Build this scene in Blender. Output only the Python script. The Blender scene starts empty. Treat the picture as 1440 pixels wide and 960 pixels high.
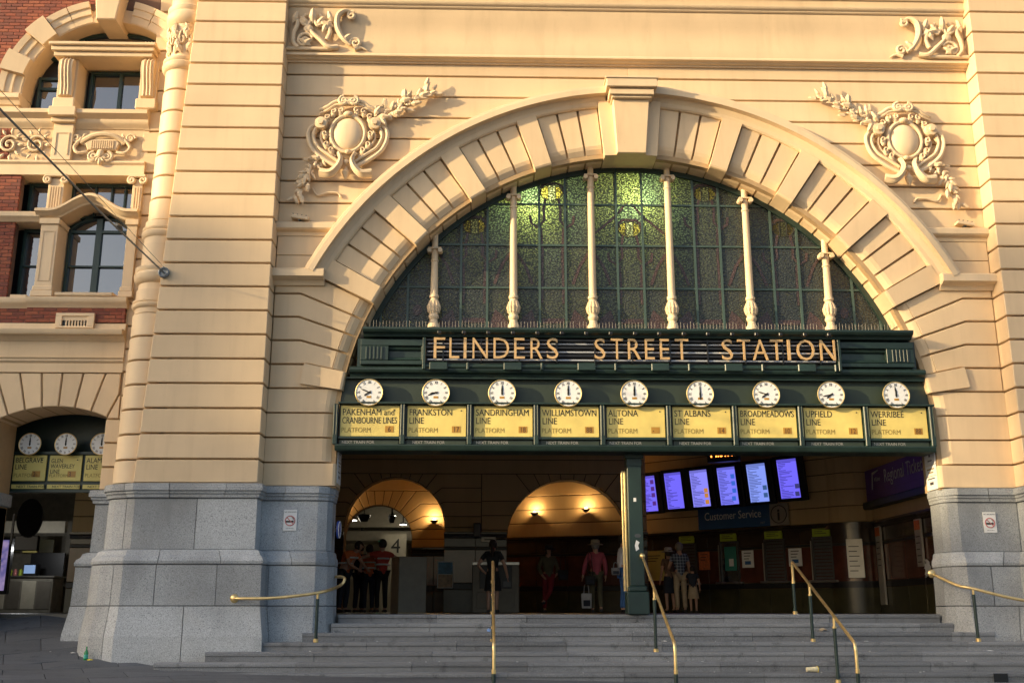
import bpy, bmesh, math, random
from mathutils import Vector, Matrix
import numpy as np
R = math.radians
rnd = random.Random(7)
sc = bpy.context.scene

# ------------------------------------------------------------------ camera
PITCH, YAW = 14.479, 1.45
cam_d = bpy.data.cameras.new('camera'); cam = bpy.data.objects.new('camera', cam_d)
sc.collection.objects.link(cam); sc.camera = cam
cam_d.sensor_width = 36.0; cam_d.lens = 36.0 * 1460.0 / 1440.0
cam_d.clip_start = 0.1; cam_d.clip_end = 2000
CAM = Vector((0, -19.0, 0.08)); cam.location = CAM
cam.rotation_euler = (R(90 + PITCH), 0, R(-YAW))

# ------------------------------------------------------------------ sky, sun, exposure
SUN_AZ, SUN_EL = 70.0, 13.0          # degrees off the facade normal towards the left; elevation
world = bpy.data.worlds.new('World'); sc.world = world; world.use_nodes = True
wn = world.node_tree.nodes; wl = world.node_tree.links
bg = wn['Background']; sky = wn.new('ShaderNodeTexSky'); sky.sky_type = 'NISHITA'; sky.sun_disc = False
sky.sun_elevation = R(SUN_EL)
sky.sun_rotation = R(180 + SUN_AZ)
sky.altitude = 20; sky.air_density = 0.8; sky.dust_density = 4.0; sky.ozone_density = 0.4
wl.new(sky.outputs[0], bg.inputs[0]); bg.inputs[1].default_value = 0.15
sun_d = bpy.data.lights.new('sun', 'SUN'); sun = bpy.data.objects.new('sun', sun_d); sc.collection.objects.link(sun)
sun_d.energy = 3.4; sun_d.angle = R(0.7); sun_d.color = (1.0, 0.77, 0.44)
sdir = Vector((math.sin(R(SUN_AZ)) * math.cos(R(SUN_EL)), math.cos(R(SUN_AZ)) * math.cos(R(SUN_EL)), -math.sin(R(SUN_EL))))
sun.rotation_euler = sdir.to_track_quat('-Z', 'Y').to_euler(); sun.location = (-30, -20, 30)
sc.view_settings.view_transform = 'Standard'; sc.view_settings.look = 'None'
sc.view_settings.exposure = 1.18; sc.view_settings.gamma = 1.0

# ------------------------------------------------------------------ helpers
COL = sc.collection
def at(px, py, Y):
    """point on the upright plane at depth Y that the photograph shows at (px, py)"""
    p, y = R(PITCH), R(YAW)
    fw = Vector((math.sin(y) * math.cos(p), math.cos(y) * math.cos(p), math.sin(p)))
    rt = Vector((math.cos(y), -math.sin(y), 0)); up = rt.cross(fw)
    d = fw * 1460 + rt * (px - 720) + up * (480 - py)
    return CAM + d * ((Y - CAM.y) / d.y)

def link(o, parent=None):
    COL.objects.link(o)
    if parent is not None: o.parent = parent
    return o
def empty(name, loc=(0, 0, 0), rz=0.0, parent=None):
    o = bpy.data.objects.new(name, None); o.location = loc; o.rotation_euler = (0, 0, rz); o.empty_display_size = 0.2
    return link(o, parent)
def tag(o, label=None, cat=None, group=None, kind=None):
    if label: o['label'] = label
    if cat: o['category'] = cat
    if group: o['group'] = group
    if kind: o['kind'] = kind
    return o
def obj(name, geo, mat, parent=None, smooth=False, loc=None, rot=None):
    """geo: (verts, faces) or a list of them, or an existing mesh"""
    if isinstance(geo, bpy.types.Mesh): me = geo
    else: me = mesh(name, geo, mat, smooth)
    o = bpy.data.objects.new(name, me)
    if loc is not None: o.location = loc
    if rot is not None: o.rotation_euler = rot
    return link(o, parent)
def mesh(name, geo, mat, smooth=False):
    V, F, MI = [], [], []
    if isinstance(geo, tuple): geo = [geo]
    mats = mat if isinstance(mat, (list, tuple)) else [mat]
    for gi, g in enumerate(geo):
        n = len(V); V += [tuple(v) for v in g[0]]; F += [tuple(i + n for i in f) for f in g[1]]
        MI += [min(gi, len(mats) - 1)] * len(g[1])
    me = bpy.data.meshes.new(name); me.from_pydata(V, [], F)
    for m in mats: me.materials.append(m)
    if len(mats) > 1: me.polygons.foreach_set('material_index', MI)
    if smooth:
        me.polygons.foreach_set('use_smooth', [True] * len(me.polygons))
        me.update(); 
        try: me.set_sharp_from_angle(angle=R(40))
        except Exception: pass
    me.update(); return me
def join(*gs):
    V, F = [], []
    for g in gs:
        n = len(V); V += list(g[0]); F += [tuple(i + n for i in f) for f in g[1]]
    return V, F
def xf(g, M):
    return [tuple(M @ Vector(v)) for v in g[0]], g[1]
def box(x0, x1, y0, y1, z0, z1, b=0.0):
    if b <= 0:
        V = [(x, y, z) for z in (z0, z1) for y in (y0, y1) for x in (x0, x1)]
        return V, [(0, 2, 3, 1), (4, 5, 7, 6), (0, 1, 5, 4), (2, 6, 7, 3), (0, 4, 6, 2), (1, 3, 7, 5)]
    V = []; idx = {}
    for sx in (0, 1):
        for sy in (0, 1):
            for sz in (0, 1):
                X, Y, Z = (x0, x1)[sx], (y0, y1)[sy], (z0, z1)[sz]
                ix, iy, iz = X + (b, -b)[sx], Y + (b, -b)[sy], Z + (b, -b)[sz]
                for k, v in enumerate(((X, iy, iz), (ix, Y, iz), (ix, iy, Z))):
                    idx[(sx, sy, sz, k)] = len(V); V.append(v)
    F = []
    g = lambda a, c, d, k: idx[(a, c, d, k)]
    for s in (0, 1):
        f = [g(s, 0, 0, 0), g(s, 1, 0, 0), g(s, 1, 1, 0), g(s, 0, 1, 0)]; F.append(f if s else f[::-1])
        f = [g(0, s, 0, 1), g(1, s, 0, 1), g(1, s, 1, 1), g(0, s, 1, 1)]; F.append(f[::-1] if s else f)
        f = [g(0, 0, s, 2), g(1, 0, s, 2), g(1, 1, s, 2), g(0, 1, s, 2)]; F.append(f if s else f[::-1])
    for a in (0, 1):
        for c in (0, 1):
            F.append([g(a, c, 0, 0), g(a, c, 1, 0), g(a, c, 1, 1), g(a, c, 0, 1)])
            F.append([g(a, 0, c, 0), g(a, 1, c, 0), g(a, 1, c, 2), g(a, 0, c, 2)])
            F.append([g(0, a, c, 1), g(1, a, c, 1), g(1, a, c, 2), g(0, a, c, 2)])
            for d in (0, 1): F.append([g(a, c, d, 0), g(a, c, d, 1), g(a, c, d, 2)])
    return V, [tuple(f) for f in F]
def inset(poly, d):
    n = len(poly); out = []
    area = sum(poly[i][0] * poly[(i + 1) % n][1] - poly[(i + 1) % n][0] * poly[i][1] for i in range(n))
    s = 1 if area > 0 else -1
    for i in range(n):
        a, b, c = Vector(poly[i - 1]), Vector(poly[i]), Vector(poly[(i + 1) % n])
        e1, e2 = (b - a), (c - b)
        if e1.length < 1e-6 or e2.length < 1e-6: out.append(tuple(b)); continue
        e1.normalize(); e2.normalize()
        n1, n2 = Vector((-e1.y, e1.x)) * s, Vector((-e2.y, e2.x)) * s
        k = 1 + n1.dot(n2)
        if k < 0.25: k = 0.25
        m = (n1 + n2) * (d / k); out.append((b.x + m.x, b.y + m.y))
    return out
def ccw(poly):
    n = len(poly)
    a = sum(poly[i][0] * poly[(i + 1) % n][1] - poly[(i + 1) % n][0] * poly[i][1] for i in range(n))
    return poly if a > 0 else poly[::-1]
def prism(poly, y0, y1, bev=0.0, back=False):
    """poly in (x, z); front face at y0 (towards the street), back at y1"""
    poly = ccw(poly); n = len(poly)
    V = [(x, y1, z) for x, z in poly]; V += [(x, y0 + bev, z) for x, z in poly]
    F = [(i, (i + 1) % n, n + (i + 1) % n, n + i) for i in range(n)]
    if bev > 0:
        V += [(x, y0, z) for x, z in inset(poly, bev)]
        F += [(n + i, n + (i + 1) % n, 2 * n + (i + 1) % n, 2 * n + i) for i in range(n)]
        F.append(tuple(range(2 * n, 3 * n)))
    else: F.append(tuple(range(n, 2 * n)))
    if back: F.append(tuple(range(n - 1, -1, -1)))
    return V, F
def rect(x0, x1, z0, z1): return [(x0, z0), (x1, z0), (x1, z1), (x0, z1)]
def mould_x(prof, x0, x1):
    """prof: closed outline of (y, z), drawn out along x"""
    n = len(prof); V = [(x0, y, z) for y, z in prof] + [(x1, y, z) for y, z in prof]
    F = [(i, (i + 1) % n, n + (i + 1) % n, n + i) for i in range(n)] + [tuple(range(n))[::-1], tuple(range(n, 2 * n))]
    return V, F
def mould_y(prof, y0, y1):
    """prof: closed outline of (x, z), drawn out along y"""
    n = len(prof); V = [(x, y0, z) for x, z in prof] + [(x, y1, z) for x, z in prof]
    F = [(i, (i + 1) % n, n + (i + 1) % n, n + i) for i in range(n)] + [tuple(range(n))[::-1], tuple(range(n, 2 * n))]
    return V, F
def arc_sweep(prof, a0, a1, n, cx, cz):
    """prof: closed outline of (r, y) swept about the y axis through (cx, cz), angles in degrees"""
    m = len(prof); V = []; F = []
    for k in range(n + 1):
        a = R(a0 + (a1 - a0) * k / n)
        V += [(cx + r * math.cos(a), y, cz + r * math.sin(a)) for r, y in prof]
    for k in range(n):
        for i in range(m):
            j = (i + 1) % m; F.append((k * m + i, k * m + j, (k + 1) * m + j, (k + 1) * m + i))
    F.append(tuple(range(m))[::-1]); F.append(tuple(range(n * m, n * m + m)))
    return V, F
def lathe(prof, cx=0, cy=0, n=16, a0=0, a1=360, cz=0):
    """prof: (r, z) from bottom to top"""
    V = []; F = []; full = abs(a1 - a0) >= 360; m = n if full else n + 1
    for r, z in prof:
        for k in range(m):
            a = R(a0 + (a1 - a0) * k / n); V.append((cx + r * math.cos(a), cy + r * math.sin(a), cz + z))
    for i in range(len(prof) - 1):
        for k in range(n):
            k2 = (k + 1) % m; F.append((i * m + k, i * m + k2, (i + 1) * m + k2, (i + 1) * m + k))
    if full:
        F.append(tuple(range(m))[::-1]); F.append(tuple(range((len(prof) - 1) * m, len(prof) * m)))
    return V, F
def tube(pts, r, n=8, cap=True, flat=1.0, up=None):
    pts = [Vector(p) for p in pts]; N = len(pts)
    rr = r if isinstance(r, (list, tuple)) else [r] * N
    V = []; F = []; ref = Vector(up) if up else None
    for i, p in enumerate(pts):
        t = (pts[min(i + 1, N - 1)] - pts[max(i - 1, 0)])
        t = t.normalized() if t.length > 1e-9 else Vector((0, 0, 1))
        if ref is None: ref = Vector((0, 0, 1)) if abs(t.z) < 0.9 else Vector((1, 0, 0))
        a = t.cross(ref); a = a.normalized() if a.length > 1e-6 else t.orthogonal().normalized()
        b = a.cross(t).normalized()
        if up is None: ref = b
        for k in range(n):
            w = 2 * math.pi * k / n
            V.append(tuple(p + a * math.cos(w) * rr[i] + b * math.sin(w) * rr[i] * flat))
    for i in range(N - 1):
        for k in range(n):
            F.append((i * n + k, i * n + (k + 1) % n, (i + 1) * n + (k + 1) % n, (i + 1) * n + k))
    if cap: F.append(tuple(range(n))[::-1]); F.append(tuple(range((N - 1) * n, N * n)))
    return V, F
def ball(c, rx, ry=None, rz=None, n=12, m=8):
    ry = rx if ry is None else ry; rz = rx if rz is None else rz
    V = [(c[0], c[1], c[2] - rz)]; F = []
    for i in range(1, m):
        t = math.pi * i / m
        for k in range(n):
            a = 2 * math.pi * k / n
            V.append((c[0] + rx * math.sin(t) * math.cos(a), c[1] + ry * math.sin(t) * math.sin(a), c[2] - rz * math.cos(t)))
    V.append((c[0], c[1], c[2] + rz)); top = len(V) - 1
    for k in range(n): F.append((0, 1 + (k + 1) % n, 1 + k)); F.append((top, top - n + k, top - n + (k + 1) % n))
    for i in range(m - 2):
        for k in range(n):
            F.append((1 + i * n + k, 1 + i * n + (k + 1) % n, 1 + (i + 1) * n + (k + 1) % n, 1 + (i + 1) * n + k))
    return V, F
def bez(p, n=12):
    """smooth curve through the points (Catmull-Rom)"""
    p = [Vector(q) for q in p]; out = []
    for i in range(len(p) - 1):
        a, b, c, d = p[max(i - 1, 0)], p[i], p[i + 1], p[min(i + 2, len(p) - 1)]
        for k in range(n):
            t = k / n
            out.append(0.5 * ((2 * b) + (c - a) * t + (2 * a - 5 * b + 4 * c - d) * t * t + (3 * b - a - 3 * c + d) * t ** 3))
    out.append(p[-1]); return out
def spiral(cx, cz, y, r0, r1, a0, turns, n=22):
    out = []
    for k in range(n + 1):
        t = k / n; a = R(a0 + 360 * turns * t); r = r0 + (r1 - r0) * t
        out.append((cx + r * math.cos(a), y, cz + r * math.sin(a)))
    return out
_txt = {}
def text_geo(s, size, depth=0.004, align='LEFT', xs=1.0, spacing=1.0, bold=0.0):
    key = (s, size, depth, align, xs, spacing, bold)
    if key in _txt: return _txt[key]
    c = bpy.data.curves.new('txt', 'FONT'); c.body = s; c.size = size; c.extrude = depth; c.align_x = align
    c.space_character = spacing; c.resolution_u = 3; c.offset = bold
    o = bpy.data.objects.new('txt', c); COL.objects.link(o)
    dg = bpy.context.evaluated_depsgraph_get(); me = bpy.data.meshes.new_from_object(o.evaluated_get(dg))
    V = [(v.co.x * xs, -v.co.z, v.co.y) for v in me.vertices]; F = [tuple(p.vertices) for p in me.polygons]
    bpy.data.objects.remove(o); bpy.data.curves.remove(c); bpy.data.meshes.remove(me)
    _txt[key] = (V, F); return V, F
def move(g, x=0, y=0, z=0): return [(a + x, b + y, c + z) for a, b, c in g[0]], g[1]

# ------------------------------------------------------------------ materials
class NT:
    def __init__(s, name):
        s.m = bpy.data.materials.new(name); s.m.use_nodes = True; s.t = s.m.node_tree; s.b = s.t.nodes['Principled BSDF']
        s.out = s.t.nodes['Material Output']
    def n(s, kind, **kw):
        x = s.t.nodes.new('ShaderNode' + kind)
        for k, v in kw.items(): setattr(x, k, v)
        return x
    def l(s, a, b): s.t.links.new(a, b)
    def pos(s): return s.n('NewGeometry').outputs['Position']
    def noise(s, scale, detail=3, vec=None, stretch=None, rough=0.55):
        x = s.n('TexNoise'); x.inputs['Scale'].default_value = scale; x.inputs['Detail'].default_value = detail; x.inputs['Roughness'].default_value = rough
        v = vec if vec is not None else s.pos()
        if stretch:
            mp = s.n('Mapping'); mp.inputs['Scale'].default_value = stretch; s.l(v, mp.inputs[0]); v = mp.outputs[0]
        s.l(v, x.inputs['Vector']); return x.outputs['Fac']
    def ramp(s, fac, a, b, c0=(0, 0, 0, 1), c1=(1, 1, 1, 1)):
        x = s.n('ValToRGB'); x.color_ramp.elements[0].position = a; x.color_ramp.elements[1].position = b
        x.color_ramp.elements[0].color = c0; x.color_ramp.elements[1].color = c1; s.l(fac, x.inputs[0]); return x.outputs[0]
    def mix(s, fac, a, b, mode='MIX'):
        x = s.n('MixRGB', blend_type=mode)
        if isinstance(fac, float): x.inputs[0].default_value = fac
        else: s.l(fac, x.inputs[0])
        for i, v in ((1, a), (2, b)):
            if isinstance(v, tuple): x.inputs[i].default_value = (*v[:3], 1)
            else: s.l(v, x.inputs[i])
        return x.outputs[0]
    def vary(s, c, amt):
        oi = s.n('ObjectInfo'); mr = s.n('MapRange'); mr.inputs['To Min'].default_value = 1 - amt; mr.inputs['To Max'].default_value = 1 + amt; s.l(oi.outputs['Random'], mr.inputs['Value'])
        h = s.n('HueSaturation'); s.l(mr.outputs[0], h.inputs['Value']); s.l(c, h.inputs['Color']); return h.outputs[0]
    def bump(s, h, strength=0.2, dist=0.01):
        x = s.n('Bump'); x.inputs['Strength'].default_value = strength; x.inputs['Distance'].default_value = dist
        s.l(h, x.inputs['Height']); s.l(x.outputs[0], s.b.inputs['Normal']); return x
def plain(name, col, rough=0.5, metal=0.0, var=0.08, scale=6.0, bump=0.0, bscale=60.0, spec=0.5, coat=0.0):
    t = NT(name); f = t.noise(scale, 4)
    lo = tuple(c * (1 - var) for c in col); hi = tuple(min(1, c * (1 + var)) for c in col)
    t.l(t.ramp(f, 0.3, 0.7, (*lo, 1), (*hi, 1)), t.b.inputs['Base Color'])
    t.b.inputs['Roughness'].default_value = rough; t.b.inputs['Metallic'].default_value = metal
    t.b.inputs['Specular IOR Level'].default_value = spec; t.b.inputs['Coat Weight'].default_value = coat
    if bump: t.bump(t.noise(bscale, 3), bump, 0.01)
    return t.m
def glow(name, col, strength):
    t = NT(name); t.b.inputs['Base Color'].default_value = (*col, 1)
    t.b.inputs['Emission Color'].default_value = (*col, 1); t.b.inputs['Emission Strength'].default_value = strength
    return t.m
M = {}
def cream_mat(name, col, dirt=0.85):
    t = NT(name)
    c = t.mix(t.ramp(t.noise(0.9, 4), 0.35, 0.7), tuple(x * 0.93 for x in col), tuple(x * 1.05 for x in col))
    st = t.ramp(t.noise(1.0, 5, stretch=(5, 5, 0.45)), 0.50, 0.78)
    f2 = t.n('Math', operation='MULTIPLY'); t.l(st, f2.inputs[0]); f2.inputs[1].default_value = 0.35 * dirt
    c = t.mix(f2.outputs[0], c, tuple(x * k for x, k in zip(col, (0.66, 0.62, 0.58))))
    sp = t.ramp(t.noise(22, 5), 0.66, 0.74)
    f3 = t.n('Math', operation='MULTIPLY'); t.l(sp, f3.inputs[0]); f3.inputs[1].default_value = 0.28 * dirt
    c = t.mix(f3.outputs[0], c, tuple(x * 0.5 for x in col))
    c = t.vary(c, 0.065)
    t.l(c, t.b.inputs['Base Color']); t.b.inputs['Roughness'].default_value = 0.55
    t.b.inputs['Specular IOR Level'].default_value = 0.3
    t.bump(t.noise(38, 5), 0.18, 0.006); return t.m
CREAM = (0.70, 0.525, 0.325)
M['cream'] = cream_mat('cream_paint', CREAM); M['cream2'] = cream_mat('cream_paint_trim', (0.73, 0.56, 0.36), 0.8)
M['joint'] = plain('painted_joint', (0.40, 0.27, 0.14), 0.8)
def granite_mat(name, a, b, stain=0.5):
    t = NT(name)
    v = t.n('TexVoronoi'); v.inputs['Scale'].default_value = 95; t.l(t.pos(), v.inputs['Vector'])
    c = t.ramp(v.outputs['Color'], 0.15, 0.85, (*a, 1), (*b, 1))
    c = t.mix(t.ramp(t.noise(60, 3), 0.58, 0.66), c, tuple(x * 0.45 for x in a))
    s1 = t.ramp(t.noise(0.8, 6, stretch=(1.2, 1.2, 0.7)), 0.42, 0.72)
    f = t.n('Math', operation='MULTIPLY'); t.l(s1, f.inputs[0]); f.inputs[1].default_value = stain
    c = t.mix(f.outputs[0], c, tuple(x * 0.52 for x in a))
    s2 = t.ramp(t.noise(1.7, 5), 0.55, 0.8); f = t.n('Math', operation='MULTIPLY'); t.l(s2, f.inputs[0]); f.inputs[1].default_value = 0.22
    c = t.mix(f.outputs[0], c, (0.36, 0.33, 0.28))
    c = t.vary(c, 0.20)
    t.l(c, t.b.inputs['Base Color']); t.b.inputs['Roughness'].default_value = 0.62
    t.bump(v.outputs['Distance'], 0.15, 0.004); return t.m
M['granite'] = granite_mat('grey_granite', (0.285, 0.302, 0.312), (0.47, 0.49, 0.50), 0.7)
M['granite_joint'] = plain('granite_mortar', (0.07, 0.07, 0.075), 0.9)
def step_mat(name, a, b):
    t = NT(name)
    c = t.mix(t.ramp(t.noise(2.2, 6, stretch=(0.35, 2.5, 3)), 0.3, 0.75), a, b)
    c = t.mix(t.ramp(t.noise(5, 6), 0.58, 0.72), c, tuple(x * 0.55 for x in a))
    c = t.mix(t.ramp(t.noise(90, 2), 0.45, 0.75), c, tuple(min(1, x * 1.35) for x in b))
    sp = t.n('TexVoronoi'); sp.inputs['Scale'].default_value = 9; t.l(t.pos(), sp.inputs['Vector'])
    g = t.ramp(sp.outputs['Distance'], 0.06, 0.10, (1, 1, 1, 1), (0, 0, 0, 1))
    f = t.n('Math', operation='MULTIPLY'); t.l(g, f.inputs[0]); f.inputs[1].default_value = 0.55
    c = t.mix(f.outputs[0], c, tuple(x * 0.4 for x in a))
    c = t.vary(c, 0.14)
    t.l(c, t.b.inputs['Base Color']); t.b.inputs['Roughness'].default_value = 0.7
    t.bump(t.noise(45, 4), 0.25, 0.006); return t.m
M['step'] = step_mat('bluestone_step', (0.135, 0.140, 0.145), (0.235, 0.242, 0.248))
M['step2'] = step_mat('bluestone_step_dark', (0.112, 0.117, 0.122), (0.20, 0.207, 0.213))
M['nosing'] = plain('worn_nosing', (0.24, 0.25, 0.26), 0.7, var=0.3, scale=3)
M['paver'] = step_mat('bluestone_paver', (0.062, 0.066, 0.072), (0.105, 0.11, 0.118))
M['green'] = plain('dark_green_paint', (0.014, 0.032, 0.026), 0.42, var=0.25, scale=3, bump=0.05)
M['green_flat'] = plain('green_panel_paint', (0.028, 0.042, 0.028), 0.5, var=0.15, scale=2)
M['black'] = plain('black_paint', (0.010, 0.010, 0.011), 0.4)
M['gold'] = plain('gold_paint', (0.66, 0.42, 0.19), 0.38, metal=0.35, var=0.12)
M['tube_metal'] = plain('pale_tube', (0.55, 0.58, 0.62), 0.22, metal=0.3)
M['brass'] = plain('polished_brass', (0.82, 0.60, 0.27), 0.36, metal=0.85, var=0.15, scale=9)
M['yellow'] = plain('yellow_board', (0.72, 0.57, 0.17), 0.45, var=0.12, scale=2.5)
M['yellow2'] = plain('old_yellow_board', (0.66, 0.56, 0.17), 0.5, var=0.1, scale=2)
M['ink'] = plain('black_ink', (0.016, 0.015, 0.013), 0.6)
M['ink_faint'] = plain('faded_ink', (0.30, 0.21, 0.045), 0.6)
M['amber'] = plain('amber_display', (0.42, 0.22, 0.03), 0.4)
M['amber_dark'] = plain('amber_digit', (0.09, 0.04, 0.012), 0.4)
M['dial'] = plain('white_dial', (0.78, 0.78, 0.76), 0.35, var=0.04)
M['white'] = plain('white_paint', (0.78, 0.78, 0.76), 0.5, var=0.06)
M['paper'] = plain('white_paper', (0.72, 0.72, 0.70), 0.7, var=0.06)
M['red'] = plain('red_print', (0.50, 0.16, 0.15), 0.6)
M['blue'] = plain('blue_sign', (0.025, 0.10, 0.26), 0.4)
M['purple'] = plain('purple_sign', (0.13, 0.04, 0.26), 0.4)
M['lime'] = plain('lime_label', (0.36, 0.46, 0.03), 0.5)
M['orange_paper'] = plain('orange_poster', (0.60, 0.16, 0.05), 0.6, var=0.3, scale=18)
M['steel'] = plain('brushed_steel', (0.42, 0.40, 0.36), 0.3, metal=0.9, var=0.15, scale=3)
M['dark_steel'] = plain('dark_steel', (0.10, 0.10, 0.10), 0.45, metal=0.6)
M['wire'] = plain('galvanised_wire', (0.20, 0.22, 0.23), 0.45, metal=0.5)
M['tile_dark'] = plain('dark_tile', (0.045, 0.030, 0.020), 0.25, var=0.3, scale=2, coat=0.2)
M['tile_red'] = plain('oxblood_tile', (0.09, 0.028, 0.016), 0.22, var=0.3, scale=3, coat=0.3)
M['tile_olive'] = plain('olive_tile', (0.05, 0.045, 0.02), 0.3, var=0.3, scale=3)
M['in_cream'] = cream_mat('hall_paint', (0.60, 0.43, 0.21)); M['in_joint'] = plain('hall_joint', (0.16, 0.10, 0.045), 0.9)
M['street'] = plain('street_ground', (0.17, 0.155, 0.14), 0.9, var=0.2, scale=0.5)
M['floor'] = plain('hall_floor', (0.12, 0.11, 0.09), 0.4, var=0.25, scale=1.2)
M['in_white'] = plain('hall_white', (0.42, 0.38, 0.29), 0.6)
M['lamp_glow'] = glow('lamp_glow', (1.0, 0.72, 0.36), 9.0)
M['tube_glow'] = glow('ceiling_light_glow', (1.0, 0.93, 0.78), 6.0)
M['led'] = glow('orange_led', (1.0, 0.22, 0.03), 4.0)
M['spike'] = plain('spike_steel', (0.45, 0.42, 0.36), 0.4, metal=0.5); M['spike2'] = plain('bird_spike', (0.22, 0.20, 0.17), 0.6)
M['bar'] = plain('green_glazing_bar', (0.05, 0.085, 0.07), 0.45)
M['frame_green'] = plain('window_frame_green', (0.014, 0.040, 0.036), 0.4)
def glass_win(name, col=(0.03, 0.035, 0.04)):
    t = NT(name); t.b.inputs['Base Color'].default_value = (*col, 1); t.b.inputs['Roughness'].default_value = 0.03
    t.b.inputs['Specular IOR Level'].default_value = 1.0; t.b.inputs['Coat Weight'].default_value = 1.0; t.b.inputs['Coat Roughness'].default_value = 0.02
    t.b.inputs['Coat IOR'].default_value = 2.2
    t.bump(t.noise(1.6, 2), 0.05, 0.03); return t.m
M['glass'] = glass_win('window_glass')
def hammered(name, col, trans, fac=0.40):
    """cathedral glass: hammered surface, partly translucent"""
    t = NT(name)
    mp = t.n('Mapping'); mp.inputs['Scale'].default_value = (1.0, 1.0, 1.45); t.l(t.pos(), mp.inputs[0])
    wob = t.n('TexNoise'); wob.inputs['Scale'].default_value = 9; t.l(mp.outputs[0], wob.inputs['Vector'])
    v = t.n('TexVoronoi', feature='SMOOTH_F1'); v.inputs['Scale'].default_value = 27; v.inputs['Smoothness'].default_value = 0.4
    t.l(t.mix(0.04, mp.outputs[0], wob.outputs['Color'], 'ADD'), v.inputs['Vector'])
    hi = t.ramp(v.outputs['Distance'], 0.10, 0.70, (1, 1, 1, 1), (0.5, 0.5, 0.5, 1))  # bright cells painted into the base colour
    c = t.mix(1.0, t.mix(t.ramp(t.noise(1.1, 3), 0.3, 0.7), tuple(x * 0.8 for x in col), tuple(x * 1.2 for x in col)), hi, 'MULTIPLY')
    t.l(c, t.b.inputs['Base Color']); t.b.inputs['Roughness'].default_value = 0.25; t.b.inputs['Specular IOR Level'].default_value = 0.7
    bp = t.bump(v.outputs['Distance'], 0.55, 0.02)
    tr = t.n('BsdfTranslucent'); t.l(t.mix(1.0, trans, t.ramp(v.outputs['Distance'], 0.05, 0.55, (1, 1, 1, 1), (0.06, 0.06, 0.06, 1)), 'MULTIPLY'), tr.inputs[0])  # sparkle painted as bright cells into the transmitted colour
    mx = t.n('MixShader'); mx.inputs[0].default_value = fac; t.l(t.b.outputs[0], mx.inputs[1]); t.l(tr.outputs[0], mx.inputs[2])
    t.l(mx.outputs[0], t.out.inputs[0]); return t.m
M['sg_green'] = hammered('stained_green', (0.085, 0.098, 0.092), (0.55, 0.74, 0.20))
M['sg_teal'] = hammered('stained_teal', (0.078, 0.092, 0.094), (0.42, 0.66, 0.26))
M['sg_red'] = hammered('stained_red', (0.115, 0.075, 0.068), (0.13, 0.06, 0.03), 0.2)
M['sg_yellow'] = hammered('stained_yellow', (0.15, 0.14, 0.07), (0.9, 0.85, 0.12), 0.6)
M['sg_pale'] = hammered('stained_pale', (0.14, 0.16, 0.10), (0.85, 1.0, 0.40), 0.6)
M['lead'] = plain('lead_came', (0.03, 0.032, 0.03), 0.6)
M['brick_mat'] = [plain('brick_%d' % i, c, 0.8, var=0.15, scale=20, bump=0.2) for i, c in enumerate([(0.24, 0.060, 0.032), (0.20, 0.050, 0.030), (0.28, 0.080, 0.040), (0.17, 0.048, 0.032)])]
M['mortar'] = plain('brick_mortar', (0.15, 0.085, 0.06), 0.9)

# ------------------------------------------------------------------ geometry constants of the place
XC, ZC, RA = 2.83, 3.23, 5.56        # entrance arch: centre, springing height, radius
XL, XR = -4.05, 9.79                 # corners where the piers meet the arch wall
YP = -0.42                           # front of the piers
ZG = 2.25                            # top of the granite
ZT = 14.2                            # top of what is built
JZ = [2.684 + 0.46 * k for k in range(25)]   # course joints
G = 0.034                            # joint width
STEP_A = 3.64; A_BASE = 26.4

station = empty('station_building'); tag(station, 'cream painted railway station front with great entrance arch on grey granite base', 'building')

# --- main wall core, behind the blocks
def arc_pts(r, a0, a1, n, cx=XC, cz=ZC):
    return [(cx + r * math.cos(R(a0 + (a1 - a0) * k / n)), cz + r * math.sin(R(a0 + (a1 - a0) * k / n))) for k in range(n + 1)]
core = [(XL - 0.3, 0.0), (XC - RA - 0.25, 0.0), (XC - RA - 0.25, ZG - 0.02), (XC - RA - 0.02, ZG - 0.02)] + arc_pts(RA + 0.02, 180, 0, 48) + [(XC + RA + 0.02, ZG - 0.02), (XC + RA + 0.25, ZG - 0.02), (XC + RA + 0.25, 0.0), (XR + 0.3, 0.0), (XR + 0.3, ZT), (XL - 0.3, ZT)]
arch = obj('arch_wall', prism(core, 0.075, 0.75, back=True), M['joint'], station)
tag(arch, 'cream rusticated wall round the great entrance arch')

ROLL = [(RA, 0.60), (RA, 0.27), (RA + 0.035, 0.16), (RA + 0.11, 0.07), (RA + 0.20, 0.02), (RA + 0.27, 0.0)]
def roll_piece(a0, a1, rmax, y0=0.0, n=3):
    """inner rounded edge of an arch stone and its face out to rmax"""
    g = math.degrees(G * 0.62 / RA)
    pr = [(r, y + (y0 if y < 0.25 else 0)) for r, y in ROLL] + [(rmax, y0), (rmax, 0.10)]
    return arc_sweep(pr, a0 + g, a1 - g, n, XC, ZC)
def flat_piece(a0, a1, rmax, y0, n=3):
    g = math.degrees(G / 2 / RA)
    return arc_sweep([(RA, 0.60), (RA - 0.0, y0 + 0.05), (RA + 0.015, y0 + 0.015), (RA + 0.05, y0), (rmax, y0), (rmax, 0.10)], a0 + g * 0.4, a1 - g * 0.4, n, XC, ZC)
R_HI, R_HO = 6.63, 7.02
for side in (0, 1):
    for i in range(16):
        a0 = A_BASE + STEP_A * i; a1 = a0 + STEP_A
        raised = i % 4 == 0
        if side: a0, a1 = 180 - a1, 180 - a0
        g = flat_piece(a0, a1, R_HI + 0.03, -0.085) if raised else roll_piece(a0, a1, R_HI + 0.05)
        o = obj('voussoir', g, M['cream'], arch)
        if raised: tag(o, 'arch stone standing proud of its neighbours')
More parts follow.
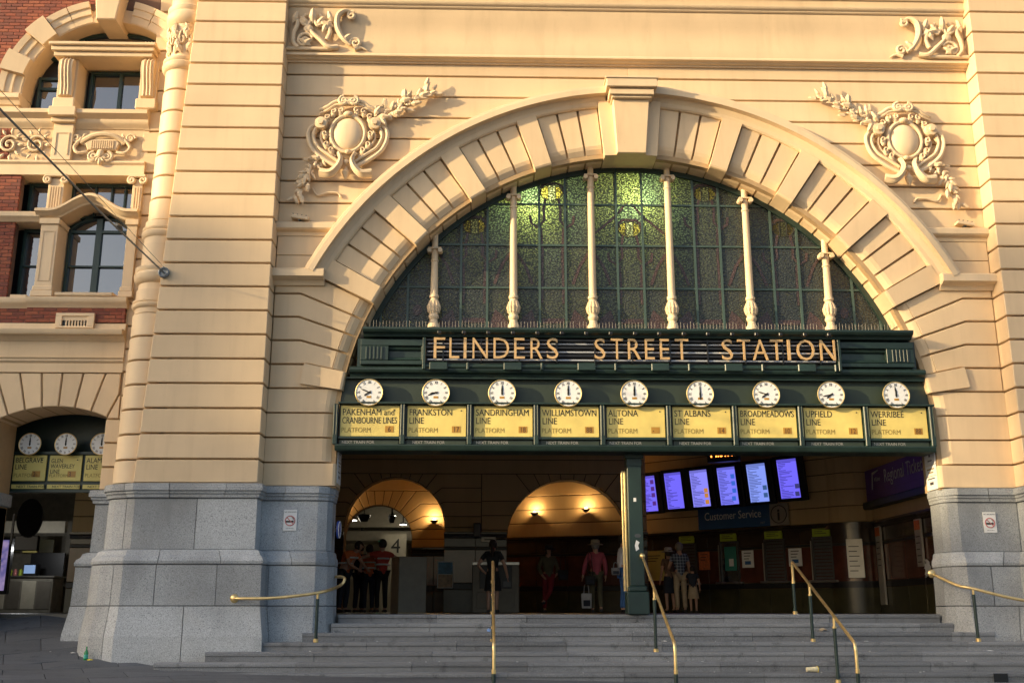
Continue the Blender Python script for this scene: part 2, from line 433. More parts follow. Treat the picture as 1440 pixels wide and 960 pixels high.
# stones below the hood: radial joint near the opening, level joint beyond
joints = [(0.0, None)]
lev = [(A_BASE - STEP_A * k) for k in range(0, 6)]      # 26.4, 22.76, ... 8.2
side_j = [(8.20, JZ[3]), (11.84, JZ[4]), (15.48, JZ[5]), (19.12, JZ[6]), (22.76, JZ[7]), (26.40, JZ[8] - 0.02)]
def side_poly(ja, jb, s, ri, xe):
    def path(j):
        a, z = j; rk = (z - ZC) / math.sin(R(a))
        pts = [(ri * math.cos(R(a)), ri * math.sin(R(a)))]
        if rk > ri + 0.02: pts.append((rk * math.cos(R(a)), z - ZC))
        else: pts = [(math.sqrt(max(ri * ri - (z - ZC) ** 2, 0.01)), z - ZC)]
        pts.append((xe, z - ZC)); return pts
    pa, pb = path(ja), path(jb)
    arcs = [(ri * math.cos(R(jb[0] + (ja[0] - jb[0]) * k / 3)), ri * math.sin(R(jb[0] + (ja[0] - jb[0]) * k / 3))) for k in (1, 2)]
    poly = pa + pb[::-1] + arcs
    return [(XC + s * x, ZC + z) for x, z in poly]
for s in (1, -1):
    xe = (XR - XC) if s > 0 else (XC - XL)
    for ja, jb in zip(side_j[:-1], side_j[1:]):
        g1 = prism(inset(ccw(side_poly(ja, jb, s, RA + 0.26, xe)), G / 2), 0.0, 0.10, 0.012)
        a0, a1 = (ja[0], jb[0]) if s > 0 else (180 - jb[0], 180 - ja[0])
        raised = ja[0] < 9
        g2 = flat_piece(a0, a1, RA + 0.80, -0.06) if raised else roll_piece(a0, a1, RA + 0.262)
        o = obj('stone_block', join(g1, g2), M['cream'], arch)
    # level courses of the jamb
    zz = [ZG, JZ[0], JZ[1], JZ[2], JZ[3]]
    for k in range(4):
        z0, z1 = zz[k], zz[k + 1]
        def xr(z): return math.sqrt(RA ** 2 - (z - ZC) ** 2) if z > ZC else RA
        top = 8.2 if k == 3 else None
        prof = [(0.0, 0.60), (0.0, 0.27), (0.035, 0.16), (0.11, 0.07), (0.20, 0.02), (0.27, 0.0)]
        if k == 0: prof = [(0, 0.6), (0, 0.06), (0.02, 0.02), (0.06, 0.0), (0.2, 0), (0.27, 0)]
        V = []; zs = [z0 + G / 2, (z0 + z1) / 2, z1 - G / 2]
        for z in zs:
            b = xr(z)
            V += [(XC + s * (b + x), y, z) for x, y in prof] + [(XC + s * xe - s * 0.006, 0.0, z), (XC + s * xe - s * 0.006, 0.08, z)]
        m = len(prof) + 2; F = []
        for i in range(2):
            for j in range(m - 1): F.append((i * m + j, i * m + j + 1, (i + 1) * m + j + 1, (i + 1) * m + j))
        F += [tuple(range(m)), tuple(range(2 * m, 3 * m))[::-1]]
        obj('stone_block', (V, F), M['cream'], arch)

# keystone
ks_a = A_BASE + 16 * STEP_A
g = []
for w, y0, y1 in ((90 - ks_a, -0.13, 0.6),):
    g.append(arc_sweep([(RA - 0.01, y1), (RA - 0.01, y0), (R_HI + 0.1, y0), (R_HI + 0.1, y1)], 90 - w, 90 + w, 4, XC, ZC))
ksh = [(XC - 0.285, ZC + RA - 0.02), (XC + 0.285, ZC + RA - 0.02), (XC + 0.36, ZC + 6.62), (XC - 0.36, ZC + 6.62)]
V, F = prism(ksh, -0.22, 0.55, 0.012)
V = [(x, y - 0.16 * max(0, (z - (ZC + 5.4)) / 1.3) if y < 0 else y, z) for x, y, z in V]
g.append((V, F))
ks = obj('keystone', join(*g), M['cream'], arch)
capz = ZC + 6.62
cp = []
for dz0, dz1, hw, yy in ((0.0, 0.05, 0.39, -0.45), (0.05, 0.16, 0.44, -0.50), (0.16, 0.19, 0.42, -0.48), (0.19, 0.36, 0.50, -0.56), (0.36, 0.40, 0.525, -0.585)):
    cp.append(box(XC - hw, XC + hw, yy, 0.0, capz + dz0, capz + dz1 - 0.001, 0.008))
obj('keystone_cap', join(*cp), M['cream2'], ks)

# hood moulding over the arch
HP = [(R_HI, 0.05), (R_HI, -0.04), (R_HI + 0.03, -0.07), (R_HI + 0.10, -0.085), (R_HI + 0.17, -0.12), (R_HI + 0.20, -0.13), (R_HI + 0.20, -0.27), (R_HI + 0.31, -0.27), (R_HI + 0.32, -0.245), (R_HI + 0.37, -0.24), (R_HI + 0.39, -0.20), (R_HI + 0.39, 0.05)]
for a0, a1 in ((A_BASE, 86.0), (94.0, 180 - A_BASE)):
    obj('hood_moulding', arc_sweep(HP, a0, a1, 56, XC, ZC), M['cream2'], arch)
zh = ZC + R_HO * math.sin(R(A_BASE))
for s, xe in ((-1, XL), (1, XR)):
    x0 = XC + s * R_HI * math.cos(R(A_BASE)); xi = XC + s * (R_HO - 0.1) * math.cos(R(A_BASE))
    xa, xb = sorted((xe, x0 - s * 0.02))
    pr = [(0.05, zh - 0.30), (-0.05, zh - 0.30), (-0.08, zh - 0.25), (-0.11, zh - 0.22), (-0.18, zh - 0.20), (-0.22, zh - 0.18), (-0.255, zh - 0.17), (-0.255, zh - 0.04), (-0.20, zh), (0.05, zh)]
    obj('hood_return', mould_x(pr, xa, xb), M['cream2'], arch)
    # ledge above it
    zb = 7.08
    xa, xb = sorted((xe, XC + s * math.sqrt(R_HO ** 2 - (zb - ZC) ** 2) - s * 0.1))
    pr = [(0.05, zb - 0.03), (-0.04, zb - 0.03), (-0.06, zb + 0.04), (-0.13, zb + 0.07), (-0.16, zb + 0.10), (-0.16, zb + 0.20), (-0.10, zb + 0.24), (0.05, zb + 0.25)]
    obj('ledge', mould_x(pr, xa, xb), M['cream2'], arch)
    xa, xb = sorted((xe - s * 0.01, XC + s * math.sqrt(R_HO ** 2 - (6.9 - ZC) ** 2) - s * 0.12))
    for z0, z1 in ((zh, 6.66), (6.66, zb - 0.03)):
        obj('stone_block', prism(inset(rect(xa, xb, z0, z1), 0.006), -0.03, 0.10, 0.008), M['cream'], arch)
    # courses between hood and pier
    zs = [zb + 0.25] + [z for z in JZ if 7.5 < z < 10.6] + [10.78]
    for z0, z1 in zip(zs[:-1], zs[1:]):
        rm = R_HO - 0.15
        if z1 <= ZC + rm:
            pts = []
            for k in range(7):
                z = z0 + (z1 - z0) * k / 6; pts.append((XC + s * math.sqrt(max(rm ** 2 - (z - ZC) ** 2, 0)), z))
            poly = [(xe, z0)] + pts + [(xe, z1)]
        elif z0 < ZC + rm:
            pts = []
            for k in range(11):
                z = z0 + (ZC + rm - z0) * (1 - (1 - k / 10) ** 2); pts.append((XC + s * math.sqrt(max(rm ** 2 - (z - ZC) ** 2, 0)), z))
            poly = [(xe, z0)] + pts + [(XC, z1), (xe, z1)]
        else: poly = [(xe, z0), (XC, z0), (XC, z1), (xe, z1)]
        poly = ccw(poly)
        # shrink only above and below, so that a course reads as one band
        P2 = [(x, min(max(z, z0 + G / 2), z1 - G / 2)) for x, z in poly]
        obj('stone_block', prism(P2, 0.0, 0.10, 0.010), M['cream'], arch)
# string course, frieze and cornice
def mx(name, prof, x0=XL, x1=XR, mat='cream2', par=arch): return obj(name, mould_x(prof, x0, x1), M[mat], par, smooth=True)
obj('string_course', mould_x([(0.06, 10.765), (-0.04, 10.765), (-0.04, 10.80), (-0.09, 10.805), (-0.12, 10.835), (-0.13, 10.84), (-0.19, 10.845), (-0.19, 10.885), (-0.17, 10.905), (0.06, 10.905)], XL, XR), M['cream2'], arch)
fp = [(0.06, 10.905)] + [(-0.165 + 0.07 * math.sin(math.pi * k / 10) ** 2, 10.905 + (11.93 - 10.905) * k / 10) for k in range(11)] + [(0.06, 11.93)]
mx('frieze', fp, mat='cream')
mx('frieze_moulding', [(0.06, 11.93), (-0.19, 11.93), (-0.21, 11.95), (-0.21, 11.97), (-0.25, 11.99), (-0.27, 12.03), (-0.27, 12.05), (0.06, 12.05)])
mx('fascia', [(0.06, 12.05), (-0.25, 12.05), (-0.25, 12.20), (0.06, 12.20)], mat='cream')
mx('cornice', [(0.06, 12.20), (-0.28, 12.20), (-0.30, 12.24), (-0.36, 12.27), (-0.40, 12.33), (-0.40, 12.36), (-0.55, 12.40), (-0.62, 12.5), (-0.62, 12.7), (0.06, 12.8)])
mx('parapet', [(0.06, 12.8), (-0.1, 12.8), (-0.1, ZT), (0.06, ZT)], mat='cream')

# ------------------------------------------------------------------ piers
def pier(x0, x1, label, taper=0.0):
    c = obj('pier', box(x0 + 0.45, x1 - 0.07, YP + 0.07, 0.6, 0.0, ZT), M['joint'], station); tag(c, label)
    zz = [ZG] + JZ
    for z0, z1 in zip(zz[:-1], zz[1:]):
        if z0 > ZT: break
        xl0 = x0 + taper * (z0 - ZG); xl1 = x0 + taper * (z1 - ZG)
        a, b = z0 + G / 2, z1 - G / 2; v = 0.012
        V = []
        for z, ins in ((a, v), (a + v, 0), (b - v, 0), (b, v)):
            xl = x0 + taper * (z - ZG)
            V += [(xl + ins, 0.3, z), (xl + ins, YP + v + ins, z), (xl + v + ins, YP + ins, z), (x1 - v - ins, YP + ins, z), (x1 - ins, YP + v + ins, z), (x1 - ins, 0.02, z)]
        F = []
        for i in range(3):
            for j in range(5): F.append((i * 6 + j, i * 6 + j + 1, (i + 1) * 6 + j + 1, (i + 1) * 6 + j))
        F += [tuple(range(6))[::-1], tuple(range(18, 24))]
        obj('stone_block', (V, F), M['cream'], c)
    return c
pierL = pier(-6.24, XL, 'left banded cream pier', 0.043)
pierR = pier(XR, 12.1, 'right banded cream pier')

def leaf_geo(L=0.22, W=0.09, H=0.035):
    V = [(0, 0, 0), (L * 0.35, -H * 0.6, W / 2), (L * 0.35, -H * 0.6, -W / 2), (L * 0.4, -H * 1.3, 0), (L * 0.75, -H * 0.7, W * 0.33), (L * 0.75, -H * 0.7, -W * 0.33), (L * 0.8, -H * 1.25, 0), (L, -H * 0.3, 0),
         (L * 0.4, 0.0, W * 0.42), (L * 0.4, 0.0, -W * 0.42), (L * 0.75, 0.0, 0.0)]
    F = [(0, 3, 1), (0, 2, 3), (1, 3, 6, 4), (2, 5, 6, 3), (4, 6, 7), (5, 7, 6), (0, 1, 8), (1, 4, 10, 8), (4, 7, 10), (0, 9, 2), (9, 10, 5, 2), (10, 7, 5)]
    return V, F
leaf_me = mesh('leaf', leaf_geo(), M['cream2'])
# round corner shaft beside the left pier
CX, CY = -6.36, 0.13
shaft = obj('corner_shaft', tube([(CX - 0.06, CY, 0), (CX + 0.027 * (ZT - ZG), CY, ZT)], 0.27, 20), M['joint'], station); tag(shaft, 'round banded shaft at the corner of the left pier')
def shaft_x(z): return CX + 0.027 * (z - ZG)
def shaft_r(z): return 0.415 if z < 5.6 else 0.355
zz = [ZG] + JZ
for z0, z1 in zip(zz[:-1], zz[1:]):
    if z1 > 10.6: break
    if 5.5 < (z0 + z1) / 2 < 7.1: 
        r = 0.385 if z0 > 5.7 else 0.40
        pr = [(r, z0), (r, z1)]
    else:
        r = shaft_r(z0); pr = [(r - 0.012, z0 + G / 2), (r, z0 + G / 2 + 0.012), (r, z1 - G / 2 - 0.012), (r - 0.012, z1 - G / 2)]
    obj('drum_stone', lathe(pr, shaft_x((z0 + z1) / 2), CY, 28), M['cream2'], shaft, smooth=True)
def ring(z0, z1, r, name='ring_moulding'):
    h = z1 - z0; pr = [(r - 0.06, z0), (r, z0 + 0.12 * h), (r + 0.03, z0 + 0.3 * h), (r + 0.035, z0 + 0.5 * h), (r, z0 + 0.62 * h), (r + 0.02, z0 + 0.7 * h), (r + 0.025, z0 + 0.85 * h), (r - 0.06, z1)]
    obj(name, lathe(pr, shaft_x(z0), CY, 28), M['cream2'], shaft, smooth=True)
ring(5.53, 5.72, 0.425); ring(6.03, 6.40, 0.445); ring(6.93, 7.20, 0.40); ring(10.47, 10.78, 0.40); ring(11.5, 11.95, 0.42)
obj('capital', lathe([(0.33, 10.7), (0.35, 11.55)], shaft_x(11), CY, 24), M['cream2'], shaft, smooth=True)
for k in range(26):
    a = R(190 + 160 * (k % 13) / 12); zz_ = 10.82 + 0.33 * (k // 13) + 0.05 * (k % 2)
    o = obj('leaf', leaf_me, None, shaft, loc=(shaft_x(11) + 0.345 * math.cos(a), CY + 0.345 * math.sin(a), zz_)); o.rotation_euler = (0, -R(90 + (25 if k % 3 == 0 else -25 if k % 3 == 1 else 0)), a + math.pi / 2); o.scale = (1.5, 1.5, 1.5)
for k in range(5):
    a0 = 200 + 35 * k; obj('scroll', tube([(shaft_x(11) + 0.37 * math.cos(R(a0 + 14 * math.cos(t * .7) * (1 - t / 14))), CY + 0.37 * math.sin(R(a0 + 14 * math.cos(t * .7) * (1 - t / 14))), 11.15 + 0.22 * math.sin(t * .7) * (1 - t / 14)) for t in range(13)], 0.022, 6), M['cream2'], shaft, smooth=True)
obj('upper_shaft', lathe([(0.38, 11.9), (0.38, ZT)], shaft_x(11.5), CY, 24), M['cream2'], shaft, smooth=True)

# ------------------------------------------------------------------ carved ornament
def leaf(par, x, y, z, ang, s=1.0, tilt=0.0):
    o = obj('leaf', leaf_me, None, par, loc=(x, y, z)); o.rotation_euler = (tilt, -R(ang), 0); o.scale = (s, s, s); return o
def cartouche(cx, cz, s, label):
    """s = +1: spray to the right (left-hand one), -1 mirrored. Local x is towards the middle of the arch"""
    root = obj('cartouche', [((lambda g: ([(cx + s * v[0], v[1], cz + v[2]) for v in g[0]], g[1]))(prism([(0.40 * math.cos(R(a)), 0.50 * math.sin(R(a)) - 0.02) for a in range(0, 360, 15)], -0.08, 0.03, 0.03)))], M['cream2'], station)
    tag(root, label)
    def sub(name, g, sm=True):
        V = [(cx + s * x, y, cz + z) for x, y, z in g[0]]; F = g[1] if s > 0 else [f[::-1] for f in g[1]]
        return obj(name, (V, F), M['cream2'], root, smooth=sm)
    sub('oval_boss', ball((0, -0.09, 0), 0.295, 0.12, 0.35, 24, 12))
    sub('oval_rim', tube([(0.335 * math.cos(R(a)), -0.12, 0.39 * math.sin(R(a))) for a in range(0, 361, 12)], 0.042, 8, cap=False))
    for k in (-1, 1):
        # big flanking C scrolls: two ribs with a hollow between
        for off, rad in ((0.0, 0.042), (0.105, 0.034)):
            pts = bez([(k * (0.50 - off * .2), -0.12, 0.24), (k * (0.72 - off), -0.12, 0.14), (k * (0.78 - off), -0.12, -0.05), (k * (0.68 - off), -0.13, -0.34 + off * .5), (k * (0.44 - off * .8), -0.14, -0.56 + off), (k * (0.20 - off * .3), -0.14, -0.70 + off)], 7)
            n = len(pts); sub('scroll', tube(pts, [rad * (0.6 + 0.4 * min(1, i / 9)) for i in range(n)], 8))
        web = bez([(k * 0.62, -0.07, 0.12), (k * 0.72, -0.07, -0.05), (k * 0.62, -0.08, -0.31), (k * 0.40, -0.09, -0.51), (k * 0.18, -0.09, -0.66)], 6)
        sub('scroll_hollow', tube(web, 0.06, 8, flat=0.5, up=(0, 1, 0)))
        pts = bez([(k * 0.50, -0.09, 0.10), (k * 0.53, -0.08, -0.08), (k * 0.42, -0.09, -0.30), (k * 0.22, -0.10, -0.48)], 6)
        sub('scroll', tube(pts, 0.026, 8))
        V, F = lathe([(0.0, -0.17), (0.05, -0.17), (0.055, -0.12), (0.12, -0.11), (0.135, -0.02), (0.13, 0.14), (0.1, 0.14)], 0, 0, 14)
        V = [(k * 0.53 + x, -0.10 + z * 0.9, 0.21 + y) for x, y, z in V]
        sub('volute', (V, F))
        # crossed ribbon ends at the foot
        pts = bez([(k * 0.16, -0.14, -0.42), (k * 0.11, -0.20, -0.58), (k * 0.16, -0.22, -0.74), (k * 0.30, -0.22, -0.88), (k * 0.50, -0.18, -0.86)], 6)
        n = len(pts); sub('ribbon', tube(pts, [0.045 + 0.06 * i / n for i in range(n)], 8, flat=0.7))
        sub('ribbon_edge', tube([(p.x, p.y - 0.07, p.z) for p in pts], 0.018, 6))
        # top scrolls
        pts = bez([(k * 0.08, -0.16, 0.68), (k * 0.26, -0.14, 0.68), (k * 0.42, -0.12, 0.58), (k * 0.58, -0.08, 0.52)], 6)
        sub('crest_scroll', tube(pts, [0.042, 0.042] * 9 + [0.03], 8))
        sub('crest_scroll', tube([(p.x, p.y, p.z - 0.07) for p in pts], 0.028, 8))
        sub('crest_volute', tube(spiral(k * 0.10, 0.68, -0.19, 0.10, 0.02, 90, -k * 1.4), 0.034, 8))
        for (x, z, sc_, an) in ((0.16, 0.46, 1.0, 80), (0.30, 0.44, 1.0, 62), (0.42, 0.32, 0.9, 40), (0.44, -0.04, 1.0, -55), (0.40, -0.26, 0.95, -70), (0.30, -0.38, 0.8, -80)):
            V, F = ball((k * x, -0.12, z), 0.055, 0.05, 0.10, 8, 6); sub('acanthus', (V, F))
            sub('acanthus', tube(spiral(k * x, z + 0.03, -0.17, 0.06, 0.015, an, k * 0.9, 10), 0.018, 6))
    sub('crest', tube([(-0.11, -0.15, 0.66), (0.11, -0.15, 0.66)], 0.075, 8))
    sub('pendant', lathe([(0.0, -0.99), (0.05, -0.92), (0.09, -0.82), (0.04, -0.76), (0.02, -0.7)], 0, -0.13, 8))
    sub('bead', ball((0, -0.16, -0.62), 0.07, 0.06, 0.06, 8, 6)); sub('bead', ball((0.02, -0.16, -0.40), 0.06, 0.05, 0.05, 8, 6)); sub('bead', ball((0, -0.16, 0.41), 0.10, 0.06, 0.06, 8, 6))
    # leafy sprays
    rr = random.Random(3)
    top = bez([(0.55, -0.06, 0.38), (0.90, -0.08, 0.52), (1.25, -0.10, 0.72), (1.60, -0.08, 0.98)], 6)
    bot = bez([(-0.50, -0.05, -0.45), (-0.70, -0.08, -0.72), (-0.82, -0.08, -1.02), (-0.92, -0.05, -1.32)], 6)
    sub('stem', tube(top, 0.022, 6)); sub('stem', tube(bot, 0.018, 6))
    for path, cnt, scl in ((top, 52, 1.0), (bot, 44, 0.85)):
        for i in range(cnt):
            t = min(1, max(0, i / (cnt - 1) + rr.uniform(-.03, .03))); ii = int(t * (len(path) - 1))
            p = path[ii]; q = path[min(ii + 2, len(path) - 1)]; p0 = path[max(ii - 2, 0)]
            dv = Vector(q) - Vector(p0); an = math.degrees(math.atan2(dv.z, dv.x)); sp = (i % 2 * 2 - 1) * rr.uniform(15, 95) * (1 - 0.55 * t)
            ang = an + sp
            if s < 0: ang = 180 - ang
            leaf(root, cx + s * (p.x + rr.uniform(-.09, .09)), p.y - rr.uniform(0, 0.10), cz + p.z + rr.uniform(-.09, .09), ang, scl * rr.uniform(0.8, 1.35), rr.uniform(-0.5, 0.5))
    for k in range(7):
        t = rr.uniform(0.1, 0.8); p = top[int(t * (len(top) - 1))]; sub('berry', ball((p.x + rr.uniform(-.05, .05), p.y - 0.07, p.z + rr.uniform(-.06, .06)), 0.035, n=8, m=5))
        p = bot[int(t * (len(bot) - 1))]; sub('berry', ball((p.x + rr.uniform(-.05, .05), p.y - 0.06, p.z + rr.uniform(-.06, .06)), 0.03, n=8, m=5))
    sub('tendril', tube(bez([(-0.66, -0.03, -1.12), (-0.55, -0.05, -1.27), (-0.36, -0.05, -1.22), (-0.16, -0.04, -1.22), (-0.10, -0.03, -1.30)], 6), 0.022, 6))
    return root
cartouche(-2.76, 9.16, 1, 'oval cartouche with scrolls and leafy sprays, left of the arch')
cartouche(8.33, 9.16, -1, 'oval cartouche with scrolls and leafy sprays, right of the arch')

def frieze_orn(x0, s, label):
    """carved acanthus end of the frieze; local x runs from the pier towards the middle"""
    def T(g): return ([(x0 + s * x, y, 10.92 + z) for x, y, z in g[0]], g[1] if s > 0 else [f[::-1] for f in g[1]])
    root = obj('frieze_carving', T(prism([(0.02, 0.02), (0.95, 0.02), (0.85, 0.5), (0.5, 0.75), (0.02, 0.7)], -0.135, -0.05, 0.03)), M['cream2'], station); tag(root, label)
    def sub(name, g): return obj(name, T(g), M['cream2'], root, smooth=True)
    Y = -0.19
    sub('scroll', tube(bez([(1.30, Y, 0.84), (1.16, Y - .03, 0.90), (1.02, Y - .04, 0.80), (0.99, Y - .03, 0.60), (1.04, Y - .03, 0.42), (1.15, Y - .04, 0.24), (1.28, Y - .03, 0.13)], 7), [0.035 + 0.045 * math.sin(math.pi * i / 42) for i in range(43)], 8, flat=0.8))
    sub('volute', tube(spiral(1.28, 0.80, Y - .02, 0.09, 0.02, 60, 1.3), 0.034, 8)); sub('volute', tube(spiral(1.38, 0.18, Y - .02, 0.12, 0.02, 200, -1.5), 0.036, 8))
    sub('leaf_tip', tube(bez([(1.36, Y, 0.06), (1.50, Y, 0.09), (1.62, Y, 0.03)], 5), [0.05 - 0.004 * i for i in range(11)], 8))
    sub('scroll', tube(bez([(1.02, Y, 0.10), (0.84, Y - .04, 0.08), (0.66, Y - .05, 0.24), (0.50, Y - .04, 0.40), (0.42, Y - .03, 0.52)], 6), [0.06 - 0.0012 * i for i in range(25)], 8))
    sub('scroll', tube(bez([(0.14, Y, 0.78), (0.20, Y - .03, 0.6), (0.14, Y - .04, 0.38), (0.14, Y - .03, 0.18), (0.24, Y - .03, 0.06)], 6), 0.045, 8))
    sub('scroll', tube(bez([(0.92, Y, 0.74), (0.82, Y - .03, 0.6), (0.86, Y - .03, 0.42), (0.80, Y - .03, 0.24)], 6), 0.045, 8))
    sub('scroll', tube(bez([(0.36, Y, 0.82), (0.26, Y - .03, 0.66), (0.40, Y - .03, 0.56), (0.50, Y - .03, 0.78)], 6), 0.034, 8))
    sub('scroll', tube(bez([(0.62, Y, 0.82), (0.72, Y - .03, 0.66), (0.60, Y - .03, 0.56), (0.50, Y - .03, 0.78)], 6), 0.034, 8))
    sub('volute', tube(spiral(0.36, 0.22, Y - .03, 0.17, 0.03, 20, 1.4), 0.035, 8))
    sub('flower', ball((0.42, Y - .03, 0.48), 0.10, 0.05, 0.10, 10, 6))
    sub('base_roll', tube([(0.0, Y - .01, 0.05), (0.9, Y - .01, 0.05)], 0.04, 8))
    for x, z, a, k in ((0.50, 0.60, 90, 1.2), (0.42, 0.56, 130, .9), (0.58, 0.56, 50, .9), (0.95, .52, 160, 1.1), (0.28, 0.10, 30, 1.0), (0.5, 0.1, 150, 1.0), (0.1, .6, 70, 1), (1.1, .2, 40, .9), (0.7, 0.4, 60, 1), (0.9, 0.62, 110, 1)):
        leaf(root, x0 + s * x, Y - .04, 10.92 + z, a if s > 0 else 180 - a, k * 1.35)
frieze_orn(XL, 1, 'carved acanthus scroll at the left end of the frieze')
frieze_orn(XR, -1, 'carved acanthus scroll at the right end of the frieze')

# ------------------------------------------------------------------ granite plinth
PL = [(-7.27, 2.6), (-7.27, 0.75), (CX - 0.42, 0.75), (CX - 0.42, CY)] + [(CX + 0.42 * math.cos(R(a)), CY + 0.42 * math.sin(R(a))) for a in (200, 220, 240)] + [(-6.17, YP), (XL, YP), (XL, 0.0), (XC - RA - 0.30, 0.0), (XC - RA - 0.14, 0.06), (XC - RA - 0.07, 0.22), (XC - RA - 0.07, 0.62)]
PRt = [(XC + RA + 0.04, 0.62), (XC + RA + 0.04, 0.22), (XC + RA + 0.11, 0.06), (XC + RA + 0.27, 0.0), (XR, 0.0), (XR, YP), (12.1, YP), (12.1, 0.6)]
def offset_path(path, d):
    out = []; jamb = (range(len(path) - 3, len(path)) if path[0][0] < 0 else range(0, 3))
    for i, p in enumerate(path):
        p = Vector(p); ns = []
        if i > 0: e = (p - Vector(path[i - 1])).normalized(); ns.append(Vector((e.y, -e.x)))
        if i < len(path) - 1: e = (Vector(path[i + 1]) - p).normalized(); ns.append(Vector((e.y, -e.x)))
        if len(ns) == 1: q = p + ns[0] * d
        else: q = p + (ns[0] + ns[1]) * (d / max(0.35, 1 + ns[0].dot(ns[1])))
        if i in jamb: q = p.lerp(q, 0.40)
        out.append((q.x, q.y))
    return out
CAPP = [(0.0, 2.25), (0.05, 2.25), (0.11, 2.235), (0.11, 2.19), (0.12, 2.185), (0.12, 2.12), (0.085, 2.105), (0.085, 2.07), (0.06, 2.05), (0.055, 2.0), (0.0, 1.99)]
DIE = [(0.0, 1.985), (0.015, 1.98), (0.03, 1.11), (0.0, 1.105)]
TOR = [(0.0, 1.10), (0.06, 1.10), (0.12, 1.07), (0.15, 1.0), (0.20, 0.96), (0.225, 0.90), (0.215, 0.855), (0.19, 0.84), (0.0, 0.84)]
LOW = [(0.0, 0.835), (0.20, 0.83), (0.20, 0.70), (0.215, 0.155), (0.0, 0.15)]
BASE = [(0.0, 0.145), (0.22, 0.14), (0.235, 0.0), (0.285, -0.30), (0.295, -0.36), (0.31, -1.4), (0.0, -1.4)]
def plinth(path, splits_by_level, label):
    core_g = []
    pc = offset_path(path, -0.01); n = len(path)
    V = [(x, y, z) for z in (-1.4, ZG - 0.01) for x, y in pc]; F = [(i, i + 1, n + i + 1, n + i) for i in range(n - 1)]
    root = obj('plinth', (V, F), M['granite_joint'], station); tag(root, label)
    for prof, splits in zip((CAPP, DIE, TOR, LOW, BASE), splits_by_level):
        offs = [offset_path(path, d) for d, z in prof]
        # split the path at given (segment, t) places
        cuts = [(0, 0.0)] + splits + [(n - 2, 1.0)]
        for (s0, t0), (s1, t1) in zip(cuts[:-1], cuts[1:]):
            cols = []
            def pt(s, t, gap):
                col = []
                for (d, z), o in zip(prof, offs):
                    a, b = Vector(o[s]), Vector(o[s + 1]); q = a.lerp(b, t); e = (b - a).normalized() * gap
                    col.append((q.x + e.x, q.y + e.y, z))
                return col
            gap = 0.006
            cols.append(pt(s0, t0, gap if (s0, t0) != (0, 0.0) else 0))
            for s in range(s0 + 1, s1 + 1): cols.append([(o[s][0], o[s][1], z) for (d, z), o in zip(prof, offs)])
            if t1 > 0: cols.append(pt(s1, t1, -gap if (s1, t1) != (n - 2, 1.0) else 0))
            m = len(prof); V = [v for c in cols for v in c]; F = []
            for i in range(len(cols) - 1):
                for j in range(m - 1): F.append((i * m + j, i * m + j + 1, (i + 1) * m + j + 1, (i + 1) * m + j))
            F += [tuple(range(m)), tuple(range((len(cols) - 1) * m, len(cols) * m))[::-1]]
            obj('granite_stone', (V, F), M['granite'], root)
    return root
# segments of PL: 2 = strip, 3.. = shaft, 7 = pier front, 8 = return, 9 = wall, 10-12 = jamb
plinth(PL, [[(2, .5), (6, .6), (7, .28), (7, .72), (9, .35)], [(2, .5), (6, .6), (7, .51), (8, .97)], [(2, .5), (7, .25), (7, .7), (9, .5)], [(2, .5), (6, .6), (7, .24), (7, .68), (9, .05)], [(2, .5), (6, .6), (7, .46), (9, .04)]],
       'grey granite base under the left pier')
plinth(PRt, [[(3, .55), (5, .4)], [(3, .98), (5, .5)], [(3, .7), (5, .4)], [(3, .45), (5, .3)], [(3, .9), (5, .5)]], 'grey granite base under the right pier')

# ------------------------------------------------------------------ steps, landing, pavement
stairs = empty('entrance_steps'); tag(stairs, kind='structure')
RISE, TREAD, Y1 = 0.15, 0.335, 0.35
sx = {1: (XC - RA + 0.1, XC + RA - 0.1), 2: (XC - RA + 0.02, XC + RA - 0.02), 3: (-3.15, 8.95), 4: (XL + 0.02, XR - 0.02)}
for n in range(1, 13):
    yn = Y1 - TREAD * (n - 1); z = -RISE * (n - 1)
    x0, x1 = sx.get(n, (-4.62, 13.0))
    if n >= 6: x0 = -5.35 - 0.3 * (n - 6)
    # a step is laid from several long stones
    cuts = [x0]; x = x0
    while x < x1 - 2.2:
        x += rnd.uniform(1.5, 2.3); cuts.append(x)
    cuts.append(x1)
    for a, b in zip(cuts[:-1], cuts[1:]):
        dz = rnd.uniform(-0.003, 0.003); dy = rnd.uniform(-0.004, 0.004)
        pr = [(yn + dy + 0.022, z - RISE - 0.1), (yn + dy + 0.022, z - 0.066 + dz), (yn + dy + 0.002, z - 0.058 + dz), (yn + dy, z - 0.016 + dz), (yn + dy + 0.006, z - 0.005 + dz), (yn + dy + 0.020, z + dz), (yn + TREAD + 0.05, z + dz + 0.002), (yn + TREAD + 0.05, z - RISE - 0.1)]
        g = mould_x(pr, a + 0.003, b - 0.003)
        obj('step_stone', g, M['step'] if rnd.random() < 0.75 else M['step2'], stairs)
floor = obj('hall_floor', join(box(-6.6, 16, Y1 + TREAD + 0.02, 32, -0.25, 0.001), box(-22, -6.601, 1.95, 32, -0.25, 0.001)), M['floor']); tag(floor, kind='structure')

